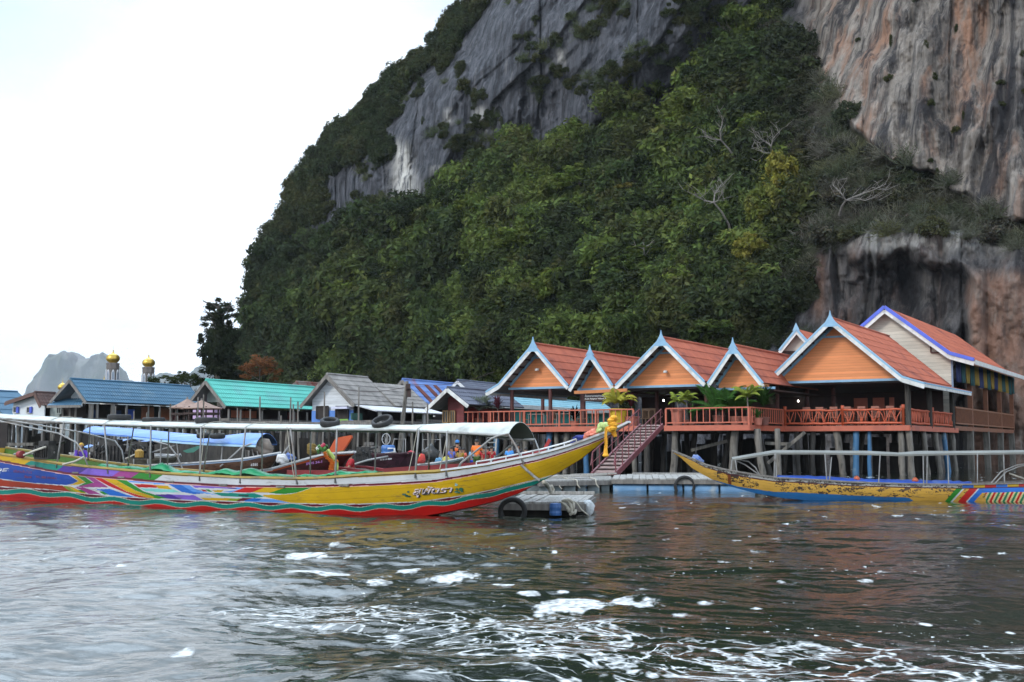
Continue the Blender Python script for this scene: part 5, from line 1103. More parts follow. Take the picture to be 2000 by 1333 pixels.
def hull(name, parent, cl, hb_top, hb_bot, sheer, keel, n, nv, paint, m, bulge=.05, sheer_off=None):
    """planked hull from its centre line: near side follows the seen sheer and keel lines, far side mirrors it.
    cl(t) -> plan point, hb_* (t) half beams, sheer/keel: traced pixel lines of the near side"""
    ts = np.linspace(0, 1, n); V = []; PXC = []
    T = []
    for t in ts:
        c = cl(t); c2 = cl(min(1, t + 1e-3)) if t < .999 else c; c1 = cl(max(0, t - 1e-3)); d = (c2 - c1).normalized(); nn = Vector((d.y, -d.x, 0))
        if nn.y > 0: nn = -nn
        T.append((c, nn))
    near, zt, zb = [], [], []
    rowsN, rowsF = [], []
    for (c, nn), t in zip(T, ts):
        g = c + nn * hb_top(t); b_ = c + nn * hb_bot(t)
        pg = 1000 + F * g.x / g.y; pb = 1000 + F * b_.x / b_.y
        for _ in range(3):                       # small pitch correction of the column
            pyg = poly(sheer, pg); q = at(pg, pyg, g.y); pg += (g.x - q.x) / g.y * F
            pyb = poly(keel, pb); qb = at(pb, pyb, b_.y); pb += (b_.x - qb.x) / b_.y * F
        zt_, zb_ = at(pg, pyg, g.y).z, at(pb, pyb, b_.y).z; zb_ = min(zb_, zt_ - .015)
        rn, rf = [], []
        for j in range(nv):
            v = j / (nv - 1); w = lerp(hb_bot(t), hb_top(t), v) + bulge * math.sin(math.pi * v) * min(1, hb_top(t) / .4); z = lerp(zb_, zt_, v)
            rn.append(c + nn * w + ZZ * z); rf.append(c - nn * w + ZZ * z)
        rowsN.append(rn); rowsF.append(rf)
    A = np.array([[list(p) for p in r] for r in rowsN]); B = np.array([[list(p) for p in r] for r in rowsF])
    f = grid_faces(n, nv); cen = A.reshape(-1, 3)[f].mean(1)
    y_, zc = cen[:, 1], cen[:, 2] - CAMZ; dep = y_ * CP + zc * SP; px = 1000 + F * cen[:, 0] / dep; py = 666.5 - F * (-y_ * SP + zc * CP) / dep
    vf = (np.tile(np.arange(nv - 1), n - 1) + .5) / (nv - 1)
    colr = paint(px, py, vf)
    loc = ORG[parent.name]
    V = np.concatenate([A.reshape(-1, 3), B.reshape(-1, 3)]); Fq = np.concatenate([f, f[:, ::-1] + n * nv])
    # bottom and transom
    i = np.arange(n - 1); bot = np.stack([i * nv, (i + 1) * nv, (i + 1) * nv + n * nv, i * nv + n * nv], -1); tr = np.stack([np.arange(nv - 1), np.arange(nv - 1) + n * nv, np.arange(nv - 1) + 1 + n * nv, np.arange(nv - 1) + 1], -1)
    Fq = np.concatenate([Fq, bot, tr]); C = np.concatenate([colr, colr, np.tile(colr[0], (len(bot), 1)), np.tile(colr[len(colr) // 3], (len(tr), 1))])
    o = np_mesh(name, V, Fq, m, loc=tuple(loc), attrs={"paint": C, "strake": np.concatenate([np.tile(np.arange(nv) / (nv - 1), n)] * 2)}, parent=parent)
    return o, rowsN, rowsF
def rail_strip(parent, rows, name, m, w=.07, h=.05, lift=.0):
    mb = MB()
    for rr in rows:
        for a, b_ in zip(rr[:-1:1], rr[1:]):
            if (a - b_).length > 1e-4: mb.bar(a + ZZ * lift, b_ + ZZ * lift, w, h)
    return mb.build(name, m, parent)
def inside_poly(px, py, pg):
    c = np.zeros(px.shape, bool); n = len(pg)
    for i in range(n):
        x1, y1 = pg[i]; x2, y2 = pg[(i + 1) % n]
        if y1 == y2: continue
        k = ((y1 > py) != (y2 > py)) & (px < (x2 - x1) * (py - y1) / (y2 - y1) + x1); c ^= k
    return c
def ptube(parent, name, pts, r, m, n=7):
    mb = MB(); mb.tube([at(*p) for p in pts], r, n); return mb.build(name, m, parent, smooth=True)
def canopy(parent, name, stations, m_out, m_in, nseg=12, th=.012, far=None):
    """barrel canopy: stations of (near edge point, far edge point, arch height)"""
    rows = []; rows2 = []
    for a, b_, h in stations:
        a, b_ = Vector(a), Vector(b_); rows.append([a.lerp(b_, k / nseg) + ZZ * (h * math.sin(math.pi * k / nseg) ** .75) for k in range(nseg + 1)])
        rows2.append([p - ZZ * th for p in rows[-1]])
    mb = MB(); mb.grid(rows, 0); mb.grid(rows2, 1)
    for r1, r2 in ((rows[0], rows2[0]), (rows[-1], rows2[-1])): mb.grid([r1, r2], 0)
    mb.grid([[r[0] for r in rows], [r[0] - ZZ * .05 for r in rows]], 0); mb.grid([[r[-1] for r in rows], [r[-1] - ZZ * .05 for r in rows]], 0)
    return mb.build(name, [m_out, m_in], parent, smooth=True)
def engine(parent, p, d, tail, s=1.0):
    """long-tail motor: block, fan cover, tank, exhaust and the long shaft with its handle"""
    p = Vector(p); d = Vector(d).normalized(); sd = Vector((-d.y, d.x, 0))
    mb = MB(); mb.box(p, d * .34 * s, sd * .2 * s, ZZ * .2 * s); mb.box(p + ZZ * .26 * s, d * .24 * s, sd * .13 * s, ZZ * .08 * s)
    mb.lathe(p - d * .38 * s, [(.05, -.06), (.20 * s, -.05), (.21 * s, .04), (.05, .06)], 14, axis=d); mb.tube([p + sd * .2 * s, p + sd * .26 * s + ZZ * .2 * s, p + sd * .26 * s + d * .5 * s + ZZ * .34 * s], .045 * s, 7)
    for k in range(7): mb.box(p + d * (-.27 + k * .09) * s + ZZ * .02, d * .012, sd * .235 * s, ZZ * .17 * s)
    for k in range(5): mb.tube([p + d * rnd.uniform(-.3, .3) * s + sd * -.2 * s, p + d * rnd.uniform(-.3, .3) * s - sd * .3 * s + ZZ * rnd.uniform(0, .25) * s, p + d * rnd.uniform(-.3, .3) * s + ZZ * .3 * s], .016, 5)
    e = mb.build("engine", M_engine, parent); mb = MB(); mb.tube([p + d * .35 * s, p + Vector(tail)], .03, 6); mb.build("tiller", M_pole, parent); return e
def tyre(label, c, R_=.21, r=.075, nrm=(0, 0, 1), group="tyres lying on boat canopies"):
    c = Vector(c); az = Vector(nrm).normalized(); ax = az.cross(Vector((0, 1, .01))).normalized(); ay = az.cross(ax); rows = []
    for i in range(28):
        a = 2 * math.pi * i / 28; e = ax * math.cos(a) + ay * math.sin(a); tr = 1.0
        rows.append([c + e * (R_ + r * x * .62) + az * (r * y) for x, y in ((1, -.7), (1.12, -.35), (1.12 + .06 * (i % 2), 0), (1.12, .35), (1, .7), (.4, 1), (-.5, .95), (-.9, .6), (-.55, .1), (-.55, -.1), (-.9, -.6), (-.5, -.95), (.4, -1))])
    rows.append(rows[0]); mb = MB(); mb.grid(rows, close=True); o = mb.build("tyre", M_tyre, smooth=True); return tag(o, label, "tyre", group)

# ---------------------------------------------------------------- the yellow long-tail boat in front
Cs = Vector((-15.3, 34.17, 0)); Ct = Vector((2.23, 22.48, 0))
bdir = (Ct - Cs).normalized(); bn = Vector((bdir.y, -bdir.x, 0)); LB = (Ct - Cs).length
def b_cl(t): return Cs.lerp(Ct, t)
def b_ht(t): return .74 * (1 - max(0, (t - .52) / .48) ** 2.3) + .02
def b_hb(t): return .50 * (1 - min(1, max(0, (t - .45) / .42)) ** 1.8) + .015
SHEER = [(-200, 858), (0, 888), (58, 896), (115, 906), (165, 912), (247, 919.5), (330, 926), (465, 934), (577, 935.5), (630, 935), (705, 929), (807, 923.5), (850, 922), (909, 914.5), (950, 909), (1000, 899), (1050, 889), (1100, 876), (1150, 859), (1200, 840), (1228, 826)]
KEEL = [(-200, 985), (0, 985), (300, 1010), (600, 1022), (780, 1016), (850, 1005), (911, 993), (971.5, 978.7), (1012, 964.5), (1052.5, 943), (1093, 922), (1133.5, 897.7), (1182, 859), (1215, 836), (1228, 828.5)]
BANDT = [(-200, 862), (0, 891), (115, 909), (330, 929), (577, 938.5), (705, 932.5), (850, 925.5), (950, 911.5), (1050, 890.5), (1100, 877.5), (1150, 860), (1200, 841), (1228, 826.5)]
BANDB = [(-200, 868), (0, 899), (115, 921), (165, 927), (247, 934), (330, 941), (450, 948), (577, 948.5), (705, 946), (807, 941.5), (850, 938), (909, 928), (950, 920), (1000, 909), (1050, 898.5), (1100, 884), (1150, 867), (1200, 846.5), (1228, 827.5)]
TEALC = [(-200, 950), (0, 959), (100, 965), (165, 973), (250, 979.5), (313, 983), (370, 985.5), (465, 988), (577, 991.5), (630, 993), (705, 993), (807, 989), (850, 984), (909, 976), (971, 962.5), (1012, 952), (1052, 942), (1075, 935)]
c7 = lambda *p: [(x / 6.06, 780 + y / 6.06) for x, y in p]
c8 = lambda *p: [(300 + x / 6.06, 830 + y / 6.06) for x, y in p]
YEL, WHT, BLU, RBR, GRN, MAG, RED, TEA, MRN, PUR, LPU, LBL, OLI, ORA, AQU, CYB = lin(196, 158, 24), lin(196, 200, 204), lin(24, 66, 150), lin(150, 48, 24), lin(42, 128, 40), lin(150, 62, 130), lin(180, 30, 30), lin(18, 128, 115), lin(96, 18, 40), lin(72, 48, 140), lin(125, 95, 195), lin(95, 150, 225), lin(130, 150, 40), lin(205, 105, 35), lin(120, 195, 190), lin(40, 105, 195)
PATCH = [
    (YEL, c8((1900, 735), (1750, 790), (1640, 818), (1540, 826), (1290, 830), (1310, 850), (1450, 885), (1600, 920), (1850, 950), (2400, 975), (12000, 900), (12000, 300), (2400, 700))),
    (BLU, c7((-900, 580), (0, 735), (350, 790), (700, 855), (800, 890), (925, 970), (860, 1002), (780, 1018), (380, 990), (0, 942), (-900, 860))), (RBR, c7((-900, 875), (0, 950), (380, 998), (740, 1025), (890, 1130), (700, 1115), (300, 1085), (0, 1065), (-900, 1020))),
    (YEL, c7((790, 872), (880, 895), (1010, 985), (930, 1012), (800, 1020), (860, 1005), (932, 970))), (GRN, c7((885, 893), (980, 905), (1102, 988), (1010, 1022), (925, 1030), (1015, 986))),
    (MAG, c7((985, 900), (1080, 912), (1290, 1045), (900, 1040), (1112, 987))), (RED, c7((1080, 912), (1185, 925), (1500, 1095), (1750, 1170), (2000, 1197), (1800, 1203), (1600, 1150), (1290, 1030))),
    (YEL, c7((1190, 925), (1350, 940), (1600, 1082), (1850, 1165), (2100, 1195), (2000, 1199), (1750, 1170), (1500, 1092))), (GRN, c7((1355, 943), (1480, 952), (1700, 1092), (2000, 1180), (2150, 1205), (1850, 1165), (1600, 1080))),
    (OLI, c7((740, 1028), (800, 1032), (960, 1128), (890, 1132))), (YEL, c7((805, 1032), (840, 1036), (1030, 1120), (1010, 1140), (960, 1130))),
    (GRN, c7((915, 1072), (985, 1075), (1020, 1110), (960, 1100))), (GRN, c7((1170, 1095), (1220, 1090), (1300, 1135), (1230, 1130))),
    (MAG, c7((880, 1045), (990, 1045), (1110, 1085), (1200, 1130), (1290, 1155), (1150, 1160), (1050, 1122), (970, 1078))), (CYB, c7((1130, 1068), (1300, 1062), (1500, 1132), (1790, 1197), (1500, 1190), (1320, 1150), (1220, 1092))),
    (LBL, c7((1500, 952), (2000, 985), (2000, 1007), (1535, 985))), (LBL, c8((0, 682), (160, 690), (170, 700), (0, 706))),
    (RED, c7((1580, 1003), (1790, 1012), (1880, 1048), (1640, 1045))), (ORA, c7((1790, 1012), (1990, 1028), (1990, 1060), (1880, 1048))), (YEL, c8((30, 722), (165, 725), (215, 762), (60, 755))),
    (AQU, c7((1660, 1055), (2000, 1068), (2000, 1102), (1730, 1090))), (AQU, c8((0, 765), (235, 765), (325, 803), (0, 797))),
    (GRN, c8((0, 835), (60, 838), (230, 898), (130, 897), (0, 862))), (PUR, c7((1820, 1130), (2000, 1140), (2000, 1172))), (PUR, c8((0, 828), (200, 822), (380, 903), (235, 895), (60, 842))), (LPU, c8((200, 822), (480, 835), (650, 925), (372, 903))),
    (CYB, c8((150, 688), (300, 695), (460, 790), (620, 812), (480, 822), (330, 795))), (LBL, c8((300, 695), (405, 700), (480, 755), (620, 800), (770, 835), (560, 808), (455, 790))),
    (LPU, c8((425, 703), (845, 718), (885, 755), (490, 745))), (PUR, c8((845, 722), (905, 724), (1005, 762), (885, 755))), (LBL, c8((910, 724), (1125, 725), (1005, 766))), (LBL, c8((830, 795), (1000, 768), (920, 800))),
    (GRN, c8((610, 765), (650, 765), (700, 795), (660, 795))), (YEL, c8((690, 775), (830, 772), (800, 800), (730, 800))), (RED, c8((560, 770), (605, 768), (640, 792), (590, 792))),
    (RED, c8((1115, 728), (1335, 733), (1165, 802), (925, 800))), (YEL, c8((1335, 733), (1585, 738), (1400, 803), (1165, 802))), (GRN, c8((1585, 738), (1895, 736), (1700, 802), (1540, 822), (1365, 808))),
    (TEA, c8((690, 805), (1200, 813), (1310, 850), (1200, 868), (800, 842))), (lin(40, 60, 60), c8((1000, 830), (1130, 832), (1120, 850), (1010, 845))),
    (YEL, c8((560, 865), (920, 870), (820, 926), (660, 922))), (OLI, c8((920, 870), (1040, 873), (930, 927), (820, 926))), (MRN, c8((1055, 864), (1172, 868), (1000, 926), (935, 924))), (CYB, c8((1172, 868), (1290, 872), (1190, 932), (980, 930))), (LBL, c8((1290, 876), (1430, 884), (1700, 943), (1170, 935)))]
def pint(pts, px): return np.interp(px, [p[0] for p in pts], [p[1] for p in pts])
def yellow_paint(px, py, vf):
    C = np.tile(np.array(WHT), (len(px), 1)); C[px > 610] = YEL
    wdt = np.clip(.9 - (px - 900) / 500, .3, .9)
    for c, pg in PATCH: C[inside_poly(px, py, pg)] = c
    t0, t1 = pint(BANDT, px), pint(BANDB, px); tw = pint(TEALC, px); wob = np.sin(px * 2 * np.pi / 87 + 1.2) * 2.6 * np.clip((1020 - px) / 150, 0, 1)
    band = (py < t1); C[band] = WHT
    for a, b_, c in ((-900, 60, YEL), (60, 125, TEA), (125, 172, PUR), (172, 200, LPU), (200, 235, LPU), (235, 272, MAG), (272, 318, GRN)):
        sl = (py - t0) * 1.5; C[band & (px + sl * .9 > a) & (px + sl * .9 < b_)] = c
    C[(py > t1 - .4) & (py < t1 + 3.2 * wdt + .5)] = MRN
    C[(py > t1 + 3.2 * wdt + .5) & (py < t1 + 3.2 * wdt + 1.7)] = lin(215, 170, 165)
    up = tw - 7.2 * np.clip(wdt + .1, .5, 1)
    C[(py > up - 1.6) & (py < up)] = WHT
    C[(py > up) & (py < tw + wob - 3)] = MRN
    C[(py > tw + wob - 4.2) & (py <= tw + wob + 4)] = TEA
    C[(py > tw + wob - 5.2) & (py <= tw + wob - 4.0)] = lin(190, 190, 175)
    C[(py > tw + wob + 4) & (py <= tw + wob + 5)] = lin(205, 165, 150)
    C[(py > tw + wob + 5)] = lin(178, 26, 22)
    C[py < t0] = lin(170, 140, 60)
    return C
yb = thing("long_tail_boat", "long yellow wooden boat with rainbow painted stern and high prow, nearest to the viewer", "boat", b_cl(.5))
ho, rN, rF = hull("hull", yb, b_cl, b_ht, b_hb, SHEER, KEEL, 1500, 96, yellow_paint, M_hull)
def decim(rows, k, j=-1): return [rows[i][j] for i in list(range(0, len(rows), k)) + [len(rows) - 1]]
isp = min(range(0, 1500, 5), key=lambda i: abs(proj(rN[i][-1])[0] - 860))
for rr_ in (rN, rF): rail_strip(yb, [[rr_[i][-1] for i in range(0, isp + 1, 25)] + [rr_[isp][-1]]], "gunwale", M_rail_y, .075, .045, .02); rail_strip(yb, [[rr_[i][-1] for i in range(isp, 1500, 25)] + [rr_[1499][-1]]], "fore_gunwale", M_hullwhite, .07, .04, .018)
def sheer_pt(px, far=False):                    # point of the near / far gunwale in a column
    best = min(range(0, 1500, 6), key=lambda i: abs(proj((rF if far else rN)[i][-1])[0] - px)); return (rF if far else rN)[best][-1].copy()
# inner planking and floor
mb = MB(); rows = []
for i in list(range(0, 1400, 40)):
    a, b_ = rN[i][-1], rF[i][-1]; zf = min(a.z - .12, .35 + max(0, a.z - 1.0)); jf = min(range(96), key=lambda j: abs(rN[i][j].z - zf)); a2, b2 = rN[i][jf], rF[i][jf]
    q = (b_ - a) * .03; q2 = (b2 - a2) * .08; rows.append([a + q - ZZ * .02, a2 + q2, b2 - q2, b_ - q - ZZ * .02])
mb.grid(rows); mb.build("inner_planking", M_in_green, yb)
mb = MB()                                       # red liner board and white stud rail inside the fore gunwale
f_ = [sheer_pt(px, True) for px in range(560, 1080, 26)]
for a, b_ in zip(f_[:-1], f_[1:]): mb.bar(a + ZZ * .09, b_ + ZZ * .09, .03, .14)
mb.build("liner_board", mat("red_liner_paint", (.30, .03, .04), (.22, .025, .03), rough=.5), yb)
fr_ = [sheer_pt(px) for px in range(928, 1130, 14)]
mb = MB(); mb.tube([p + ZZ * .10 + bn * -.05 for p in fr_], .016, 6); mb.build("fore_rail", M_hullwhite, yb)
for p in fr_[::2]: mb = MB(); mb.tube([p - bn * .05, p - bn * .05 + ZZ * .10], .014, 5); mb.build("rail_stud", M_hullwhite, yb)
for i in range(120, 1150, 130):                 # thwarts
    a, b_ = rN[i][-1], rF[i][-1]; mb = MB(); mb.bar(a - ZZ * .18, b_ - ZZ * .18, .26, .04); mb.build("thwart", M_grwood, yb)
# canopy
CT = [(-120, 795), (0, 807), (60, 811), (165, 819.5), (330, 824.5), (480, 827.5), (700, 827.5), (850, 827), (950, 829), (1017, 830)]
CB = [(-120, 806), (0, 816), (60, 819), (165, 826), (330, 831.5), (480, 835), (700, 837.5), (800, 838), (850, 841.5), (925, 845), (993, 849)]
st_ = []
for px in list(range(-120, 993, 50)) + [993]:
    s_ = sheer_pt(min(px, 992)); a = at(px, poly(CB, px), s_.y + .12)
    w = .98; b_ = a - bn * w * -1 if False else a + Vector((-bn.x, -bn.y, 0)) * w
    h = .10 if px < 780 else lerp(.10, .30, min(1, (px - 780) / 200)); b_.z = a.z - .03 - (.06 if px > 900 else 0); st_.append((a, b_, h))
canopy(yb, "canopy", st_, M_canvas, M_canvas_u)
mb = MB(); mb.tube([s[0] - ZZ * .03 for s in st_], .02, 6); mb.build("canopy_rail", M_pole, yb); mb = MB(); mb.tube([s[1] - ZZ * .03 for s in st_], .02, 6); mb.build("canopy_rail", M_pole, yb)
def can_pt(px, far=False):
    k = min(range(len(st_)), key=lambda i: abs(proj(st_[i][1 if far else 0])[0] - px)); k2 = min(len(st_) - 1, k + 1); a, b_ = st_[k][1 if far else 0], st_[k2][1 if far else 0]
    p0, p1 = proj(a)[0], proj(b_)[0]; return a.lerp(b_, (px - p0) / (p1 - p0)) if k2 != k and abs(p1 - p0) > 1 else a.copy()
def cpole(ptop, pbot, far=False, r=.022):
    a, b_ = can_pt(ptop, far), sheer_pt(pbot, far); mb = MB(); mb.tube([a, a.lerp(b_, .5), b_ - ZZ * .12], r, 7); mb.build("canopy_pole", M_pole, yb, smooth=True)
for a, b_ in ((125, 112), (204, 211), (295, 295), (393, 392), (480, 468), (567, 578), (658, 652), (818, 810), (873, 873), (993, 1020)): cpole(a, b_)
for a, b_ in ((176, 172), (262, 250), (330, 327), (412, 398), (512, 510), (607, 605), (735, 733), (840, 838), (950, 948), (1043, 1056)): cpole(a, b_, True, .018)
for pts, far in ((((993, 849), (975, 851), (960, 857), (900, 905), (894, 917)), False), (((1043, 859), (1025, 859), (1000, 869), (958, 902), (950, 909)), True), (((-60, 800), (0, 823), (60, 836), (115, 847), (150, 865), (160, 880), (172, 912)), False), (((-20, 815), (45, 826), (100, 835), (160, 845), (225, 862), (238, 880), (245, 918)), True)):
    mb = MB(); mb.tube([Vector(at(x, y, sheer_pt(max(x, -100), far).y)) for x, y in pts], .022, 7); mb.build("hand_rail", M_pole, yb, smooth=True)
for a, b_ in ((400, 388), (560, 575), (815, 800), (875, 855)):
    p, q = can_pt(a), sheer_pt(b_); mb = MB(); mb.tube([p + ZZ * .02, p.lerp(q, .5) + ZZ * -.03, q], .009, 5); mb.build("lashing_rope", M_rope, yb)
for px in (100, 205, 395, 480, 815): 
    k = can_pt(px); o_ = Vector((-bn.x, -bn.y, 0)); mb = MB(); mb.tube([k + o_ * (.98 * j / 8) + ZZ * (.012 + .10 * math.sin(math.pi * j / 8) ** .75) for j in range(9)], .008, 4); mb.build("canopy_rope", M_rope, yb)
# mooring spar slung from the fore post over the bow
# stern motor
pe = at(92, 884, 31.4); engine(yb, pe, bdir, (-1.0, .3, -.05), .9)
mb = MB(); mb.lathe(at(40, 888, 31.2), [(.02, -.10), (.09, -.08), (.10, .08), (.02, .10)], 12, axis=bdir); mb.build("motor_cover", mat("red_motor_cover", (.28, .03, .03), rough=.5), yb)
ptube(yb, "steering_stick", ((46, 890, 31.0), (70, 880, 31.0), (90, 873, 31.0)), .03, mat("pale_stick", (.5, .47, .40), rough=.8)); ptube(yb, "steering_stick", ((122, 908, 30), (146, 902, 30), (164, 893, 30)), .028, mat("pale_stick", (.5, .47, .40)))
# painted name, leaf sprays, and the lettering on the blue panel
def hull_map(px0, px1, pyb0, pyt0, pyb1, pyt1, off=.012):
    def f(x, y, z):
        px = lerp(px0, px1, x); py = lerp(lerp(pyb0, pyb1, x), lerp(pyt0, pyt1, x), y)
        i = min(range(0, 1500, 4), key=lambda i: abs(proj(rN[i][48])[0] - px)); r = rN[i]; ys = [proj(p)[1] for p in r[::5]]
        j = float(np.interp(-py, [-v for v in ys], range(len(ys)))); j0 = int(min(j, len(ys) - 2)); p = Vector(r[::5][j0]).lerp(r[::5][j0 + 1], j - j0); q = at(px, py, p.y); return q + bn * (off + z)
    return f
hp = lambda x, y, o: hull_map(x - 1, x + 1, y + 1, y - 1, y + 1, y - 1)(.5, .5, o)
mb = MB(); mb.tube([hp(1021, 908, .05), hp(1033, 919, .06), hp(1046, 930, .06), hp(1060, 939, .10)], .028, 7); mb.build("mooring_spar", M_pole, yb)
M_let = mat("pinkish_white_lettering", (.68, .58, .58), (.58, .50, .52), rough=.5); M_lsh = mat("dark_letter_edge", (.035, .03, .03), rough=.6)
lay_text("name_lettering_shade", "สุพัตรา", hull_map(808.5, 885.5, 973.5, 952, 966.5, 950, .006), M_lsh, yb, bold=.045, shear=.25)
lay_text("name_lettering", "สุพัตรา", hull_map(807.5, 884.5, 972.5, 951, 965.5, 949, .016), M_let, yb, bold=.018, shear=.25)
lay_text("lettering", "TEL. 082 3166003", hull_map(70, 112, 933.5, 929.5, 936.5, 932.5), mat("dull_red_lettering", (.25, .06, .10), rough=.6), yb, bold=.02)
lay_text("lettering", "บริการนำเที่ยว", hull_map(27, 63, 923, 916.5, 925.5, 919), mat("dull_red_lettering", (.25, .06, .10)), yb, bold=.02)
lay_text("lettering", "ปันหยี", hull_map(48, 62, 933.5, 928.5, 934.5, 930), mat("dull_red_lettering", (.25, .06, .10)), yb, bold=.02)
lay_text("lettering", "าวุธ", hull_map(-18, 19, 925.5, 913.5, 926.5, 914.5), mat("pale_lettering", (.65, .66, .68), rough=.5), yb, bold=.03, shear=.2)
M_leafp = mat("painted_leaves", (.02, .12, .07), (.015, .08, .06), rough=.5)
for cx, cy, lst in ((798, 967, ((-8, -1, 5, 2), (-3, 2, 4, 2), (2, 3, 4, 1.5), (0, -6, 2.4, 2.2))), (895, 957, ((6, -1, 5, 3.4), (-3, 4, 5, 2), (2, 5, 3, 2), (-2, -1, 3, 2.4), (8, 3, 3, 2)))):
    mb = MB()
    for dx, dy, rx, ry in lst:
        mp_ = hull_map(cx + dx - rx, cx + dx + rx, cy + dy + ry, cy + dy - ry, cy + dy + ry, cy + dy - ry, .012); pts = [mp_(.5 + .5 * math.cos(a) * (1 if k % 2 == 0 else .8), .5 + .5 * math.sin(a), 0) for k, a in enumerate(np.linspace(0, 6.283, 13)[:-1])]; mb.add(pts, [tuple(range(12))])
    mb.build("painted_leaf_spray", M_leafp, yb)
mp_ = hull_map(888, 895, 950, 944, 950, 944, .013); mb = MB(); mb.add([mp_(.5 + .5 * math.cos(a), .5 + .5 * math.sin(a), 0) for a in np.linspace(0, 6.283, 13)[:-1]], [tuple(range(12))]); mb.build("painted_flower", mat("painted_flower_blue", (.22, .42, .44), rough=.5), yb)
# things on the boat
tyre("dark tyre lying flat on the yellow boat's canopy above the blue tarpaulin boat's stern", can_pt(212) + Vector((.1, .5, .17)), .25, .07)
tyre("dark tyre lying flat on the yellow boat's canopy, third from its bow", can_pt(392) + Vector((0, .5, .15)), .22, .07)
tyre("dark tyre leaning on the yellow boat's canopy before the white and blue house", can_pt(641) + Vector((0, .25, .13)), .17, .075, (.05, -.35, 1))
tyre("dark tyre tilted up on the yellow boat's canopy, nearest its bow", can_pt(744) + Vector((0, .25, .16)), .20, .06, (-.28, -.5, 1))
tyre("dark tyre lying low on the yellow boat's canopy left of the tan shelters", can_pt(285) + Vector((0, .62, .13)), .24, .06)
# crumpled green tarpaulin along the inside of the near gunwale
mb = MB(); rows = []; rr = random.Random(2)
for k, px in enumerate(range(185, 730, 6)):
    a = sheer_pt(px); hgt = .05 + .13 * max(0, math.exp(-((px - 300) / 22) ** 2)) + .10 * math.exp(-((px - 430) / 26) ** 2) + .13 * math.exp(-((px - 478) / 22) ** 2) + .06 * math.exp(-((px - 650) / 30) ** 2) + .02 * math.sin(px * .11)
    rows.append([a - bn * (.06 + .11 * j) + ZZ * (hgt * math.sin(math.pi * min(1, (j + .6) / 5)) + .02 + rr.uniform(-.016, .016) - (.06 if j == 5 else 0)) for j in range(6)])
mb.grid(rows); o = mb.build("tarpaulin", M_green_t, smooth=True); md = o.modifiers.new("thickness", 'SOLIDIFY'); md.thickness = .008
tag(o, "crumpled green tarpaulin along the inside of the yellow boat's gunwale", "tarpaulin")
def lumpy(name, pts_r, m, label, cat, group=None, seed=1):
    """soft bundle: overlapping cloth folds along a run of (point, radius)"""
    r_ = random.Random(seed); mb = MB(); rows = []; ph = [r_.uniform(0, 6.28) for _ in range(8)]
    for i, (p, r) in enumerate(pts_r):
        d = (Vector(pts_r[min(i + 1, len(pts_r) - 1)][0]) - Vector(pts_r[max(0, i - 1)][0])).normalized(); x = d.cross(ZZ).normalized(); y = x.cross(d)
        rows.append([Vector(p) + (x * math.cos(a) + y * math.sin(a)) * r * (1 + .26 * math.sin(3 * a + ph[0] + i * .9) + .20 * math.sin(6 * a + i * 1.7 + ph[1]) + .12 * math.sin(9 * a - i * 2.3 + ph[2])) for a in np.linspace(0, 2 * math.pi, 29)[:-1]])
    mb.grid(rows, close=True); n = len(rows[0]); mb.f.append(tuple(range(n))[::-1]); mb.m.append(0); mb.f.append(tuple(range((len(rows) - 1) * n, len(rows) * n))); mb.m.append(0)
    return tag(mb.build(name, m, smooth=True), label, cat, group)
def on_bow(px, up, side=.0): a, b_ = sheer_pt(px), sheer_pt(px, True); return a.lerp(b_, .4) + ZZ * up
lumpy("cloth_bundle", [(on_bow(px, .06 + .05 * math.sin((px - 1118) / 26 * 3.14)), .03 + .04 * math.sin((px - 1118) / 26 * 3.14)) for px in range(1119, 1143, 3)], mat("navy_sash", (.03, .045, .25), (.02, .03, .17), rough=.8), "navy blue cloth sash bundled on the yellow boat's prow", "cloth", "cloth sashes tied on the yellow prow", 3)
lumpy("cloth_bundle", [(on_bow(px, .06 + .06 * math.sin((px - 1140) / 30 * 3.14)), .03 + .045 * math.sin((px - 1140) / 30 * 3.14)) for px in range(1141, 1170, 3)], mat("coral_sash", (.72, .24, .17), (.6, .19, .13), rough=.8), "coral pink cloth sash bundled on the yellow boat's prow", "cloth", "cloth sashes tied on the yellow prow", 5)
lumpy("cloth_bundle", [(on_bow(px, .09 + .07 * math.sin((px - 1166) / 26 * 3.14)), .03 + .055 * math.sin((px - 1166) / 26 * 3.14)) for px in range(1167, 1191, 3)], mat("pale_lime_sash", (.50, .62, .24), (.42, .54, .2), rough=.8), "pale lime cloth sash bundled on the yellow boat's prow", "cloth", "cloth sashes tied on the yellow prow", 7)
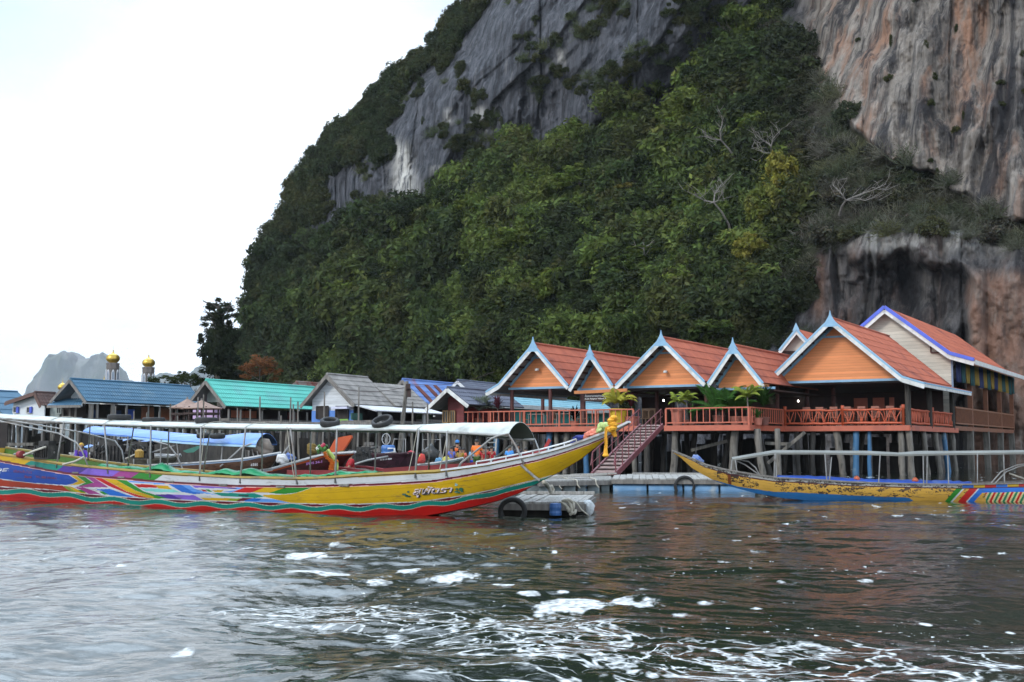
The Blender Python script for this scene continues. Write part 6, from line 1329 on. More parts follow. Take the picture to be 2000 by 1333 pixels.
def garland(label, runs, m, Y, r=.045, group="flower garlands on the prows", tassels=(), top=None):
    """marigold garland: strings of small ruffled blossoms"""
    root = thing("flower_garland", label, "garland", at(*runs[0][0], Y), group); r_ = random.Random(len(runs))
    for run in runs:
        pts = [at(x, y, Y) for x, y in run]; L_ = [0]
        for a, b_ in zip(pts[:-1], pts[1:]): L_.append(L_[-1] + (b_ - a).length)
        n = max(2, int(L_[-1] / (r * .75))); mb = MB()
        for k in range(n + 1):
            s = L_[-1] * k / n; i = max(0, min(len(pts) - 2, int(np.searchsorted(L_, s)) - 1)); p = pts[i].lerp(pts[i + 1], (s - L_[i]) / max(1e-6, L_[i + 1] - L_[i])); rr_ = r * r_.uniform(.85, 1.2); d = (pts[i + 1] - pts[i]).normalized()
            x = d.cross(Vector((0, 1, 0))).normalized(); y = d.cross(x)
            ring = lambda h, q, tw: [p + d * h + (x * math.cos(a + tw) + y * math.sin(a + tw)) * q * (1 + .2 * ((j % 2) * 2 - 1)) for j, a in enumerate(np.linspace(0, 6.283, 11)[:-1])]
            mb.grid([ring(-r * .4, rr_ * .45, 0), ring(-.008, rr_, .2), ring(.01, rr_ * .95, .5), ring(r * .4, rr_ * .4, .8)], close=True)
        mb.build("flower_string", m, root)
    for x, y in tassels:
        mb = MB(); c = at(x, y, Y); mb.lathe(c, [(.02, .10), (.035, .05), (.045, -.02), (.065, -.06), (.04, -.085), (.02, -.09)], 9); mb.build("tassel", m, root)
    if top:
        c = at(*top, Y); mb = MB()
        for k in range(16): a = k * 2.4; q = c + Vector((math.cos(a) * .05 * (k % 4) / 2, -.04 * (k % 3), math.sin(a) * .08 * (k % 4) / 2)); mb.lathe(q, [(.01, -.05), (.055, -.03), (.075, .01), (.04, .05), (.01, .055)], 8)
        mb.build("flower_head", m, root)
    return root
M_mari = mat("marigold", (.78, .40, .03), (.66, .30, .02), rough=.8, scale=12); M_omari = mat("orange_marigold", (.80, .22, .03), (.68, .16, .02), rough=.8, scale=12)
garland("yellow marigold garland hanging round the tip of the yellow boat's prow", [((1185, 836), (1183, 850), (1184, 868), (1183, 880)), ((1191, 838), (1196, 846), (1202, 853), (1199, 838), (1196, 834)), ((1185, 838), (1192, 834), (1198, 834))], M_mari, 22.2, .027, tassels=((1183, 884),), top=(1196, 829))

# ---------------------------------------------------------------- the worn yellow boat at the right
d2_ = Vector((1, -.16, 0)).normalized(); K0 = Vector((4.55, 33.6, 0)); LK = 17.5
def k_cl(t): return K0 + d2_ * LK * t
def k_ht(t): return .55 * min(1, (t / .40)) ** .75 + .02
def k_hb(t): return .38 * min(1, max(0, (t - .09) / .38)) ** .9 + .012
KS = [(1300, 876), (1312.5, 881), (1352.5, 897), (1375, 908), (1420, 919.5), (1465, 927), (1510, 934), (1600, 938.6), (1662, 943), (1775, 946.5), (1887, 947.6), (2000, 945), (2400, 930)]
KK = [(1300, 878), (1312.5, 883), (1330, 895), (1352, 915), (1375, 928.5), (1397, 940), (1420, 948), (1442, 955), (1476, 964), (1532, 974), (1600, 980), (1775, 985), (2000, 990), (2400, 990)]
KBL = [(1380, 934), (1420, 945), (1442, 951), (1510, 961), (1550, 962), (1662, 968), (1775, 972.5), (1800, 990), (2400, 1000)]
def right_paint(px, py, vf):
    s = pint(KS, px); C = np.tile(np.array(lin(205, 160, 70)), (len(px), 1)); w = np.clip((px - 1300) / 120, .25, 1)
    n = fbm(px / 11 + .8 * fbm(px / 4, py / 3, seed=97, oct=2), py / 4.5 + .5 * fbm(px / 5, py / 4, seed=98, oct=2), seed=91, oct=5, gain=.62); n2 = fbm(px / 40, py / 12, seed=95, oct=3)
    C[(n + .5 * n2 > .34) & (px > 1400) & (px < 1700) & (py < s + 20) & (py > s + 6)] = lin(62, 50, 42)
    C[(n > .50) & (px > 1450) & (py < s + 26)] = lin(70, 56, 46)
    C[(n > .40) & (px > 1700) & (px < 1860) & (py < s + 14)] = lin(90, 74, 58)
    C[(np.abs(px - 1424 - (py - 930) * .1) < 3) & (n2 > -.4)] = lin(120, 62, 30)
    C[(py > pint(KBL, px))] = lin(40, 105, 165)
    # colour bars towards the stern
    q = px + (py - 950) * .9
    for a, b_, c in ((1872, 1884, GRN), (1884, 1888, WHT), (1898, 1914, RED), (1914, 1917, WHT), (1917, 1930, CYB)): C[(q > a) & (q < b_) & (py > s + 5)] = c
    st = (px > 1925) & (py > s + 16); ph = ((px - 1925 + (py - 960) * .5) / 17) % 1
    C[st & (q > 1930)] = lin(210, 190, 140); C[st & (q > 1930) & (ph < .28)] = RED; C[st & (q > 1930) & (ph > .5) & (ph < .78)] = lin(28, 120, 80); C[(q > 1930) & (py > s + 7) & (py <= s + 16)] = CYB
    band = py < s + 5 * w + .6; C[band] = lin(165, 165, 162); C[band & (n > .2)] = lin(75, 70, 66)
    for k, c in enumerate((CYB, YEL, RED, CYB, YEL, RED, CYB)): C[band & (px > 1880 + k * 22) & (px < 1902 + k * 22)] = np.array(c) * .8
    C[(py >= s + 5 * w + .6) & (py < s + 7 * w + .6)] = lin(70, 22, 34)
    return C
kb = thing("long_tail_boat", "worn yellow wooden boat with peeling paint at the right, prow pointing left", "boat", k_cl(.5))
ko, kN, kF = hull("hull", kb, k_cl, k_ht, k_hb, KS, KK, 1100, 60, right_paint, M_hull_old)
rail_strip(kb, [decim(kN, 30)], "gunwale", M_grwood, .06, .04, .015); rail_strip(kb, [decim(kF, 30)], "gunwale", M_grwood, .06, .04, .015)
mb = MB(); rows = []
for i in range(120, 1100, 40): j_ = min(range(60), key=lambda j: abs(kN[i][j].z - (kN[i][-1].z - .2))); rows.append([kN[i][-1].lerp(kF[i][-1], .04) - ZZ * .03, kN[i][j_].lerp(kF[i][j_], .12), kF[i][j_].lerp(kN[i][j_], .12), kF[i][-1].lerp(kN[i][-1], .04) - ZZ * .03])
if 1: pass
mb.grid(rows); mb.build("inner_planking", M_grwood, kb)
def k_pt(px, far=False): i = min(range(0, 1100, 5), key=lambda i: abs(proj((kF if far else kN)[i][-1])[0] - px)); return (kF if far else kN)[i][-1].copy()
KT = [(1430, 897, .05), (1470, 891, .06), (1513, 884.5, .07), (1600, 884.5, .06), (1700, 886, .07), (1760, 888, .05), (1800, 887, .08), (1870, 885.5, .06), (2000, 884, .06), (2120, 884, .06)]
st2 = []
for px, py, h in KT: a = at(px, py, k_pt(px).y + .1); b_ = a + Vector((.16, 1, 0)) * .85; st2.append((a, b_, h))
canopy(kb, "canopy", st2, mat("dull_grey_canvas", (.20, .205, .19), (.14, .145, .135), rough=.8, scale=2, c3=(.15, .155, .14), scale3=1), M_canvas_u)
for (a, pa_), (b_, pb_) in (((1430, 898), (1427, 921)), ((1436, 899), (1440, 922)), ((1513, 886), (1512, 933)), ((1515, 886), (1516, 933)), ((1611, 887), (1615, 938)), ((1624, 893), (1620, 938)), ((1719, 888), (1716, 944)), ((1803, 890), (1804, 945)), ((1811, 892), (1810, 945)), ((1851, 888), (1853, 947)), ((1909, 886), (1909, 948)), ((1960, 886), (1962, 946)), ((2010, 886), (2010, 945))):
    y = k_pt(b_).y + .05; mb = MB(); mb.tube([at(a, pa_, y), at(b_, pb_ + 2, y)], .016, 6); mb.build("canopy_pole", M_pole, kb)
for pts in (((1437, 900), (1455, 908), (1472, 920), (1483, 928)), ((1440, 898), (1462, 902), (1476, 914), (1484, 929)), ((1934, 946), (1955, 922), (1985, 909), (2020, 904)), ((1941, 947), (1965, 922), (1992, 911), (2030, 907))):
    y = k_pt(min(1980, pts[0][0])).y + .25; mb = MB(); mb.tube([at(x, yy, y) for x, yy in pts], .018, 6); mb.build("hand_rail", M_pole, kb)
ptube(kb, "steering_stick", ((1971, 925, 32.4), (2010, 939, 32.2)), .022, mat("pale_stick", (.5, .47, .40)))
mb = MB(); rows = []
for px in list(range(1512, 1905, 9)):
    a, b_ = k_pt(px), k_pt(px, True); e = math.sin((px - 1512) / 392 * 3.14) ** .3; rows.append([a.lerp(b_, .08 + .84 * j / 6) + ZZ * ((.03 + .07 * e) * math.sin(math.pi * (j + .5) / 7) + rnd.uniform(-.02, .02)) for j in range(7)])
mb.grid(rows); o = mb.build("tarpaulin", mat("royal_blue_tarpaulin", (.03, .10, .48), (.02, .07, .36), rough=.5, scale=3, c3=(.16, .24, .40), scale3=1.6), smooth=True); o.modifiers.new("thickness", 'SOLIDIFY').thickness = .008
tag(o, "royal blue tarpaulin covering the seats of the worn yellow boat", "tarpaulin")
lumpy("cloth_bundle", [(k_pt(px).lerp(k_pt(px, True), .5) + ZZ * .05, .035 + .055 * math.sin((px - 1350) / 24 * 3.14)) for px in range(1351, 1374, 3)], mat("blue_bundle", (.06, .13, .42), (.25, .3, .4), rough=.8, scale=8), "blue and white cloth bundle on the worn yellow boat's prow", "cloth", None, 4)
for px in (1667, 1780): lumpy("float_buoy", [(k_pt(px).lerp(k_pt(px, True), .3) + Vector((.04 * j, 0, .09)), [.04, .08, .09, .07, .03][j]) for j in range(5)], mat("orange_float", (.55, .13, .06), rough=.5), "small orange float lying on the blue tarpaulin of the worn yellow boat", "float", "orange floats on the right boat", 6)

# ---------------------------------------------------------------- boats lying behind the first one
def simple_boat(label, p0, p1, beam, sheer, keel, colr, band, nb=160, bow_end=1, m=None, taper=.35, rails=M_hullwhite, pm=None, bandpx=3.2, band2=None):
    """open wooden boat between two plan points; the bow is at the end bow_end"""
    p0, p1 = Vector((*p0, 0)), Vector((*p1, 0)); root = thing("wooden_boat", label, "boat", (p0 + p1) / 2, "open wooden boats moored in front of the village")
    tp = (lambda t: t) if bow_end == 1 else (lambda t: 1 - t)
    ht = lambda t: beam * (1 - max(0, (tp(t) - 1 + taper) / taper) ** 2) + .02; hb = lambda t: beam * .7 * (1 - min(1, max(0, (tp(t) - 1 + taper * 1.2) / taper)) ** 1.6) + .012
    def paint(px, py, vf):
        C = np.tile(np.array(colr), (len(px), 1)); s = pint(sheer, px); n = fbm(px / 8, py / 3, seed=int(p0.y * 10), oct=4); C[n > .3] = np.array(colr) * .6; C[py < s + bandpx] = band
        if band2 is not None: C[(py >= s + bandpx) & (py < s + bandpx * 2.2)] = band2
        return C
    o, a, b_ = hull("hull", root, lambda t: p0.lerp(p1, t), ht, hb, sheer, keel, nb, 26, paint, m or M_hull_old)
    rail_strip(root, [decim(a, 8)], "gunwale", rails, .06, .04, .015); rail_strip(root, [decim(b_, 8)], "gunwale", rails, .06, .04, .015)
    mb = MB(); jj = [min(range(26), key=lambda j: abs(a[i][j].z - (a[i][-1].z - .26))) for i in range(nb)]; mb.grid([[a[i][-1].lerp(b_[i][-1], .04) - ZZ * .03, a[i][jj[i]].lerp(b_[i][jj[i]], .1), b_[i][jj[i]].lerp(a[i][jj[i]], .1), b_[i][-1].lerp(a[i][-1], .04) - ZZ * .03] for i in range(0, int(nb * .9), 8)]); mb.build("inner_planking", M_grwood, root); return root, a, b_
def plan(px, Y): p = at(px, 900, Y); return (p.x, Y)
BR, = (lin(92, 66, 52),)
m1, m1N, m1F = simple_boat("brown wooden boat with a blue tarpaulin canopy and a dark motor", plan(215, 37.5), plan(546, 33.2), .72, [(200, 912), (300, 909), (380, 905), (470, 898), (546, 885)], [(200, 935), (400, 935), (505, 925), (528, 908), (546, 888)], lin(96, 70, 55), lin(150, 175, 205), taper=.22)
def bc(px, pye, pyt, Y): return px, pye, pyt, Y
CB1 = [(160, 842), (185, 846), (250, 851), (345, 861), (430, 866), (500, 868)]; CT1 = [(160, 839), (185, 833), (215, 835), (300, 842), (380, 848), (500, 854), (535, 853)]
st3 = []
for px in (162, 170, 185, 215, 260, 310, 360, 410, 460, 500):
    Y = lerp(36.5, 33.4, (px - 160) / 340); a = at(px, poly(CB1, px), Y); b_ = a + Vector((.33, .95, .02)) * 1.15; st3.append((a, b_, .15 if px < 185 else .19 if px < 450 else .30))
canopy(m1, "canopy", st3, M_bluec, M_bluecu)
mb = MB(); mb.grid([[s[0] - ZZ * .03 for s in st3[4:]], [s[0] - ZZ * .085 - Vector((0, .02, 0)) for s in st3[4:]]]); v_ = mb.build("canopy_valance", mat("pale_blue_valance", (.22, .38, .62), (.30, .48, .52), rough=.6, scale=3), m1); v_.modifiers.new("thickness", 'SOLIDIFY').thickness = .006
for a, b_, pa_, pb_ in ((250, 246, 852, 905), (315, 313, 858, 906), (345, 350, 861, 905), (435, 432, 866, 902), (490, 497, 868, 898), (500, 505, 866, 897)):
    y = lerp(36.3, 33.6, (a - 160) / 340); mb = MB(); mb.tube([at(a, pa_, y), at(b_, pb_, y)], .02, 6); mb.build("canopy_pole", M_pole, m1)
for pts in (((430, 912), (455, 890), (470, 876), (487, 868), (500, 866)), ((545, 898), (555, 884), (566, 870)), ((300, 862), (330, 870), (345, 890), (356, 915))):
    mb = MB(); mb.tube([at(x, y, 33.5) for x, y in pts], .024, 6); mb.build("hand_rail", M_pole, m1)
engine(m1, at(216, 886, 35.6), (1, -.1, 0), (1.3, -.2, .28), 1.25); engine(m1, at(276, 884, 35.2), (1, -.1, 0), (1.2, -.2, .25), .95)
ptube(m1, "steering_stick", ((245, 897, 34.6), (262, 889, 34.6), (270, 885, 34.6)), .025, mat("pale_stick", (.5, .47, .40)))
mb = MB(); mb.lathe(at(272, 887, 34.4), [(.02, -.12), (.13, -.1), (.13, .08), (.05, .14)], 10); mb.build("fuel_can", mat("ochre_can", (.38, .22, .03), rough=.6), m1)
lay_text("lettering", "สส 28 ปก 2", lambda x, y, z: at(lerp(490, 503, x), lerp(911, 905, y) - x * .8, 33.05) - Vector((0, z, 0)), mat("pale_lettering", (.65, .66, .68)), m1, bold=.02)
for k, px in enumerate((399, 425)): tyre(("left of two dark tyres on the blue canopy", "right of two dark tyres on the blue canopy")[k], at(px, 851 + k, 34.0 - k * .1), .17, .07, (0, -.1, 1))
lumpy("sail_bundle", [(at(px, py, 33.8), r) for px, py, r in ((478, 874, .05), (490, 871, .14), (505, 873, .2), (520, 877, .2), (532, 881, .10))], mat("faded_brown_canvas", (.24, .20, .17), (.14, .12, .10), rough=.9), "faded brown canvas bundle in the bow of the blue canopied boat", "bundle", None, 8)
lumpy("sack", [(at(px, py, 32.4), r) for px, py, r in ((541, 903, .04), (546, 897, .11), (553, 898, .12), (562, 903, .06))], mat("white_sack", (.55, .56, .58), (.42, .42, .42), rough=.8), "white sack lying by the bow of the brown boat", "sack", None, 9)
lumpy("sack", [(at(px, py, 33.4), r) for px, py, r in ((555, 894, .04), (562, 893, .10), (572, 894, .08), (578, 896, .03))], mat("blue_bundle", (.06, .13, .42)), "blue plastic bundle beside the white sack", "sack", None, 10)

m2, m2N, m2F = simple_boat("maroon boat with a tall orange prow board and garlanded bow", plan(415, 33.5), plan(692, 28.6), .66, [(400, 934), (440, 929), (480, 924), (530, 917), (600, 897), (633, 888), (660, 886), (692, 884)], [(400, 955), (560, 955), (630, 945), (655, 922), (675, 900), (692, 886)], lin(70, 16, 20), lin(200, 205, 212), taper=.34, band2=lin(165, 70, 22), bandpx=2.4)
pr = [(642, 880), (653, 860), (656.5, 856), (670, 853), (685, 850.5), (686, 855), (678, 868), (670, 880), (662, 884), (650, 888)]
mb = MB(); mb.prism([at(x, y, 28.9) for x, y in pr], (.03, .07, 0)); mb.build("prow_board", mat("orange_red_board", (.50, .085, .022), (.42, .065, .018), rough=.5), m2)
mb = MB(); mb.prism([at(x, y, 28.85) for x, y in ((661, 881), (669, 880), (669, 886), (661, 887))], (.03, .05, 0)); mb.build("prow_mark", mat("olive_mark", (.20, .14, .03), rough=.6), m2)
lay_text("lettering", "หนองนวลจันทร์", lambda x, y, z: at(lerp(508, 600, x), lerp(931, 923, y) - x * .6, 30.05) - Vector((0, z, 0)), mat("pink_lettering", (.62, .22, .30), rough=.5), m2, bold=.03)
lay_text("lettering", "0995 34-1", lambda x, y, z: at(lerp(598, 629, x), lerp(909, 904, y) - x * 4.5, 28.75) - Vector((0, z, 0)), mat("violet_lettering", (.42, .18, .50), rough=.5), m2, bold=.03)
mb = MB()
for k in range(14): c = at(579 + rnd.uniform(-9, 16), 925 + rnd.uniform(-9, 6), 29.4); mb.lathe(c, [(.01, -.02), (.05, 0), (.01, .02)], 6, axis=(0, 1, 0))
mb.build("painted_flowers", mat("painted_red_flowers", (.5, .04, .07), rough=.6), m2)
garland("orange marigold garland on the maroon boat's bow with ribbons", [((634, 884), (637, 893), (645, 899), (648, 905), (645, 915), (644, 927)), ((648, 899), (650, 908), (648, 918), (648, 928)), ((658, 899), (653, 904))], M_omari, 27.9, .042)
lumpy("ribbon", [(at(x, y, 27.95), .045) for x, y in ((639, 879), (643, 885), (649, 893), (653, 898), (656, 904), (657, 912), (657, 927))], mat("lime_ribbon", (.55, .68, .18), (.46, .58, .14), rough=.7), "lime yellow ribbon tied with the orange garland", "ribbon", None, 2)
lumpy("ribbon", [(at(x, y, 28.0), r) for x, y, r in ((655, 913, .03), (656, 918, .05), (655, 926, .04))], mat("crimson_ribbon", (.42, .02, .05), rough=.7), "crimson ribbon end hanging below the lime ribbon", "ribbon", None, 3)
mb = MB(); r_ = random.Random(4)
bq = thing("flower_bouquet", "bouquet of red and white flowers with leaves on the maroon bow", "bouquet", at(627, 886, 29.2))
for nm, cl_, m_, n in (("leaves", (630, 879, .16), mat("bouquet_leaf", (.05, .17, .03), rough=.7), 26), ("white_flower", (621, 876, .05), mat("white_petal", (.7, .7, .68), rough=.7), 5), ("white_flower", (625, 874, .05), mat("white_petal", (.7, .7, .68)), 4), ("red_flower", (630, 871.5, .07), mat("red_petal", (.45, .04, .08), rough=.7), 8)):
    mb = MB(); c = at(cl_[0], cl_[1], 29)
    for k in range(n): d = Vector((r_.uniform(-1, 1), r_.uniform(-1, 1), r_.uniform(-.5, 1))).normalized() * cl_[2]; mb.lathe(c + d * r_.uniform(.2, 1), [(.005, -.03), (.05, 0), (.005, .03)], 6, axis=d)
    mb.build(nm, m_, bq)

m3, m3N, m3F = simple_boat("low orange and red boat whose striped red prow rises behind the yellow boat", plan(672, 28.8), plan(1062, 26.6), .55, [(660, 914), (700, 920), (780, 924), (850, 920), (930, 912), (1000, 898), (1040, 890), (1062, 880)], [(660, 924), (700, 940), (800, 950), (900, 945), (980, 930), (1030, 910), (1050, 896), (1062, 884)], lin(165, 62, 28), lin(140, 24, 32), taper=.4, rails=mat("red_rail", (.28, .025, .035), rough=.5), band2=lin(195, 190, 190))
mb = MB(); mb.prism([at(x, y, 26.7) for x, y in ((1050, 893), (1054, 889), (1071, 857), (1075.5, 861), (1059, 891), (1054, 896))], (.02, .05, 0)); mb.build("prow_board", mat("red_prow_paint", (.36, .03, .03), (.28, .025, .025), rough=.5), m3)
for k, c in enumerate((mat("yellow_band", (.6, .42, .05)), M_hullwhite, mat("red_prow_paint", (.36, .03, .03)))):
    x = 1040 + k * 4.5; mb = MB(); mb.prism([at(px, py, 26.68) for px, py in ((x, 896 - k * 3), (x + 4, 893 - k * 3), (x + 7, 889 - k * 3), (x + 3, 892 - k * 3))], (.02, .06, 0)); mb.build("prow_stripe", c, m3)
mb = MB()
for c_, r in (((672, 931), .14), ((682, 932), .13)):
    c = at(*c_, 27.6); mb.tube([c + Vector((math.cos(a) * r, .02 * math.sin(a * 2), math.sin(a) * r * 1.1)) for a in np.linspace(0, 6.283, 17)], .012, 5)
tag(mb.build("rope_coil", M_rope), "pale hoops of rope beside the end of the orange boat", "rope")
mb = MB(); mb.lathe(at(672, 931, 28.4), [(.05, -.2), (.28, -.2), (.28, .14), (.05, .14)], 12); tag(mb.build("tub", mat("black_tub", (.02, .022, .03), rough=.5)), "black tub standing between the garland and the orange boat", "tub")

m4, m4N, m4F = simple_boat("dark purple boat stern with white lettering, blue barrel and motor", plan(716, 37), plan(797, 35.2), .8, [(700, 889), (735, 888), (785, 886.5), (797, 885)], [(700, 925), (765, 925), (775, 915), (788, 898), (797, 887)], lin(66, 36, 48), lin(80, 46, 58), taper=.3, rails=mat("purple_rail", (.07, .035, .045), rough=.6))
lay_text("lettering", "สส 86 ปก 5554", lambda x, y, z: at(lerp(742, 765, x), lerp(900, 896.5, y) - x * 2, 35.0) - Vector((0, z, 0)), mat("pale_lettering", (.65, .66, .68)), m4, bold=.03)
engine(m4, at(710, 891, 35.4), (1, -.05, 0), (1.0, -.3, .12), .8)
ptube(m4, "tail_shaft", ((690, 908, 34.6), (720, 899, 34.8), (758, 892, 35)), .03, M_pole); ptube(m4, "frame", ((757, 877, 35.4), (770, 876, 35.4), (772, 922, 35.4)), .03, M_hullwhite)
mb = MB(); mb.lathe(at(758, 889, 35.7), [(.03, 0), (.2, 0), (.215, .06), (.2, .1), (.215, .2), (.2, .26), (.17, .30), (.03, .30)], 14); tag(mb.build("barrel", mat("blue_barrel", (.05, .16, .42), (.04, .12, .33), rough=.4)), "small blue plastic barrel on the dark purple boat", "barrel")
m5, m5N, m5F = simple_boat("grey wooden boat heaped with bright coloured goods behind the red rail", plan(778, 42), plan(902, 39.5), .7, [(770, 912), (800, 910), (850, 905), (885, 899), (902, 895)], [(770, 930), (860, 930), (890, 918), (902, 897)], lin(110, 100, 90), lin(150, 165, 175), taper=.35)
for k, (px, py, r, m_, lb) in enumerate(((790, 899, .22, mat("pink_heap", (.55, .30, .30), rough=.8), "pink"), (802, 893, .2, mat("red_heap", (.45, .04, .06), rough=.8), "red"), (822, 899, .2, mat("crimson_heap", (.5, .05, .04), rough=.8), "crimson"), (815, 894, .13, mat("yellow_heap", (.55, .45, .1), rough=.8), "yellow"), (858, 902, .14, mat("sky_blue_heap", (.12, .30, .5), rough=.8), "sky blue"), (872, 899, .12, mat("lemon_heap", (.5, .48, .12), rough=.8), "lemon"))):
    lumpy("goods_bundle", [(at(px + (j - 2) * 4.2, py + abs(j - 2) * 1.0, 40.6), r * (.25, .8, 1, .8, .25)[j]) for j in range(5)], m_, f"{lb} bundle of goods heaped in the grey wooden boat", "bundle", "bundles heaped in the grey boat", 20 + k)
lumpy("net_heap", [(at(px, py, 41), r) for px, py, r in ((832, 899, .05), (836, 891, .26), (841, 887, .26), (848, 892, .2), (852, 899, .06))], M_engine, "dark covered heap behind the coloured goods", "heap", None, 31)
m6, m6N, m6F = simple_boat("pale boat with small blue awnings far behind the motors", plan(170, 50), plan(350, 46), .8, [(160, 886), (250, 889), (330, 892), (350, 888)], [(160, 905), (300, 910), (340, 902), (350, 890)], lin(120, 115, 105), lin(190, 190, 185), taper=.25)
for x0, x1, y0, y1, Y in ((192, 243, 864, 862, 47), (250, 272, 859, 858, 47), (163, 172, 873, 875, 46), (180, 200, 877, 881, 46), (262, 290, 868, 862, 45)):
    mb = MB(); a, b_ = at(x0, y0, Y), at(x1, y1, Y); mb.grid([[a, b_], [a.lerp(b_, .02) + Vector((0, .6, .10)), b_ + Vector((0, .6, .10))], [a + Vector((0, 1.2, -.02)), b_ + Vector((0, 1.2, -.02))]]); o = mb.build("awning", M_bluec, m6); o.modifiers.new("thickness", 'SOLIDIFY').thickness = .03
    for p in (a, b_): mb = MB(); mb.tube([p, (p.x, p.y, .6)], .025, 5); mb.build("awning_pole", M_pole, m6)
tk = thing("concrete_ledge", "low grey concrete ledge behind the blue canopied boat", "ledge", at(400, 905, 58)); mb = MB(); a, b_ = at(310, 904, 58), at(470, 882, 57); mb.box(((a.x + b_.x) / 2, 57.6, .55), ((b_.x - a.x) / 2, 0, 0), (0, .4, 0), (0, 0, 1.1)); mb.build("wall", M_stilt2, tk)
mb = MB(); mb.grid([[at(357, 881, 50), at(372, 876, 50), at(388, 871, 50)], [at(365, 885, 50), at(378, 884, 50), at(392, 874, 50)]]); o = mb.build("hanging_sheet", mat("sea_green_sheet", (.05, .20, .15), rough=.7)); o.modifiers.new("thickness", 'SOLIDIFY').thickness = .02; tag(o, "small sea green sheet slung above the concrete ledge", "sheet")
# clutter on the landing behind: folded yellow mats, crate stack, fan wheel
lp = thing("crate_stack", "stack of grey crates on the landing behind the purple boat", "crates", at(724, 895, 46))
for x0, x1, y0, y1 in ((702, 742, 885, 898), (706, 740, 871, 884), (711, 727, 864, 870.5)):
    a, b_ = at(x0, y1, 46), at(x1, y0, 46); mb = MB(); mb.box(((a.x + b_.x) / 2, 46.3, (a.z + b_.z) / 2), ((b_.x - a.x) / 2, 0, 0), (0, .3, 0), (0, 0, (b_.z - a.z) / 2 - .01))
    for k in range(1, 5): x = lerp(a.x, b_.x, k / 5); mb.box((x, 45.98, (a.z + b_.z) / 2), (.02, 0, 0), (0, .02, 0), (0, 0, (b_.z - a.z) / 2))
    mb.build("crate", M_grwood, lp)
fw = thing("fan_wheel", "pale spoked wheel standing on the landing by a post", "wheel", at(754, 880, 44)); c = at(754, 858, 44); mb = MB(); mb.tube([c + Vector((math.cos(a) * .15, 0, math.sin(a) * .20)) for a in np.linspace(0, 6.283, 21)], .012, 5); mb.build("rim", M_hullwhite, fw)
mb = MB()
for a in (0, .8, 1.6, 2.4): mb.tube([c + Vector((math.cos(a) * .15, 0, math.sin(a) * .2)), c - Vector((math.cos(a) * .15, 0, math.sin(a) * .2))], .008, 4)
mb.tube([c, c - ZZ * .7], .03, 6); mb.build("spokes", M_pole, fw)
for k in range(3): lumpy("folded_mat", [(at(600 + j * 4.6, 872 + k * 5 + abs(j - 2) * .3, 40), .09 if 0 < j < 4 else .05) for j in range(5)], mat("mustard_mat", (.22, .15, .04), (.14, .10, .03), rough=.9), ("topmost of three folded mustard mats left of the bouquet", "middle one of three folded mustard mats left of the bouquet", "lowest of three folded mustard mats left of the bouquet")[k], "mat", "folded mustard mats", 40 + k)
for pts, Y in ((((765, 878), (770, 858), (792, 858), (792, 895)), 41), (((826, 898), (826, 859), (860, 859), (862, 896)), 43), (((838, 859), (838, 890)), 43)):
    mb = MB(); mb.tube([at(x, y, Y) for x, y in pts], .02, 6); tag(mb.build("pipe_frame", M_pole), "thin grey pipe frame standing on the boats near the right landing", "frame", "thin pipe frames")
# ================================================================ landing: gangway, floats, raft
M_plankg = mat("silvered_planks", (.34, .33, .31), (.22, .215, .20), rough=.9, scale=4, stretch=(6, 1, 1), c3=(.15, .14, .13), scale3=2)
M_floatb = mat("blue_float", (.15, .29, .47), (.10, .22, .38), rough=.7, scale=3, c3=(.36, .40, .42), scale3=1.6)
M_gang = mat("gangway_planks", (.30, .205, .18), (.19, .125, .11), rough=.9, scale=5, c3=(.13, .10, .09), scale3=3)
M_gfr = mat("maroon_gangway_paint", (.17, .035, .045), (.11, .025, .03), rough=.55)
gw_ = thing("gangway", "sloping maroon and grey wooden gangway with cleats and handrails up to the deck", "gangway", at(1180, 928, 44.8))
bl_, br_, tl_, tr_ = at(1155.5, 928, 44.6), at(1200.5, 929, 44.4), at(1251, 824, 56.0), at(1294, 824, 55.7); tl_.z = tr_.z = DECK - .03; bl_.z = br_.z = .42
nrm = (br_ - bl_).cross(tl_ - bl_).normalized()
n = 30
for k in range(n):
    a, b_ = k / n, (k + .90) / n; mb = MB(); p = [bl_.lerp(tl_, a), br_.lerp(tr_, a), br_.lerp(tr_, b_), bl_.lerp(tl_, b_)]; mb.prism(p, -nrm * .04); mb.build("plank", M_gang, gw_)
for k in range(1, 15):
    c = (k) / 15; a, b_ = bl_.lerp(tl_, c), br_.lerp(tr_, c); mb = MB(); mb.bar(a.lerp(b_, .03) + nrm * .03, b_.lerp(a, .03) + nrm * .03, .05, .06, up=nrm); mb.build("cleat", M_dwood, gw_)
for s0, s1 in ((bl_, tl_), (br_, tr_)):
    mb = MB(); mb.bar(s0 - ZZ * .06, s1 - ZZ * .06, .07, .24); mb.build("stringer", M_gfr, gw_)
    h = .78; mb = MB(); mb.tube([s0 + ZZ * .35 + (s0 - s1) * .012, s0 + (s1 - s0) * .02 + ZZ * h, s1 - (s1 - s0) * .03 + ZZ * h, s1 + ZZ * .5], .025, 6); mb.build("handrail", M_gfr, gw_)
    mb = MB(); mb.tube([s0 + ZZ * .4, s1 + ZZ * .4], .014, 5); mb.build("mid_rail", M_gfr, gw_)
    for k in range(9): q = s0.lerp(s1, (k + .15) / 8.6); mb = MB(); mb.tube([q, q + ZZ * h], .022, 6); mb.build("rail_post", M_gfr, gw_)
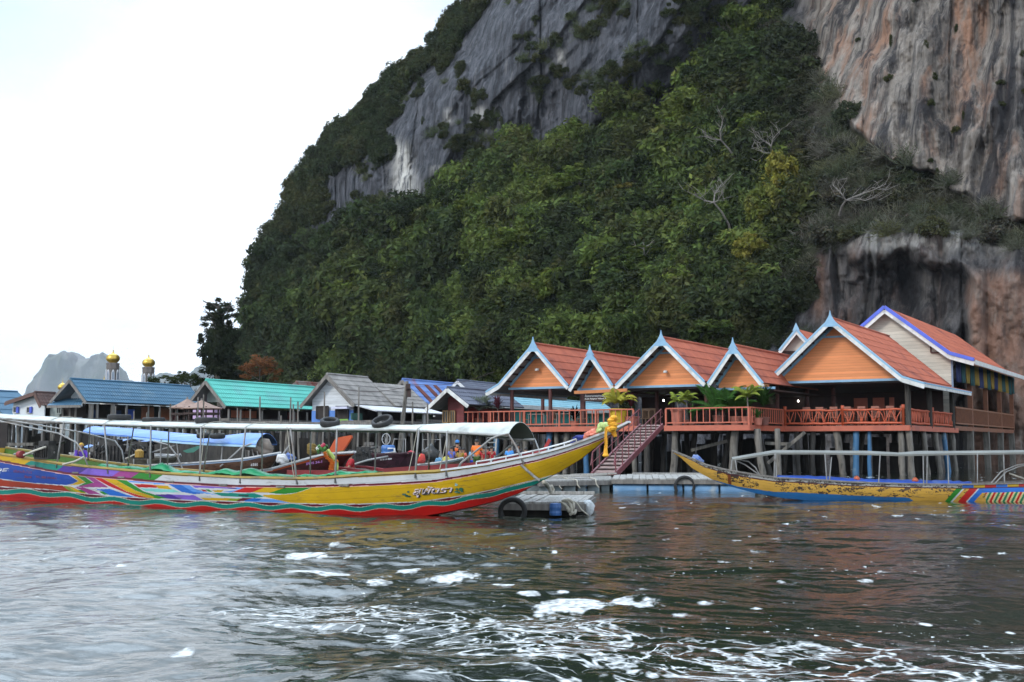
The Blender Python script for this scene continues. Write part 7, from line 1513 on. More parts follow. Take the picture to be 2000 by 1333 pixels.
def pontoon(label, pts, ztop, planks_dir, nplank, m=M_plankg, edge=None, group="floating landing pontoons", overhang=.05):
    """floating platform: pts = front-left, front-right, back-right, back-left plan points"""
    fl, fr, br, bl = [Vector((p[0], p[1], ztop)) for p in pts]; root = thing("pontoon", label, "pontoon", ((fl + br) / 2).xy.to_3d(), group)
    for k in range(nplank):
        a, b_ = k / nplank, (k + .93) / nplank; dz = ZZ * rnd.uniform(-.012, .012)
        p = [fl.lerp(fr, a), fl.lerp(fr, b_), bl.lerp(br, b_), bl.lerp(br, a)] if planks_dir == 'deep' else [fl.lerp(bl, a), fr.lerp(br, a), fr.lerp(br, b_), fl.lerp(bl, b_)]
        mb = MB(); mb.prism([q + dz for q in p], ZZ * -.045); mb.build("plank", m, root)
    for a, b_ in ((fl, fr), (fr, br), (br, bl), (bl, fl)): mb = MB(); mb.bar(a - ZZ * .11, b_ - ZZ * .11, .08, .13); mb.build("edge_beam", edge or M_grwood, root)
    return root, fl, fr, br, bl
def P2(px, Y): p = at(px, 900, Y); return (p.x, p.y)
pa, fl, fr, br, bl = pontoon("grey decked pontoon on a row of blue floats beside the gangway", [P2(1196, 39.4), (8.2, 38.6), (9.0, 44.4), (3.9, 45.0)], .40, 'deep', 22)
for k in range(4):
    a, b_ = fl.lerp(fr, (k + .02) / 4.2), fl.lerp(fr, (k + .97) / 4.2); c = (a + b_) / 2; mb = MB(); ax = (b_ - a) / 2; c = c + Vector((0, .35, -.38))
    for s in range(1): mb.grid([[c - ax + Vector((0, .3 * math.cos(t), .22 * math.sin(t))) for t in np.linspace(0, 6.283, 13)[:-1]]] + [[c + ax * u_ + Vector((0, .34 * math.cos(t), .25 * math.sin(t))) for t in np.linspace(0, 6.283, 13)[:-1]] for u_ in (-.96, -.4, .0, .4, .96)] + [[c + ax + Vector((0, .3 * math.cos(t), .22 * math.sin(t))) for t in np.linspace(0, 6.283, 13)[:-1]]], close=True)
    mb.build("float", M_floatb, pa, smooth=True)
mb = MB(); mb.bar(at(1236, 926.5, 45.5), at(1432, 927, 44.6), .5, .1); mb.build("rear_plank", M_plankg, pa)
tyre("dark tyre hung as a fender on the blue float pontoon", at(1337, 950, 39.0), .30, .075, (0, 1, .05), "tyre fenders on the pontoons")
pb, fl, fr, br, bl = pontoon("weathered wooden pontoon with ropes under the foot of the gangway", [P2(1052, 38.0), P2(1194, 39.6), (3.85, 46.2), P2(1075, 46.0)], .36, 'wide', 12)
for k in range(6):
    c = fl.lerp(fr, (k + .5) / 6) + Vector((0, .35, -.33)); mb = MB(); mb.box(c, (.13 if k % 2 else .19, 0, 0), (0, .25, 0), (0, 0, .22)); mb.build("float", mat("grey_float", (.20, .24, .25), (.13, .16, .17), rough=.7), pb)
for k in range(4):
    mb = MB(); a = fl.lerp(br, .2 + k * .17) + ZZ * .05; mb.bar(a + Vector((-.8, rnd.uniform(-.4, .4), 0)), a + Vector((.9, rnd.uniform(-.4, .4), .05)), .16, .05); mb.build("loose_board", M_plankg, pb)
def rope(pts, r, label, group="ropes on the landing", m=None):
    mb = MB(); P_ = [Vector(p) for p in pts]; Q = []
    for i in range(len(P_) - 1):
        p0, p1, p2, p3 = P_[max(0, i - 1)], P_[i], P_[i + 1], P_[min(len(P_) - 1, i + 2)]
        for t in np.linspace(0, 1, 7)[:-1]: Q.append(.5 * ((2 * p1) + (p2 - p0) * t + (2 * p0 - 5 * p1 + 4 * p2 - p3) * t * t + (3 * p1 - p0 - 3 * p2 + p3) * t ** 3))
    mb.tube(Q + [P_[-1]], r, 6); return tag(mb.build("rope", m or M_rope, smooth=True), label, "rope", group)
rope([at(x, y, Y) for x, y, Y in ((1062, 942, 23.4), (1068, 947, 24), (1073, 955, 26), (1076, 962, 27.5), (1080, 958, 27.8), (1077, 950, 27.6))], .045, "thick pale rope knotted below the yellow boat's bow spar")
for k, (x0, x1, yy) in enumerate(((1095, 1128, 938), (1150, 1165, 937), (1085, 1092, 940))): rope([at(x0, yy - 6, 41), at((x0 + x1) / 2, yy - 2, 40), at(x1 - 2, yy, 38.6), at(x1, yy + 9, 38.4), at(x1 + 5, yy + 16, 38.4)], .02, "thin pale rope trailing over the edge of the weathered pontoon", "ropes trailing from the weathered pontoon")
pc, fl, fr, br, bl = pontoon("small pale plank raft lying under the yellow boat's bow", [P2(984, 25.5), P2(1140, 25.3), P2(1161, 29.0), P2(1019, 29.2)], .29, 'deep', 13)
mb = MB(); mb.bar(bl + ZZ * .05 + Vector((-.3, 0, 0)), br + ZZ * .05, .1, .07); mb.build("back_beam", M_plankg, pc)
mb = MB(); mb.box((fl + fr) / 2 + Vector((-.1, 1.6, -.32)), (.8, 0, 0), (0, 1.3, 0), (0, 0, .14)); mb.build("under_frame", M_dim, pc)
mb = MB(); c = at(1085, 994, 25.35); mb.lathe(c - ZZ * .14, [(.02, 0), (.125, 0), (.135, .05), (.125, .10), (.135, .17), (.12, .25), (.02, .26)], 12); mb.build("blue_drum", mat("blue_barrel", (.05, .16, .42)), pc)
lumpy("foam_float", [(at(1149, y, 25.5), r) for y, r in ((977, .05), (982, .10), (989, .115), (996, .10), (1003, .07), (1008, .03))], mat("white_foam", (.66, .68, .70), (.52, .55, .57), rough=.8, scale=9, bump=.02), "ragged white foam float lashed under the raft's right corner", "float", None, 12)
for k, pts in enumerate((((1098, 979), (1106, 977), (1113, 984), (1117, 994), (1112, 1000), (1108, 992)), ((1104, 980), (1110, 976), (1119, 982), (1120, 991), (1116, 999), (1122, 1003), (1124, 996)), ((1096, 981), (1103, 986), (1110, 993), (1118, 1001), (1113, 1006)), ((1122, 980), (1128, 985), (1135, 995), (1143, 1002), (1150, 1008)))):
    rope([at(x, y, 25.15 - .03 * (i % 2)) for i, (x, y) in enumerate(pts)], (.035, .035, .03, .016)[k], ("thick pale rope in loops hanging over the raft's front edge", "thick pale rope in loops hanging over the raft's front edge", "thick pale rope in loops hanging over the raft's front edge", "thin slack rope from the raft's edge down to the water by the white float")[k], "ropes looped on the small raft" if k < 3 else None)
tyre("big dark tyre half sunk at the left front of the small raft", at(1001, 999, 25.1), .25, .085, (.05, 1, .1), "tyre fenders on the pontoons")
mb = MB(); c = at(1003, 976, 25.7); mb.lathe(c, [(.02, -.03), (.07, -.02), (.06, .04), (.02, .05)], 8); tag(mb.build("mooring_knot", M_dwood), "small dark knot on the front edge of the small raft", "knot")
pe_, fl, fr, br, bl = pontoon("low plank landing behind the boats where people in bright shirts stand", [P2(850, 41.2), P2(1062, 39.6), P2(1058, 47.5), P2(852, 48.2)], .42, 'wide', 12)
for k in range(5): c = fl.lerp(fr, (k + .5) / 5) + Vector((0, .4, -.4)); mb = MB(); mb.box(c, (.2, 0, 0), (0, .3, 0), (0, 0, .25)); mb.build("float", mat("grey_float", (.20, .24, .25)), pe_)
ld = thing("ladder", "pale wooden ladder leaning up to the left deck between posts", "ladder", at(955, 900, 55)); 
for a, b_ in (((944, 905), (951, 852)), ((966, 905), (970, 852))): mb = MB(); mb.bar(at(*a, 55), at(*b_, 56), .07, .07); mb.build("ladder_rail", M_plankg, ld)
for k in range(6): t = k / 5; mb = MB(); mb.bar(at(lerp(944, 951, t), lerp(903, 855, t), 55 + t), at(lerp(966, 970, t), lerp(903, 855, t), 55 + t), .06, .05); mb.build("rung", M_plankg, ld)

# ================================================================ people
SK = mat("skin", (.30, .16, .10), (.25, .13, .08), rough=.6); M_hair = mat("black_hair", (.012, .010, .010), rough=.6)
def skin_mesh(name, verts, edges, m, parent, sub=1):
    loc = ORG[parent.name]; me = bpy.data.meshes.new(name); me.from_pydata([Vector(v[:3]) - loc for v in verts], edges, []); me.materials.append(m)
    o = bpy.data.objects.new(name, me); put(o, loc, parent); md = o.modifiers.new("skin", 'SKIN'); md.use_smooth_shade = True
    for k, v in enumerate(verts): r = v[3]; sv_ = me.skin_vertices[0].data[k]; sv_.radius = (r, r * (v[4] if len(v) > 4 else 1)); sv_.use_root = (k == 0)
    ss = o.modifiers.new("smooth", 'SUBSURF'); ss.levels = sub; ss.render_levels = sub; return o
def person(label, foot, h, face, pose="stand", shirt=None, trousers=None, cap=None, hair=True, arms=(.12, .12), long_sleeve=False, lean=0., vest=None):
    """standing or sitting figure; face = heading in degrees (0 looks away from the viewer); foot = point under the body"""
    foot = Vector(foot); root = thing("person", label, "person", foot, "people on the boats and the landing"); a = R(face); fx, fy = Vector((math.sin(a), math.cos(a), 0)), Vector((math.cos(a), -math.sin(a), 0))
    sit = pose == "sit"; dz = -.24 if sit else 0
    def q(f, s, z, r, asp=1.0): zz = z + dz; return (*(foot + (fx * (f + lean * max(0, z - .5)) + fy * s + ZZ * zz) * h), r * h, asp)
    V = [q(0, 0, .53, .072, .85), q(.0, 0, .64, .068, .75), q(.0, 0, .75, .078, .75), q(-.005, 0, .825, .034), q(.01, 0, .875, .046), q(.012, 0, .935, .055), q(.008, 0, .985, .035)]; E = [(0, 1), (1, 2), (2, 3), (3, 4), (4, 5), (5, 6)]
    V += [q(.066, 0, .915, .012)]; E += [(5, 7)]                                          # nose
    for s in (-1, 1): V += [q(.005, s * .058, .925, .010)]; E += [(5, len(V) - 1)]           # ears
    tors = list(range(3)); legs_idx, arm_idx = [], []
    for s, bend in ((-1, arms[0]), (1, arms[1])):
        b_ = len(V); V += [q(0, s * .105, .80, .036), q(-.01 + bend * .3, s * .135, .65, .028), q(bend * .9, s * .14, .52 + bend * .5, .021), q(bend * 1.1, s * .14, .475 + bend * .7, .020, .6)]; E += [(2, b_), (b_, b_ + 1), (b_ + 1, b_ + 2), (b_ + 2, b_ + 3)]; arm_idx.append(b_)
        for k, (df, ds, dl) in enumerate(((.020, -.6, .035), (.012, -.3, .052), (.003, -.1, .056), (-.008, .1, .052), (-.018, .25, .042))):
            V += [q(bend * 1.1 + df + bend * .15, s * (.14 + ds * .02), .475 + bend * .8 - dl, .0055)]; E += [(b_ + 3, len(V) - 1)]
    for s in (-1, 1):
        b_ = len(V)
        if sit: V += [q(0, s * .05, .50, .058), q(.24, s * .075, .50, .042), q(.25, s * .075, .27, .030), q(.25, s * .075, .255, .024), q(.33, s * .08, .25, .02)]
        else: V += [q(0, s * .05, .49, .056), q(.012, s * .055, .28, .040), q(-.01, s * .058, .08, .026), q(-.005, s * .058, .025, .026), q(.09, s * .065, .015, .02)]
        E += [(0, b_), (b_, b_ + 1), (b_ + 1, b_ + 2), (b_ + 2, b_ + 3), (b_ + 3, b_ + 4)]; legs_idx.append(b_)
    skin_mesh("body", V, E, SK, root)
    g = lambda k, m_: (*V[k][:3], V[k][3] * m_, V[k][4] if len(V[k]) > 4 else 1)
    sv_ = [g(1, 1.22), g(0, 1.16), g(2, 1.18), (*(Vector(V[2][:3]).lerp(Vector(V[3][:3]), .6)), .05 * h, .9)]; se = [(0, 1), (0, 2), (2, 3)]
    for b_ in arm_idx:
        i = len(sv_); sv_ += [g(b_, 1.3), (*Vector(V[b_][:3]).lerp(Vector(V[b_ + 1][:3]), .75), .040 * h)]; se += [(2, i), (i, i + 1)]
        if long_sleeve: sv_ += [g(b_ + 1, 1.3), g(b_ + 2, 1.3)]; se += [(i + 1, i + 2), (i + 2, i + 3)]
    skin_mesh("shirt", sv_, se, shirt, root)
    tv = [g(0, 1.1)]; te = []
    for b_ in legs_idx: i = len(tv); tv += [g(b_, 1.15), g(b_ + 1, 1.2), g(b_ + 2, 1.35)]; te += [(0, i), (i, i + 1), (i + 1, i + 2)]
    skin_mesh("trousers", tv, te, trousers, root)
    hd = Vector(V[5][:3]); mb = MB(); rows = []
    for k in range(6):
        t = k / 5; el = lerp(-.25, math.pi / 2, t)
        rows.append([hd + (fx * (-.012 + .062 * math.cos(el) * math.cos(b_) * (1 if math.cos(b_) < .3 or el > .45 else .75)) + fy * (.062 * math.cos(el) * math.sin(b_)) + ZZ * (.012 + .066 * math.sin(el))) * h for b_ in np.linspace(0, 6.283, 15)[:-1]])
    mb.grid(rows, close=True); mb.build("hair" if cap is None else "cap", M_hair if cap is None else cap, root, smooth=True)
    if cap is not None: mb = MB(); mb.lathe(hd - ZZ * .03 * h - fx * .01 * h, [(.02 * h, -.03 * h), (.060 * h, -.02 * h), (.061 * h, .03 * h), (.03 * h, .05 * h)], 10); mb.build("hair", M_hair, root, smooth=True)
    for s in (-1, 1): mb = MB(); e = hd + (fx * .057 + fy * s * .024 + ZZ * .008) * h; mb.lathe(e, [(.001, -.004 * h), (.005 * h, 0), (.001, .004 * h)], 6); mb.build("eye", M_hair, root)
    mb = MB(); e = hd + (fx * .056 - ZZ * .034) * h; mb.bar(e - fy * .016 * h, e + fy * .016 * h, .006 * h, .006 * h); mb.build("mouth", mat("lip", (.22, .08, .07), rough=.6), root)
    if vest is not None: vv = [g(1, 1.42), g(2, 1.40), (*(Vector(V[2][:3]).lerp(Vector(V[3][:3]), .5)), .058 * h, .95)]; skin_mesh("life_vest", vv, [(0, 1), (1, 2)], vest, root)
    return root
cl = lambda n, *c: mat(n + "_cloth", lin(*c), rough=.85, scale=6)
NAVY, BLK = cl("navy", 26, 30, 60), cl("black", 22, 20, 22)
def land(px, Y=43.5, z=.425): p = at(px, 900, Y); return (p.x, Y, z)
person("child in a blue cap and orange life vest with black trousers", land(893, 43.5), 1.26, 15, shirt=cl("black", 22, 20, 22), trousers=BLK, cap=cl("cap_blue", 60, 130, 200), vest=cl("life_orange", 225, 105, 45))
person("person in a periwinkle blue shirt left of the child in the life vest", land(882, 43.0), 1.02, -30, shirt=cl("periwinkle", 95, 110, 195), trousers=NAVY)
person("child in a yellow top close behind the child in the life vest", land(899, 42.4), .98, 20, shirt=cl("yellow", 215, 150, 40), trousers=cl("plum", 120, 40, 80))
person("child in a pinkish orange top between the life vest and a grey post", land(905, 42.8), .97, 30, shirt=cl("salmon", 220, 110, 90), trousers=cl("plum", 120, 40, 80))
person("person in an orange shirt and green trousers seen from behind", land(931, 42.0), 1.28, 5, shirt=cl("orange", 240, 120, 45), trousers=cl("olive", 60, 85, 30), arms=(.05, .25))
person("child in a white and blue shirt left of the orange shirt", land(923.5, 43.6), 1.0, -10, shirt=cl("white_blue", 120, 170, 205), trousers=cl("bright_blue", 40, 70, 190))
person("person in a red shirt just right of the orange shirt", land(944, 42.6), 1.02, 10, shirt=cl("red", 165, 30, 40), trousers=cl("red", 165, 30, 40))
person("person in a red shirt with a white collar in the middle of the red row", land(952.5, 43.0), 1.0, -8, shirt=cl("dark_red", 150, 26, 38), trousers=cl("red", 165, 30, 40))
person("person in a red shirt beside the blue post", land(960, 42.7), 1.03, 12, shirt=cl("red", 165, 30, 40), trousers=cl("red", 165, 30, 40))
person("person in a sky blue shirt right of the blue post", land(995, 41.4), 1.06, -5, shirt=cl("sky_blue", 70, 150, 225), trousers=NAVY, arms=(.1, .2))
person("person in a charcoal shirt between the blue and white shirts", land(1011, 41.6), 1.12, 20, shirt=cl("charcoal", 62, 58, 66), trousers=BLK, arms=(.3, .3))
person("child in a white shirt at the right end of the group", land(1027, 41.0), .98, 0, shirt=cl("white", 205, 215, 205), trousers=NAVY)
person("seated person in a purple top with a red scarf and yellow cap by the motors", (*at(158, 897, 38.5).xy, .50), 1.4, 150, "sit", cl("purple", 95, 60, 170), cl("dim_navy", 30, 30, 45), cap=cl("straw", 200, 160, 70), arms=(.3, .3), long_sleeve=True)
person("seated person in a red shirt behind the garland in the red boat", (*at(684, 902, 31).xy, .34), 1.35, -120, "sit", cl("red", 165, 30, 40), BLK, arms=(.35, .3))
person("seated person in a white shirt right behind the garland", (*at(662, 900, 31.5).xy, .30), 1.35, 70, "sit", cl("white", 205, 215, 205), BLK, arms=(.3, .3))

# ================================================================ furniture and plants on the restaurant deck
M_chair = mat("brown_chair_wood", (.16, .075, .045), (.11, .05, .03), rough=.6); M_chair2 = mat("pinkish_chair_wood", (.34, .14, .10), (.26, .10, .07), rough=.6)
def chair(label, s, v, ang, m, group):
    c = RP(s, v, DECK); root = thing("dining_chair", label, "chair", c, group); a = R(ang); x, y = Vector((math.cos(a), math.sin(a), 0)), Vector((-math.sin(a), math.cos(a), 0))
    mb = MB(); mb.box(c + ZZ * .45, x * .21, y * .21, ZZ * .02); mb.build("seat", m, root)
    for i in (-1, 1):
        mb = MB(); mb.bar(c + x * .18 * i + y * .18, c + x * .18 * i + y * .18 + ZZ * .45, .04, .04, up=x); mb.build("leg", m, root)
        mb = MB(); mb.bar(c + x * .18 * i - y * .19, c + x * .18 * i - y * .24 + ZZ * .98, .045, .045, up=x); mb.build("leg", m, root)
    mb = MB(); mb.bar(c - x * .2 - y * .24 + ZZ * .95, c + x * .2 - y * .24 + ZZ * .95, .04, .12)
    for k in range(5): q = c + x * (-.14 + k * .07) - y * .225; mb.bar(q + ZZ * .48, q + ZZ * .9, .025, .02, up=x)
    mb.build("backrest", m, root)
def table(label, s, v, m, group, w=.55):
    c = RP(s, v, DECK); root = thing("dining_table", label, "table", c, group); mb = MB(); mb.box(c + ZZ * .74, U * w, VV * .4, ZZ * .025); mb.build("tabletop", m, root)
    for i in (-1, 1):
        for j in (-1, 1): q = c + U * (w - .06) * i + VV * .34 * j; mb = MB(); mb.bar(q, q + ZZ * .72, .05, .05, up=U); mb.build("leg", m, root)
for k, px in enumerate((1257.5, 1270)): chair(("left", "right")[k] + " of two slatted wooden chairs facing the top of the gangway", RF.sv(px, 810, 3.2)[0], 3.2, -31 + 180, mat("light_chair_wood", (.24, .14, .08), (.17, .10, .06), rough=.6), "chairs at the top of the gangway")
for k in range(4):
    s = 1.0 + k * 1.45; table("dark dining table behind the front twig railing", s + .35, 6.9, M_dwood, "tables behind the twig railing")
    for i, j in ((0, 6.25), (.7, 6.25), (.35, 7.6)): chair("pinkish wooden chair at the tables behind the front twig railing", s + i, j, -31 + (0 if j < 7 else 180), M_chair2, "chairs behind the twig railing")
for k, px in enumerate((1050, 1105, 1165)):
    s = RF.sv(px, 815, 2)[0]; table("grey wooden table behind the left deck railing", s, 2.2, M_grwood, "tables on the left deck"); 
    for i in (-.8, .8): chair("brown wooden chair beside the tables on the left deck", s + i, 2.2, -31 + (90 if i > 0 else -90), M_chair, "chairs on the left deck")

def frond_cloud(base, n, length, droop, width, leaflets, seed, up=.9, spread=1.0, stem=.0, fan=False):
    """arching fronds with separate leaflets from a point"""
    r_ = random.Random(seed); mb = MB(); base = Vector(base)
    for k in range(n):
        az = k * 2.39996 + r_.uniform(-.3, .3); e0 = r_.uniform(.25, 1.35) * up; L_ = length * r_.uniform(.75, 1.15); d = Vector((math.cos(az) * math.cos(e0) * spread, math.sin(az) * math.cos(e0) * spread, math.sin(e0))).normalized(); p = base.copy(); pts = [p.copy()]
        for s in range(8): p = p + d * L_ / 8; d = (d + ZZ * -droop * (.06 + .05 * s) + Vector((0, 0, 0))).normalized(); pts.append(p.copy())
        if fan:
            c, dd = pts[4], (pts[5] - pts[4]).normalized(); sd = dd.cross(ZZ).normalized(); 
            mb.tube(pts[:5], .010, 4)
            for j in range(13):
                a = lerp(-1.9, 1.9, j / 12); t = (dd * math.cos(a) + sd * math.sin(a)); e = c + t * length * .42 - ZZ * .05 * abs(a); w = t.cross(ZZ).normalized() * width; m_ = c.lerp(e, .45); mb.add([c, m_ + w, e, m_ - w], [(0, 1, 2, 3)])
            continue
        mb.tube(pts, [.012 * (1 - .08 * i) for i in range(9)], 4)
        for i in range(1, 9):
            dd = (pts[i] - pts[i - 1]).normalized(); sd = dd.cross(ZZ); sd = sd.normalized() if sd.length > 1e-3 else Vector((1, 0, 0))
            for j in range(leaflets):
                o_ = pts[i - 1].lerp(pts[i], j / leaflets); ll = L_ * .30 * math.sin(math.pi * min(.97, (i - 1 + j / leaflets) / 8 * .85 + .14)) * r_.uniform(.8, 1.15)
                for sg in (-1, 1): e = o_ + (sd * sg * .85 + dd * .6 - ZZ * (.15 + droop * .35)).normalized() * ll; w = dd * width; m_ = o_.lerp(e, .4); mb.add([o_, m_ + w, e, m_ - w], [(0, 1, 2, 3)])
    return mb
def strap_cloud(base, n, length, width, seed, droop=.5, up=1.0):
    r_ = random.Random(seed); mb = MB(); base = Vector(base)
    for k in range(n):
        az = k * 2.39996; e0 = r_.uniform(.2, 1.4) * up; L_ = length * r_.uniform(.7, 1.15); d = Vector((math.cos(az) * math.cos(e0), math.sin(az) * math.cos(e0), math.sin(e0))); p = base + ZZ * r_.uniform(-.3, .25) * length; rows = []
        for s in range(5): sd = d.cross(ZZ).normalized(); w = width * math.sin(math.pi * (s + .6) / 5.2); rows.append([p - sd * w, p + sd * w]); p = p + d * L_ / 4; d = (d - ZZ * droop * .28).normalized()
        mb.grid(rows)
    return mb
M_silver = leaf_mat("silver_palm_leaf", False, (.20, .23, .17)); M_ypalm = leaf_mat("yellow_palm_leaf", False, (.40, .38, .06)); M_gpalm = leaf_mat("green_palm_leaf", False, (.06, .15, .035)); M_lpalm = leaf_mat("light_palm_leaf", False, (.26, .32, .06)); M_redl = leaf_mat("dark_red_leaf", False, (.11, .028, .040)); M_shrub = leaf_mat("shrub_leaf", False, (.05, .11, .03))
for m_ in (M_silver, M_ypalm, M_gpalm, M_lpalm, M_redl, M_shrub):
    for n_ in m_.node_tree.nodes:
        if n_.type == 'MIX': n_.inputs[0].default_value = 0
M_ypot = mat("yellow_pot_glaze", (.62, .44, .035), (.54, .37, .03), rough=.35); M_spot = mat("salmon_pot", (.46, .17, .12), (.38, .13, .09), rough=.6); M_brpot = mat("brown_pot", (.22, .08, .06), rough=.6)
def potted(label, px, v, plant, pot=None, pr=.22, ph=.42, z=DECK, group="potted plants on the restaurant deck", square=False, soil=True):
    s = RF.sv(px, 815, v)[0]; c = RP(s, v, z); root = thing("potted_plant", label, "plant", c, group)
    if pot is not None:
        mb = MB(); mb.lathe(c, [(pr * .2, 0), (pr * .72, 0), (pr * .95, ph * .92), (pr * 1.08, ph * .92), (pr * 1.08, ph), (pr * .92, ph), (pr * .88, ph * .9), (pr * .1, ph * .88)], 16); mb.build("pot", pot, root)
    for nm, mb, m_ in plant(c + ZZ * (ph * .9 if pot is not None else 0)): mb.build(nm, m_, root)
    return root
def stem_(a, b_, r=.035): mb = MB(); mb.tube([a, a.lerp(b_, .5) + Vector((.03, 0, 0)), b_], r, 6); return mb
def palm(h, L_, m, n=11, seed=1, droop=1.0, lf=4, w=.022, stem=True, fan=False, up=.9): return lambda c: ([("stem", stem_(c - ZZ * .05, c + ZZ * h), M_stilt)] if stem and h > .05 else []) + [("fronds", frond_cloud(c + ZZ * h, n, L_, droop, w, lf, seed, up, fan=fan), m)]
potted("silvery fan palm at the left end of the left deck", 936, 1.0, palm(.55, 1.35, M_silver, 22, 3, .5, w=.05, fan=True, up=.8), M_brpot, .3, .5)
potted("dark red leaved plant beside the silvery fan palm", 972, .9, lambda c: [("stem", stem_(c, c + ZZ * .7, .02), M_stilt), ("leaves", strap_cloud(c + ZZ * .85, 34, .55, .06, 4), M_redl)], M_brpot, .2, .4)
potted("small leafy green plant behind the middle of the left railing", 1122, .6, lambda c: [("leaves", strap_cloud(c + ZZ * .2, 30, .65, .07, 6, .35), leaf_mat("lettuce_leaf", False, (.20, .30, .07)))], M_spot, .25, .3)
potted("big yellow ribbed pot with a drooping yellow palm beside the gangway", 1207, .55, palm(.45, 1.25, M_ypalm, 15, 8, 1.25, 5, .024), M_ypot, .50, .92)
potted("dark red cordyline right of the yellow pot", 1233, .9, lambda c: [("stem", stem_(c, c + ZZ * .8, .025), M_stilt), ("leaves", strap_cloud(c + ZZ * .75, 60, .62, .06, 9), M_redl)], M_spot, .42, .5)
potted("small light palm in the flared pink pot at the railing's left end", 1323, .5, palm(.5, .72, M_lpalm, 10, 11, 1.3, 4, .022), M_spot, .34, .82)
potted("small light palm just right of the flared pink pot", 1341, .7, palm(1.15, .70, M_lpalm, 12, 13, 1.0, 4, .02, up=.8), M_brpot, .2, .3)
potted("low flowering plants between the pink pot and the green palms", 1352, .5, lambda c: [("leaves", strap_cloud(c + ZZ * .25, 40, .62, .03, 15, .3), M_shrub)], M_brpot, .25, .2)
potted("wide dark green feather palm in the middle of the right deck", 1404, 1.0, palm(.35, 1.75, M_gpalm, 18, 17, .75, 5, .026), M_brpot, .32, .5)
potted("dark green feather palm behind the pale yellow palm", 1437, 1.2, palm(.4, 1.55, M_gpalm, 16, 19, .8, 5, .026), M_spot, .32, .45)
potted("pale yellow green palm with a thin stem at the deck corner", 1460, .55, palm(1.05, 1.0, M_lpalm, 14, 21, 1.15, 5, .024), M_spot, .30, .42)
potted("bushy dark green shrub right of the pale yellow palm", 1492, 1.6, lambda c: [("leaves", strap_cloud(c + ZZ * .8, 110, .75, .06, 23, .45), M_shrub)], M_brpot, .3, .4)
potted("low grassy plant at the foot of the corner palm", 1480, .8, lambda c: [("leaves", strap_cloud(c + ZZ * .1, 36, .5, .03, 25, .35), M_gpalm)], M_spot, .25, .35)
# ================================================================ single trees that stand out from the forest
tree_leaf = leaf_mat("tree_leaf", True, instancer=False)
def limb_tree(mb, base, top, r, n_limb, reach, seed, sub=2, rs=.4):
    """tapered trunk with forking limbs; returns limb tips"""
    r_ = random.Random(seed); base, top = Vector(base), Vector(top); tips = []
    mid = base.lerp(top, .5) + Vector((r_.uniform(-.06, .06), 0, 0)) * (top - base).length; mb.tube([base, base.lerp(mid, .5), mid, mid.lerp(top, .5), top], [r, r * .85, r * .7, r * .55, r * .4], 7)
    def grow_(p, d, L_, rad, depth):
        q = p + d * L_ * .5 + Vector((r_.uniform(-.1, .1), r_.uniform(-.1, .1), r_.uniform(-.05, .12))) * L_; e = q + (d + Vector((r_.uniform(-.3, .3), r_.uniform(-.3, .3), r_.uniform(-.1, .4)))).normalized() * L_ * .5; mb.tube([p, q, e], [rad, rad * .75, rad * .45], 5)
        if depth == 0: tips.append(e); return
        for _ in range(2 + (r_.random() < .5)): grow_(e if r_.random() < .6 else q, (d + Vector((r_.uniform(-.9, .9), r_.uniform(-.9, .9), r_.uniform(-.3, .6)))).normalized(), L_ * .62, rad * .5, depth - 1)
    for k in range(n_limb):
        p = base.lerp(top, r_.uniform(.55, 1)); a = r_.uniform(0, 6.283); grow_(p, Vector((math.cos(a), math.sin(a) * .6, r_.uniform(.2, .9))).normalized(), reach * r_.uniform(.6, 1), r * rs, sub)
    return tips
def tree(name, label, base, top, crown, tint, seed, group=None, clumps=60, per=60, lsize=.10, crad=.26, r=None, cat="tree", bk=None, limbs=7, lobes=()):
    """crown = (centre, half sizes)"""
    base, top = Vector(base), Vector(top); root = thing(name, label, cat, base, group); mb = MB(); limb_tree(mb, base, top, r or (top - base).length * .028, limbs, crown[1][0] * .8, seed, 1); mb.build("trunk", bk or bark, root)
    rg_ = np.random.default_rng(seed); V, T = leaf_cloud(clumps, per, (1, 1, 1), crad, lsize, rg_); V = V * np.array(crown[1]) + np.array(crown[0])
    for cc_, hs_ in lobes:
        V2, T2 = leaf_cloud(max(8, clumps // 5), per, (1, 1, 1), crad * 1.5, lsize * 1.5, rg_); V = np.concatenate([V, V2 * np.array(hs_) + np.array(cc_)]); T = np.concatenate([T, T2])
    m_ = tree_leaf
    o = np_mesh("crown", V, np.arange(len(V)).reshape(-1, 4), m_, loc=tuple(ORG[root.name]), attrs={"lv": T, "tint": np.tile(np.array(tint), (len(V), 1))}, smooth=False, parent=root); return root
Yl = 148
c = at(424, 672, Yl); k = Yl / F
lobe = lambda px, py, hw, hh, dy=0: ((*at(px, py, Yl + dy),), (hw * k * 1.22, hw * k * 1.22, hh * k * 1.1))
tree("tall_tree", "tall dark tree standing apart at the left foot of the cliff", at(430, 800, Yl), at(427, 598, Yl), lobe(428, 690, 24, 56), (.024, .032, .018), 3, clumps=70, per=60, lsize=.11, crad=.24, limbs=16, lobes=(lobe(427, 606, 22, 17), lobe(412, 628, 16, 14, 1), lobe(443, 622, 17, 16, -1), lobe(405, 662, 15, 18), lobe(448, 660, 15, 20, 1), lobe(412, 700, 20, 22, -1), lobe(446, 705, 20, 24), lobe(424, 735, 32, 20), lobe(434, 650, 20, 20)))
Yo = 108; c = at(507, 722, Yo); k = Yo / F
tree("orange_tree", "rusty orange leaved tree behind the turquoise roof", at(505, 790, Yo), at(507, 715, Yo), ((c.x, c.y, c.z), (40 * k, 34 * k, 26 * k)), (.15, .066, .032), 5, clumps=44, per=60, lsize=.085, crad=.24)
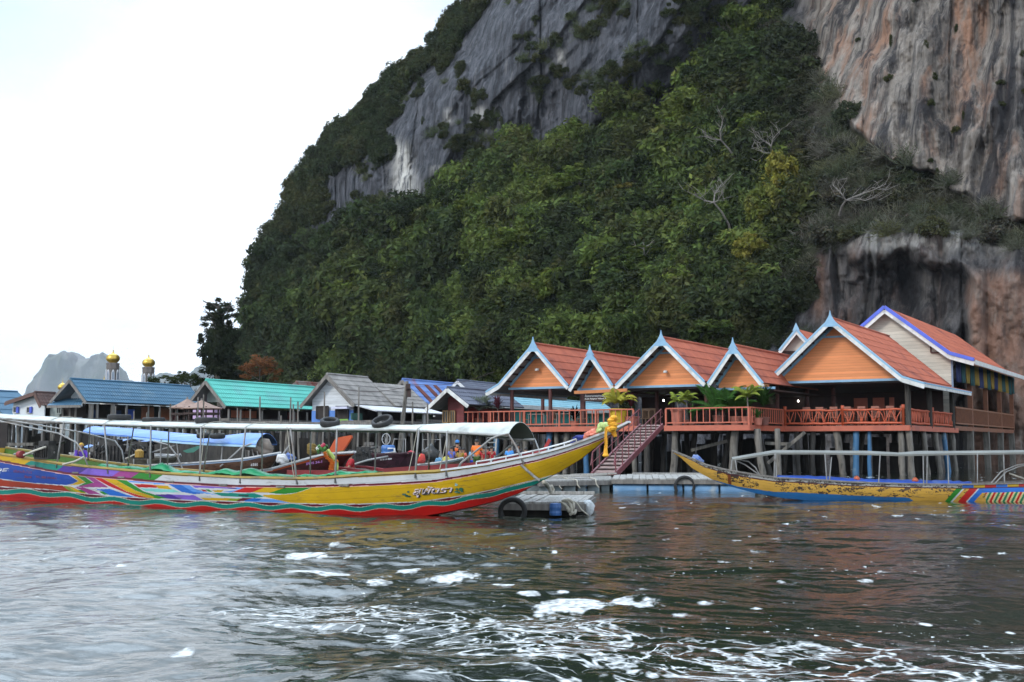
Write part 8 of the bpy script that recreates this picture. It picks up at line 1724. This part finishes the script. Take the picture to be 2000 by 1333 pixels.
for j, (px, py, hw, hh, Y, lb) in enumerate(((322, 746, 32, 14, 118, "low dark green tree behind the blue roof, right of the minarets"), (372, 744, 26, 14, 122, "low dark green tree behind the blue roof's right end"), (356, 738, 14, 12, 126, "small tree with sparse top between two low trees behind the blue roof"))):
    c = at(px, py, Y); k = Y / F; tree("low_tree", lb, (c.x, c.y, 0), (c.x, c.y, c.z), ((c.x, c.y, c.z), (hw * k, hw * k, hh * k)), (.034, .048, .02), 11 + j, "low trees behind the blue roof", 34, 50, .11, .3)
def hill_tree(name, label, px, py, hw, hh, tint, seed, group, off=4.2, **kw):
    p, i, j = cliff_at(px, py); Y = p[1] - off; c = at(px, py, Y); k = Y / F; b_ = at(px + kw.pop("bx", 4), py + hh * 1.7, Y); b_.y = cliff_at(px, min(790, py + hh * 1.7))[0][1]
    return tree(name, label, b_, c + ZZ * hh * k * .2, ((c.x, c.y, c.z), (hw * k, hw * k, hh * k)), tint, seed, group, **kw)
YT = (.175, .170, .042); LT = (.105, .140, .036); GT = (.068, .098, .030)
G1 = "yellowish trees on the hillside"; G2 = "bright green trees on the hillside"
hill_tree("yellow_tree", "yellow topped tree highest of the yellowish trees beside the bare brown scrub", 1524, 345, 34, 46, YT, 21, G1, off=6, clumps=60, lsize=.12)
hill_tree("yellow_tree", "yellow green tree just below the yellow topped one", 1495, 405, 40, 40, (.12, .135, .038), 22, G1, off=6, clumps=60, lsize=.12)
hill_tree("yellow_tree", "small yellow green tree at the left of the yellowish group", 1466, 487, 32, 28, YT, 23, G1, off=6, clumps=44, lsize=.13)
hill_tree("yellow_tree", "lowest yellowish tree above the right pavilions", 1475, 528, 30, 16, (.17, .16, .04), 24, G1, clumps=30, lsize=.13)
hill_tree("yellow_tree", "pale yellowish tree alone in the green middle of the slope", 1222, 372, 24, 14, (.15, .14, .04), 25, G1, clumps=26, lsize=.14)
for j, (px, py, hw, hh, lb) in enumerate(((690, 568, 42, 26, "bright lime tree low on the left part of the slope"), (1438, 55, 44, 46, "bright green tree at the top edge beside the pale right wall"), (1318, 238, 40, 30, "light green tree below the dark upper wall, right of centre"), (935, 405, 46, 22, "light green tree at the upper edge of the slope, left of centre"), (1395, 642, 38, 18, "bright green tree just above the roof between two pavilions"), (1010, 470, 48, 26, "light green tree in the middle of the slope"), (1130, 350, 46, 26, "light green tree high on the slope under the dark wall"), (1235, 520, 40, 28, "green tree in the lower middle of the slope"), (1480, 245, 36, 26, "green tree near two bare trunks high on the right"), (1090, 560, 50, 36, "light green tree above the leftmost pavilions"), (800, 520, 44, 30, "green tree in the lower left of the slope"), (1330, 545, 40, 34, "green tree above the widest middle pavilion"))):
    hill_tree("bright_tree", lb, px, py, hw, hh, LT if j % 3 != 1 else GT, 40 + j, G2, clumps=46, per=60, lsize=.12)
p = cliff_at(1262, 545)[0]; Ys = p[1] - 3
tree("slender_tree", "slender pale stemmed tree with a flat lime crown", at(1262, 548, Ys + 2), at(1258, 482, Ys), ((*at(1257, 487, Ys),), (32 * Ys / F, 24 * Ys / F, 8 * Ys / F)), LT, 60, None, 30, 50, .12, .26, bk=pale_bark, r=.12, limbs=4)
def bare_tree(label, trunk, branches, seed):
    Y = cliff_at(*trunk[0])[0][1] - 4.5; root = thing("bare_tree", label, "tree", at(*trunk[0], Y + 2), "bare pale trees on the hillside"); mb = MB(); n = len(trunk); mb.tube([at(x, y, Y + 2 * (1 - i / (n - 1))) for i, (x, y) in enumerate(trunk)], [.15 * (1 - .5 * i / (n - 1)) for i in range(n)], 7); mb.build("trunk", pale_bark, root)
    r_ = random.Random(seed)
    for br_ in branches:
        mb = MB(); pts = [at(x, y, Y + r_.uniform(-.5, .5) * i) for i, (x, y) in enumerate(br_)]; mb.tube(pts, [.075 * (1 - .7 * i / (len(pts) - 1)) for i in range(len(pts))], 6)
        for _ in range(9):
            i = r_.randrange(len(pts) - 1); p0 = pts[i].lerp(pts[i + 1], r_.random()); d = (pts[i + 1] - pts[i]).normalized()
            for _2 in range(2): e = p0 + (d + Vector((r_.uniform(-1, 1), r_.uniform(-1, 1), r_.uniform(-.5, 1)))).normalized() * r_.uniform(.5, 1.5); mb.tube([p0, p0.lerp(e, .5) + Vector((r_.uniform(-.1, .1), 0, r_.uniform(-.1, .1))), e], [.028, .02, .01], 4); p0 = e
        mb.build("branch", pale_bark, root)
bare_tree("bare pale tree forking into crooked branches in the lower right of the slope", ((1428, 470), (1424, 440), (1410, 415), (1394, 396)), (((1394, 396), (1375, 392), (1360, 382), (1350, 378)), ((1394, 396), (1396, 380), (1404, 368), (1408, 360)), ((1394, 396), (1402, 392), (1410, 378))), 2)
bare_tree("bare pale leaning trunk high on the slope with few twigs", ((1446, 336), (1438, 312), (1424, 292), (1408, 274)), (((1408, 274), (1406, 256), (1412, 240), (1410, 226)), ((1408, 274), (1390, 272), (1376, 266))), 4)
bare_tree("small bare pale tree beside the yellow topped tree", ((1512, 316), (1508, 300), (1506, 286)), (((1506, 286), (1496, 276), (1486, 272)), ((1506, 286), (1510, 270), (1522, 258)), ((1508, 300), (1490, 298), (1478, 288))), 6)
bare_tree("bare pale branches sprawling over the brown scrub above the hollow", ((1640, 420), (1644, 405), (1652, 392)), (((1652, 392), (1680, 380), (1705, 372), (1730, 360)), ((1652, 392), (1645, 380), (1636, 372)), ((1652, 392), (1672, 388), (1690, 392), (1712, 384))), 8)
bare_tree("thin bare pale shrub low beside the dark hollow", ((1450, 570), (1455, 560), (1466, 548)), (((1466, 548), (1478, 540), (1490, 536)), ((1455, 560), (1448, 566), (1444, 574))), 10)
# ================================================================ haze over the bay: one box of thin even air round everything
hm = bpy.data.materials.new("haze"); hm.use_nodes = True; hn = hm.node_tree.nodes; hn.remove(hn["Principled BSDF"])
pv = hn.new("ShaderNodeVolumePrincipled"); pv.inputs["Color"].default_value = (.84, .91, 1, 1); pv.inputs["Density"].default_value = .000075; pv.inputs["Anisotropy"].default_value = .2
hm.node_tree.links.new(pv.outputs[0], hn["Material Output"].inputs["Volume"])
hz = MB().box((-400, 3700, 330), (3200, 0, 0), (0, 3800, 0), (0, 0, 334)).build("haze", hm); tag(hz, kind="stuff")
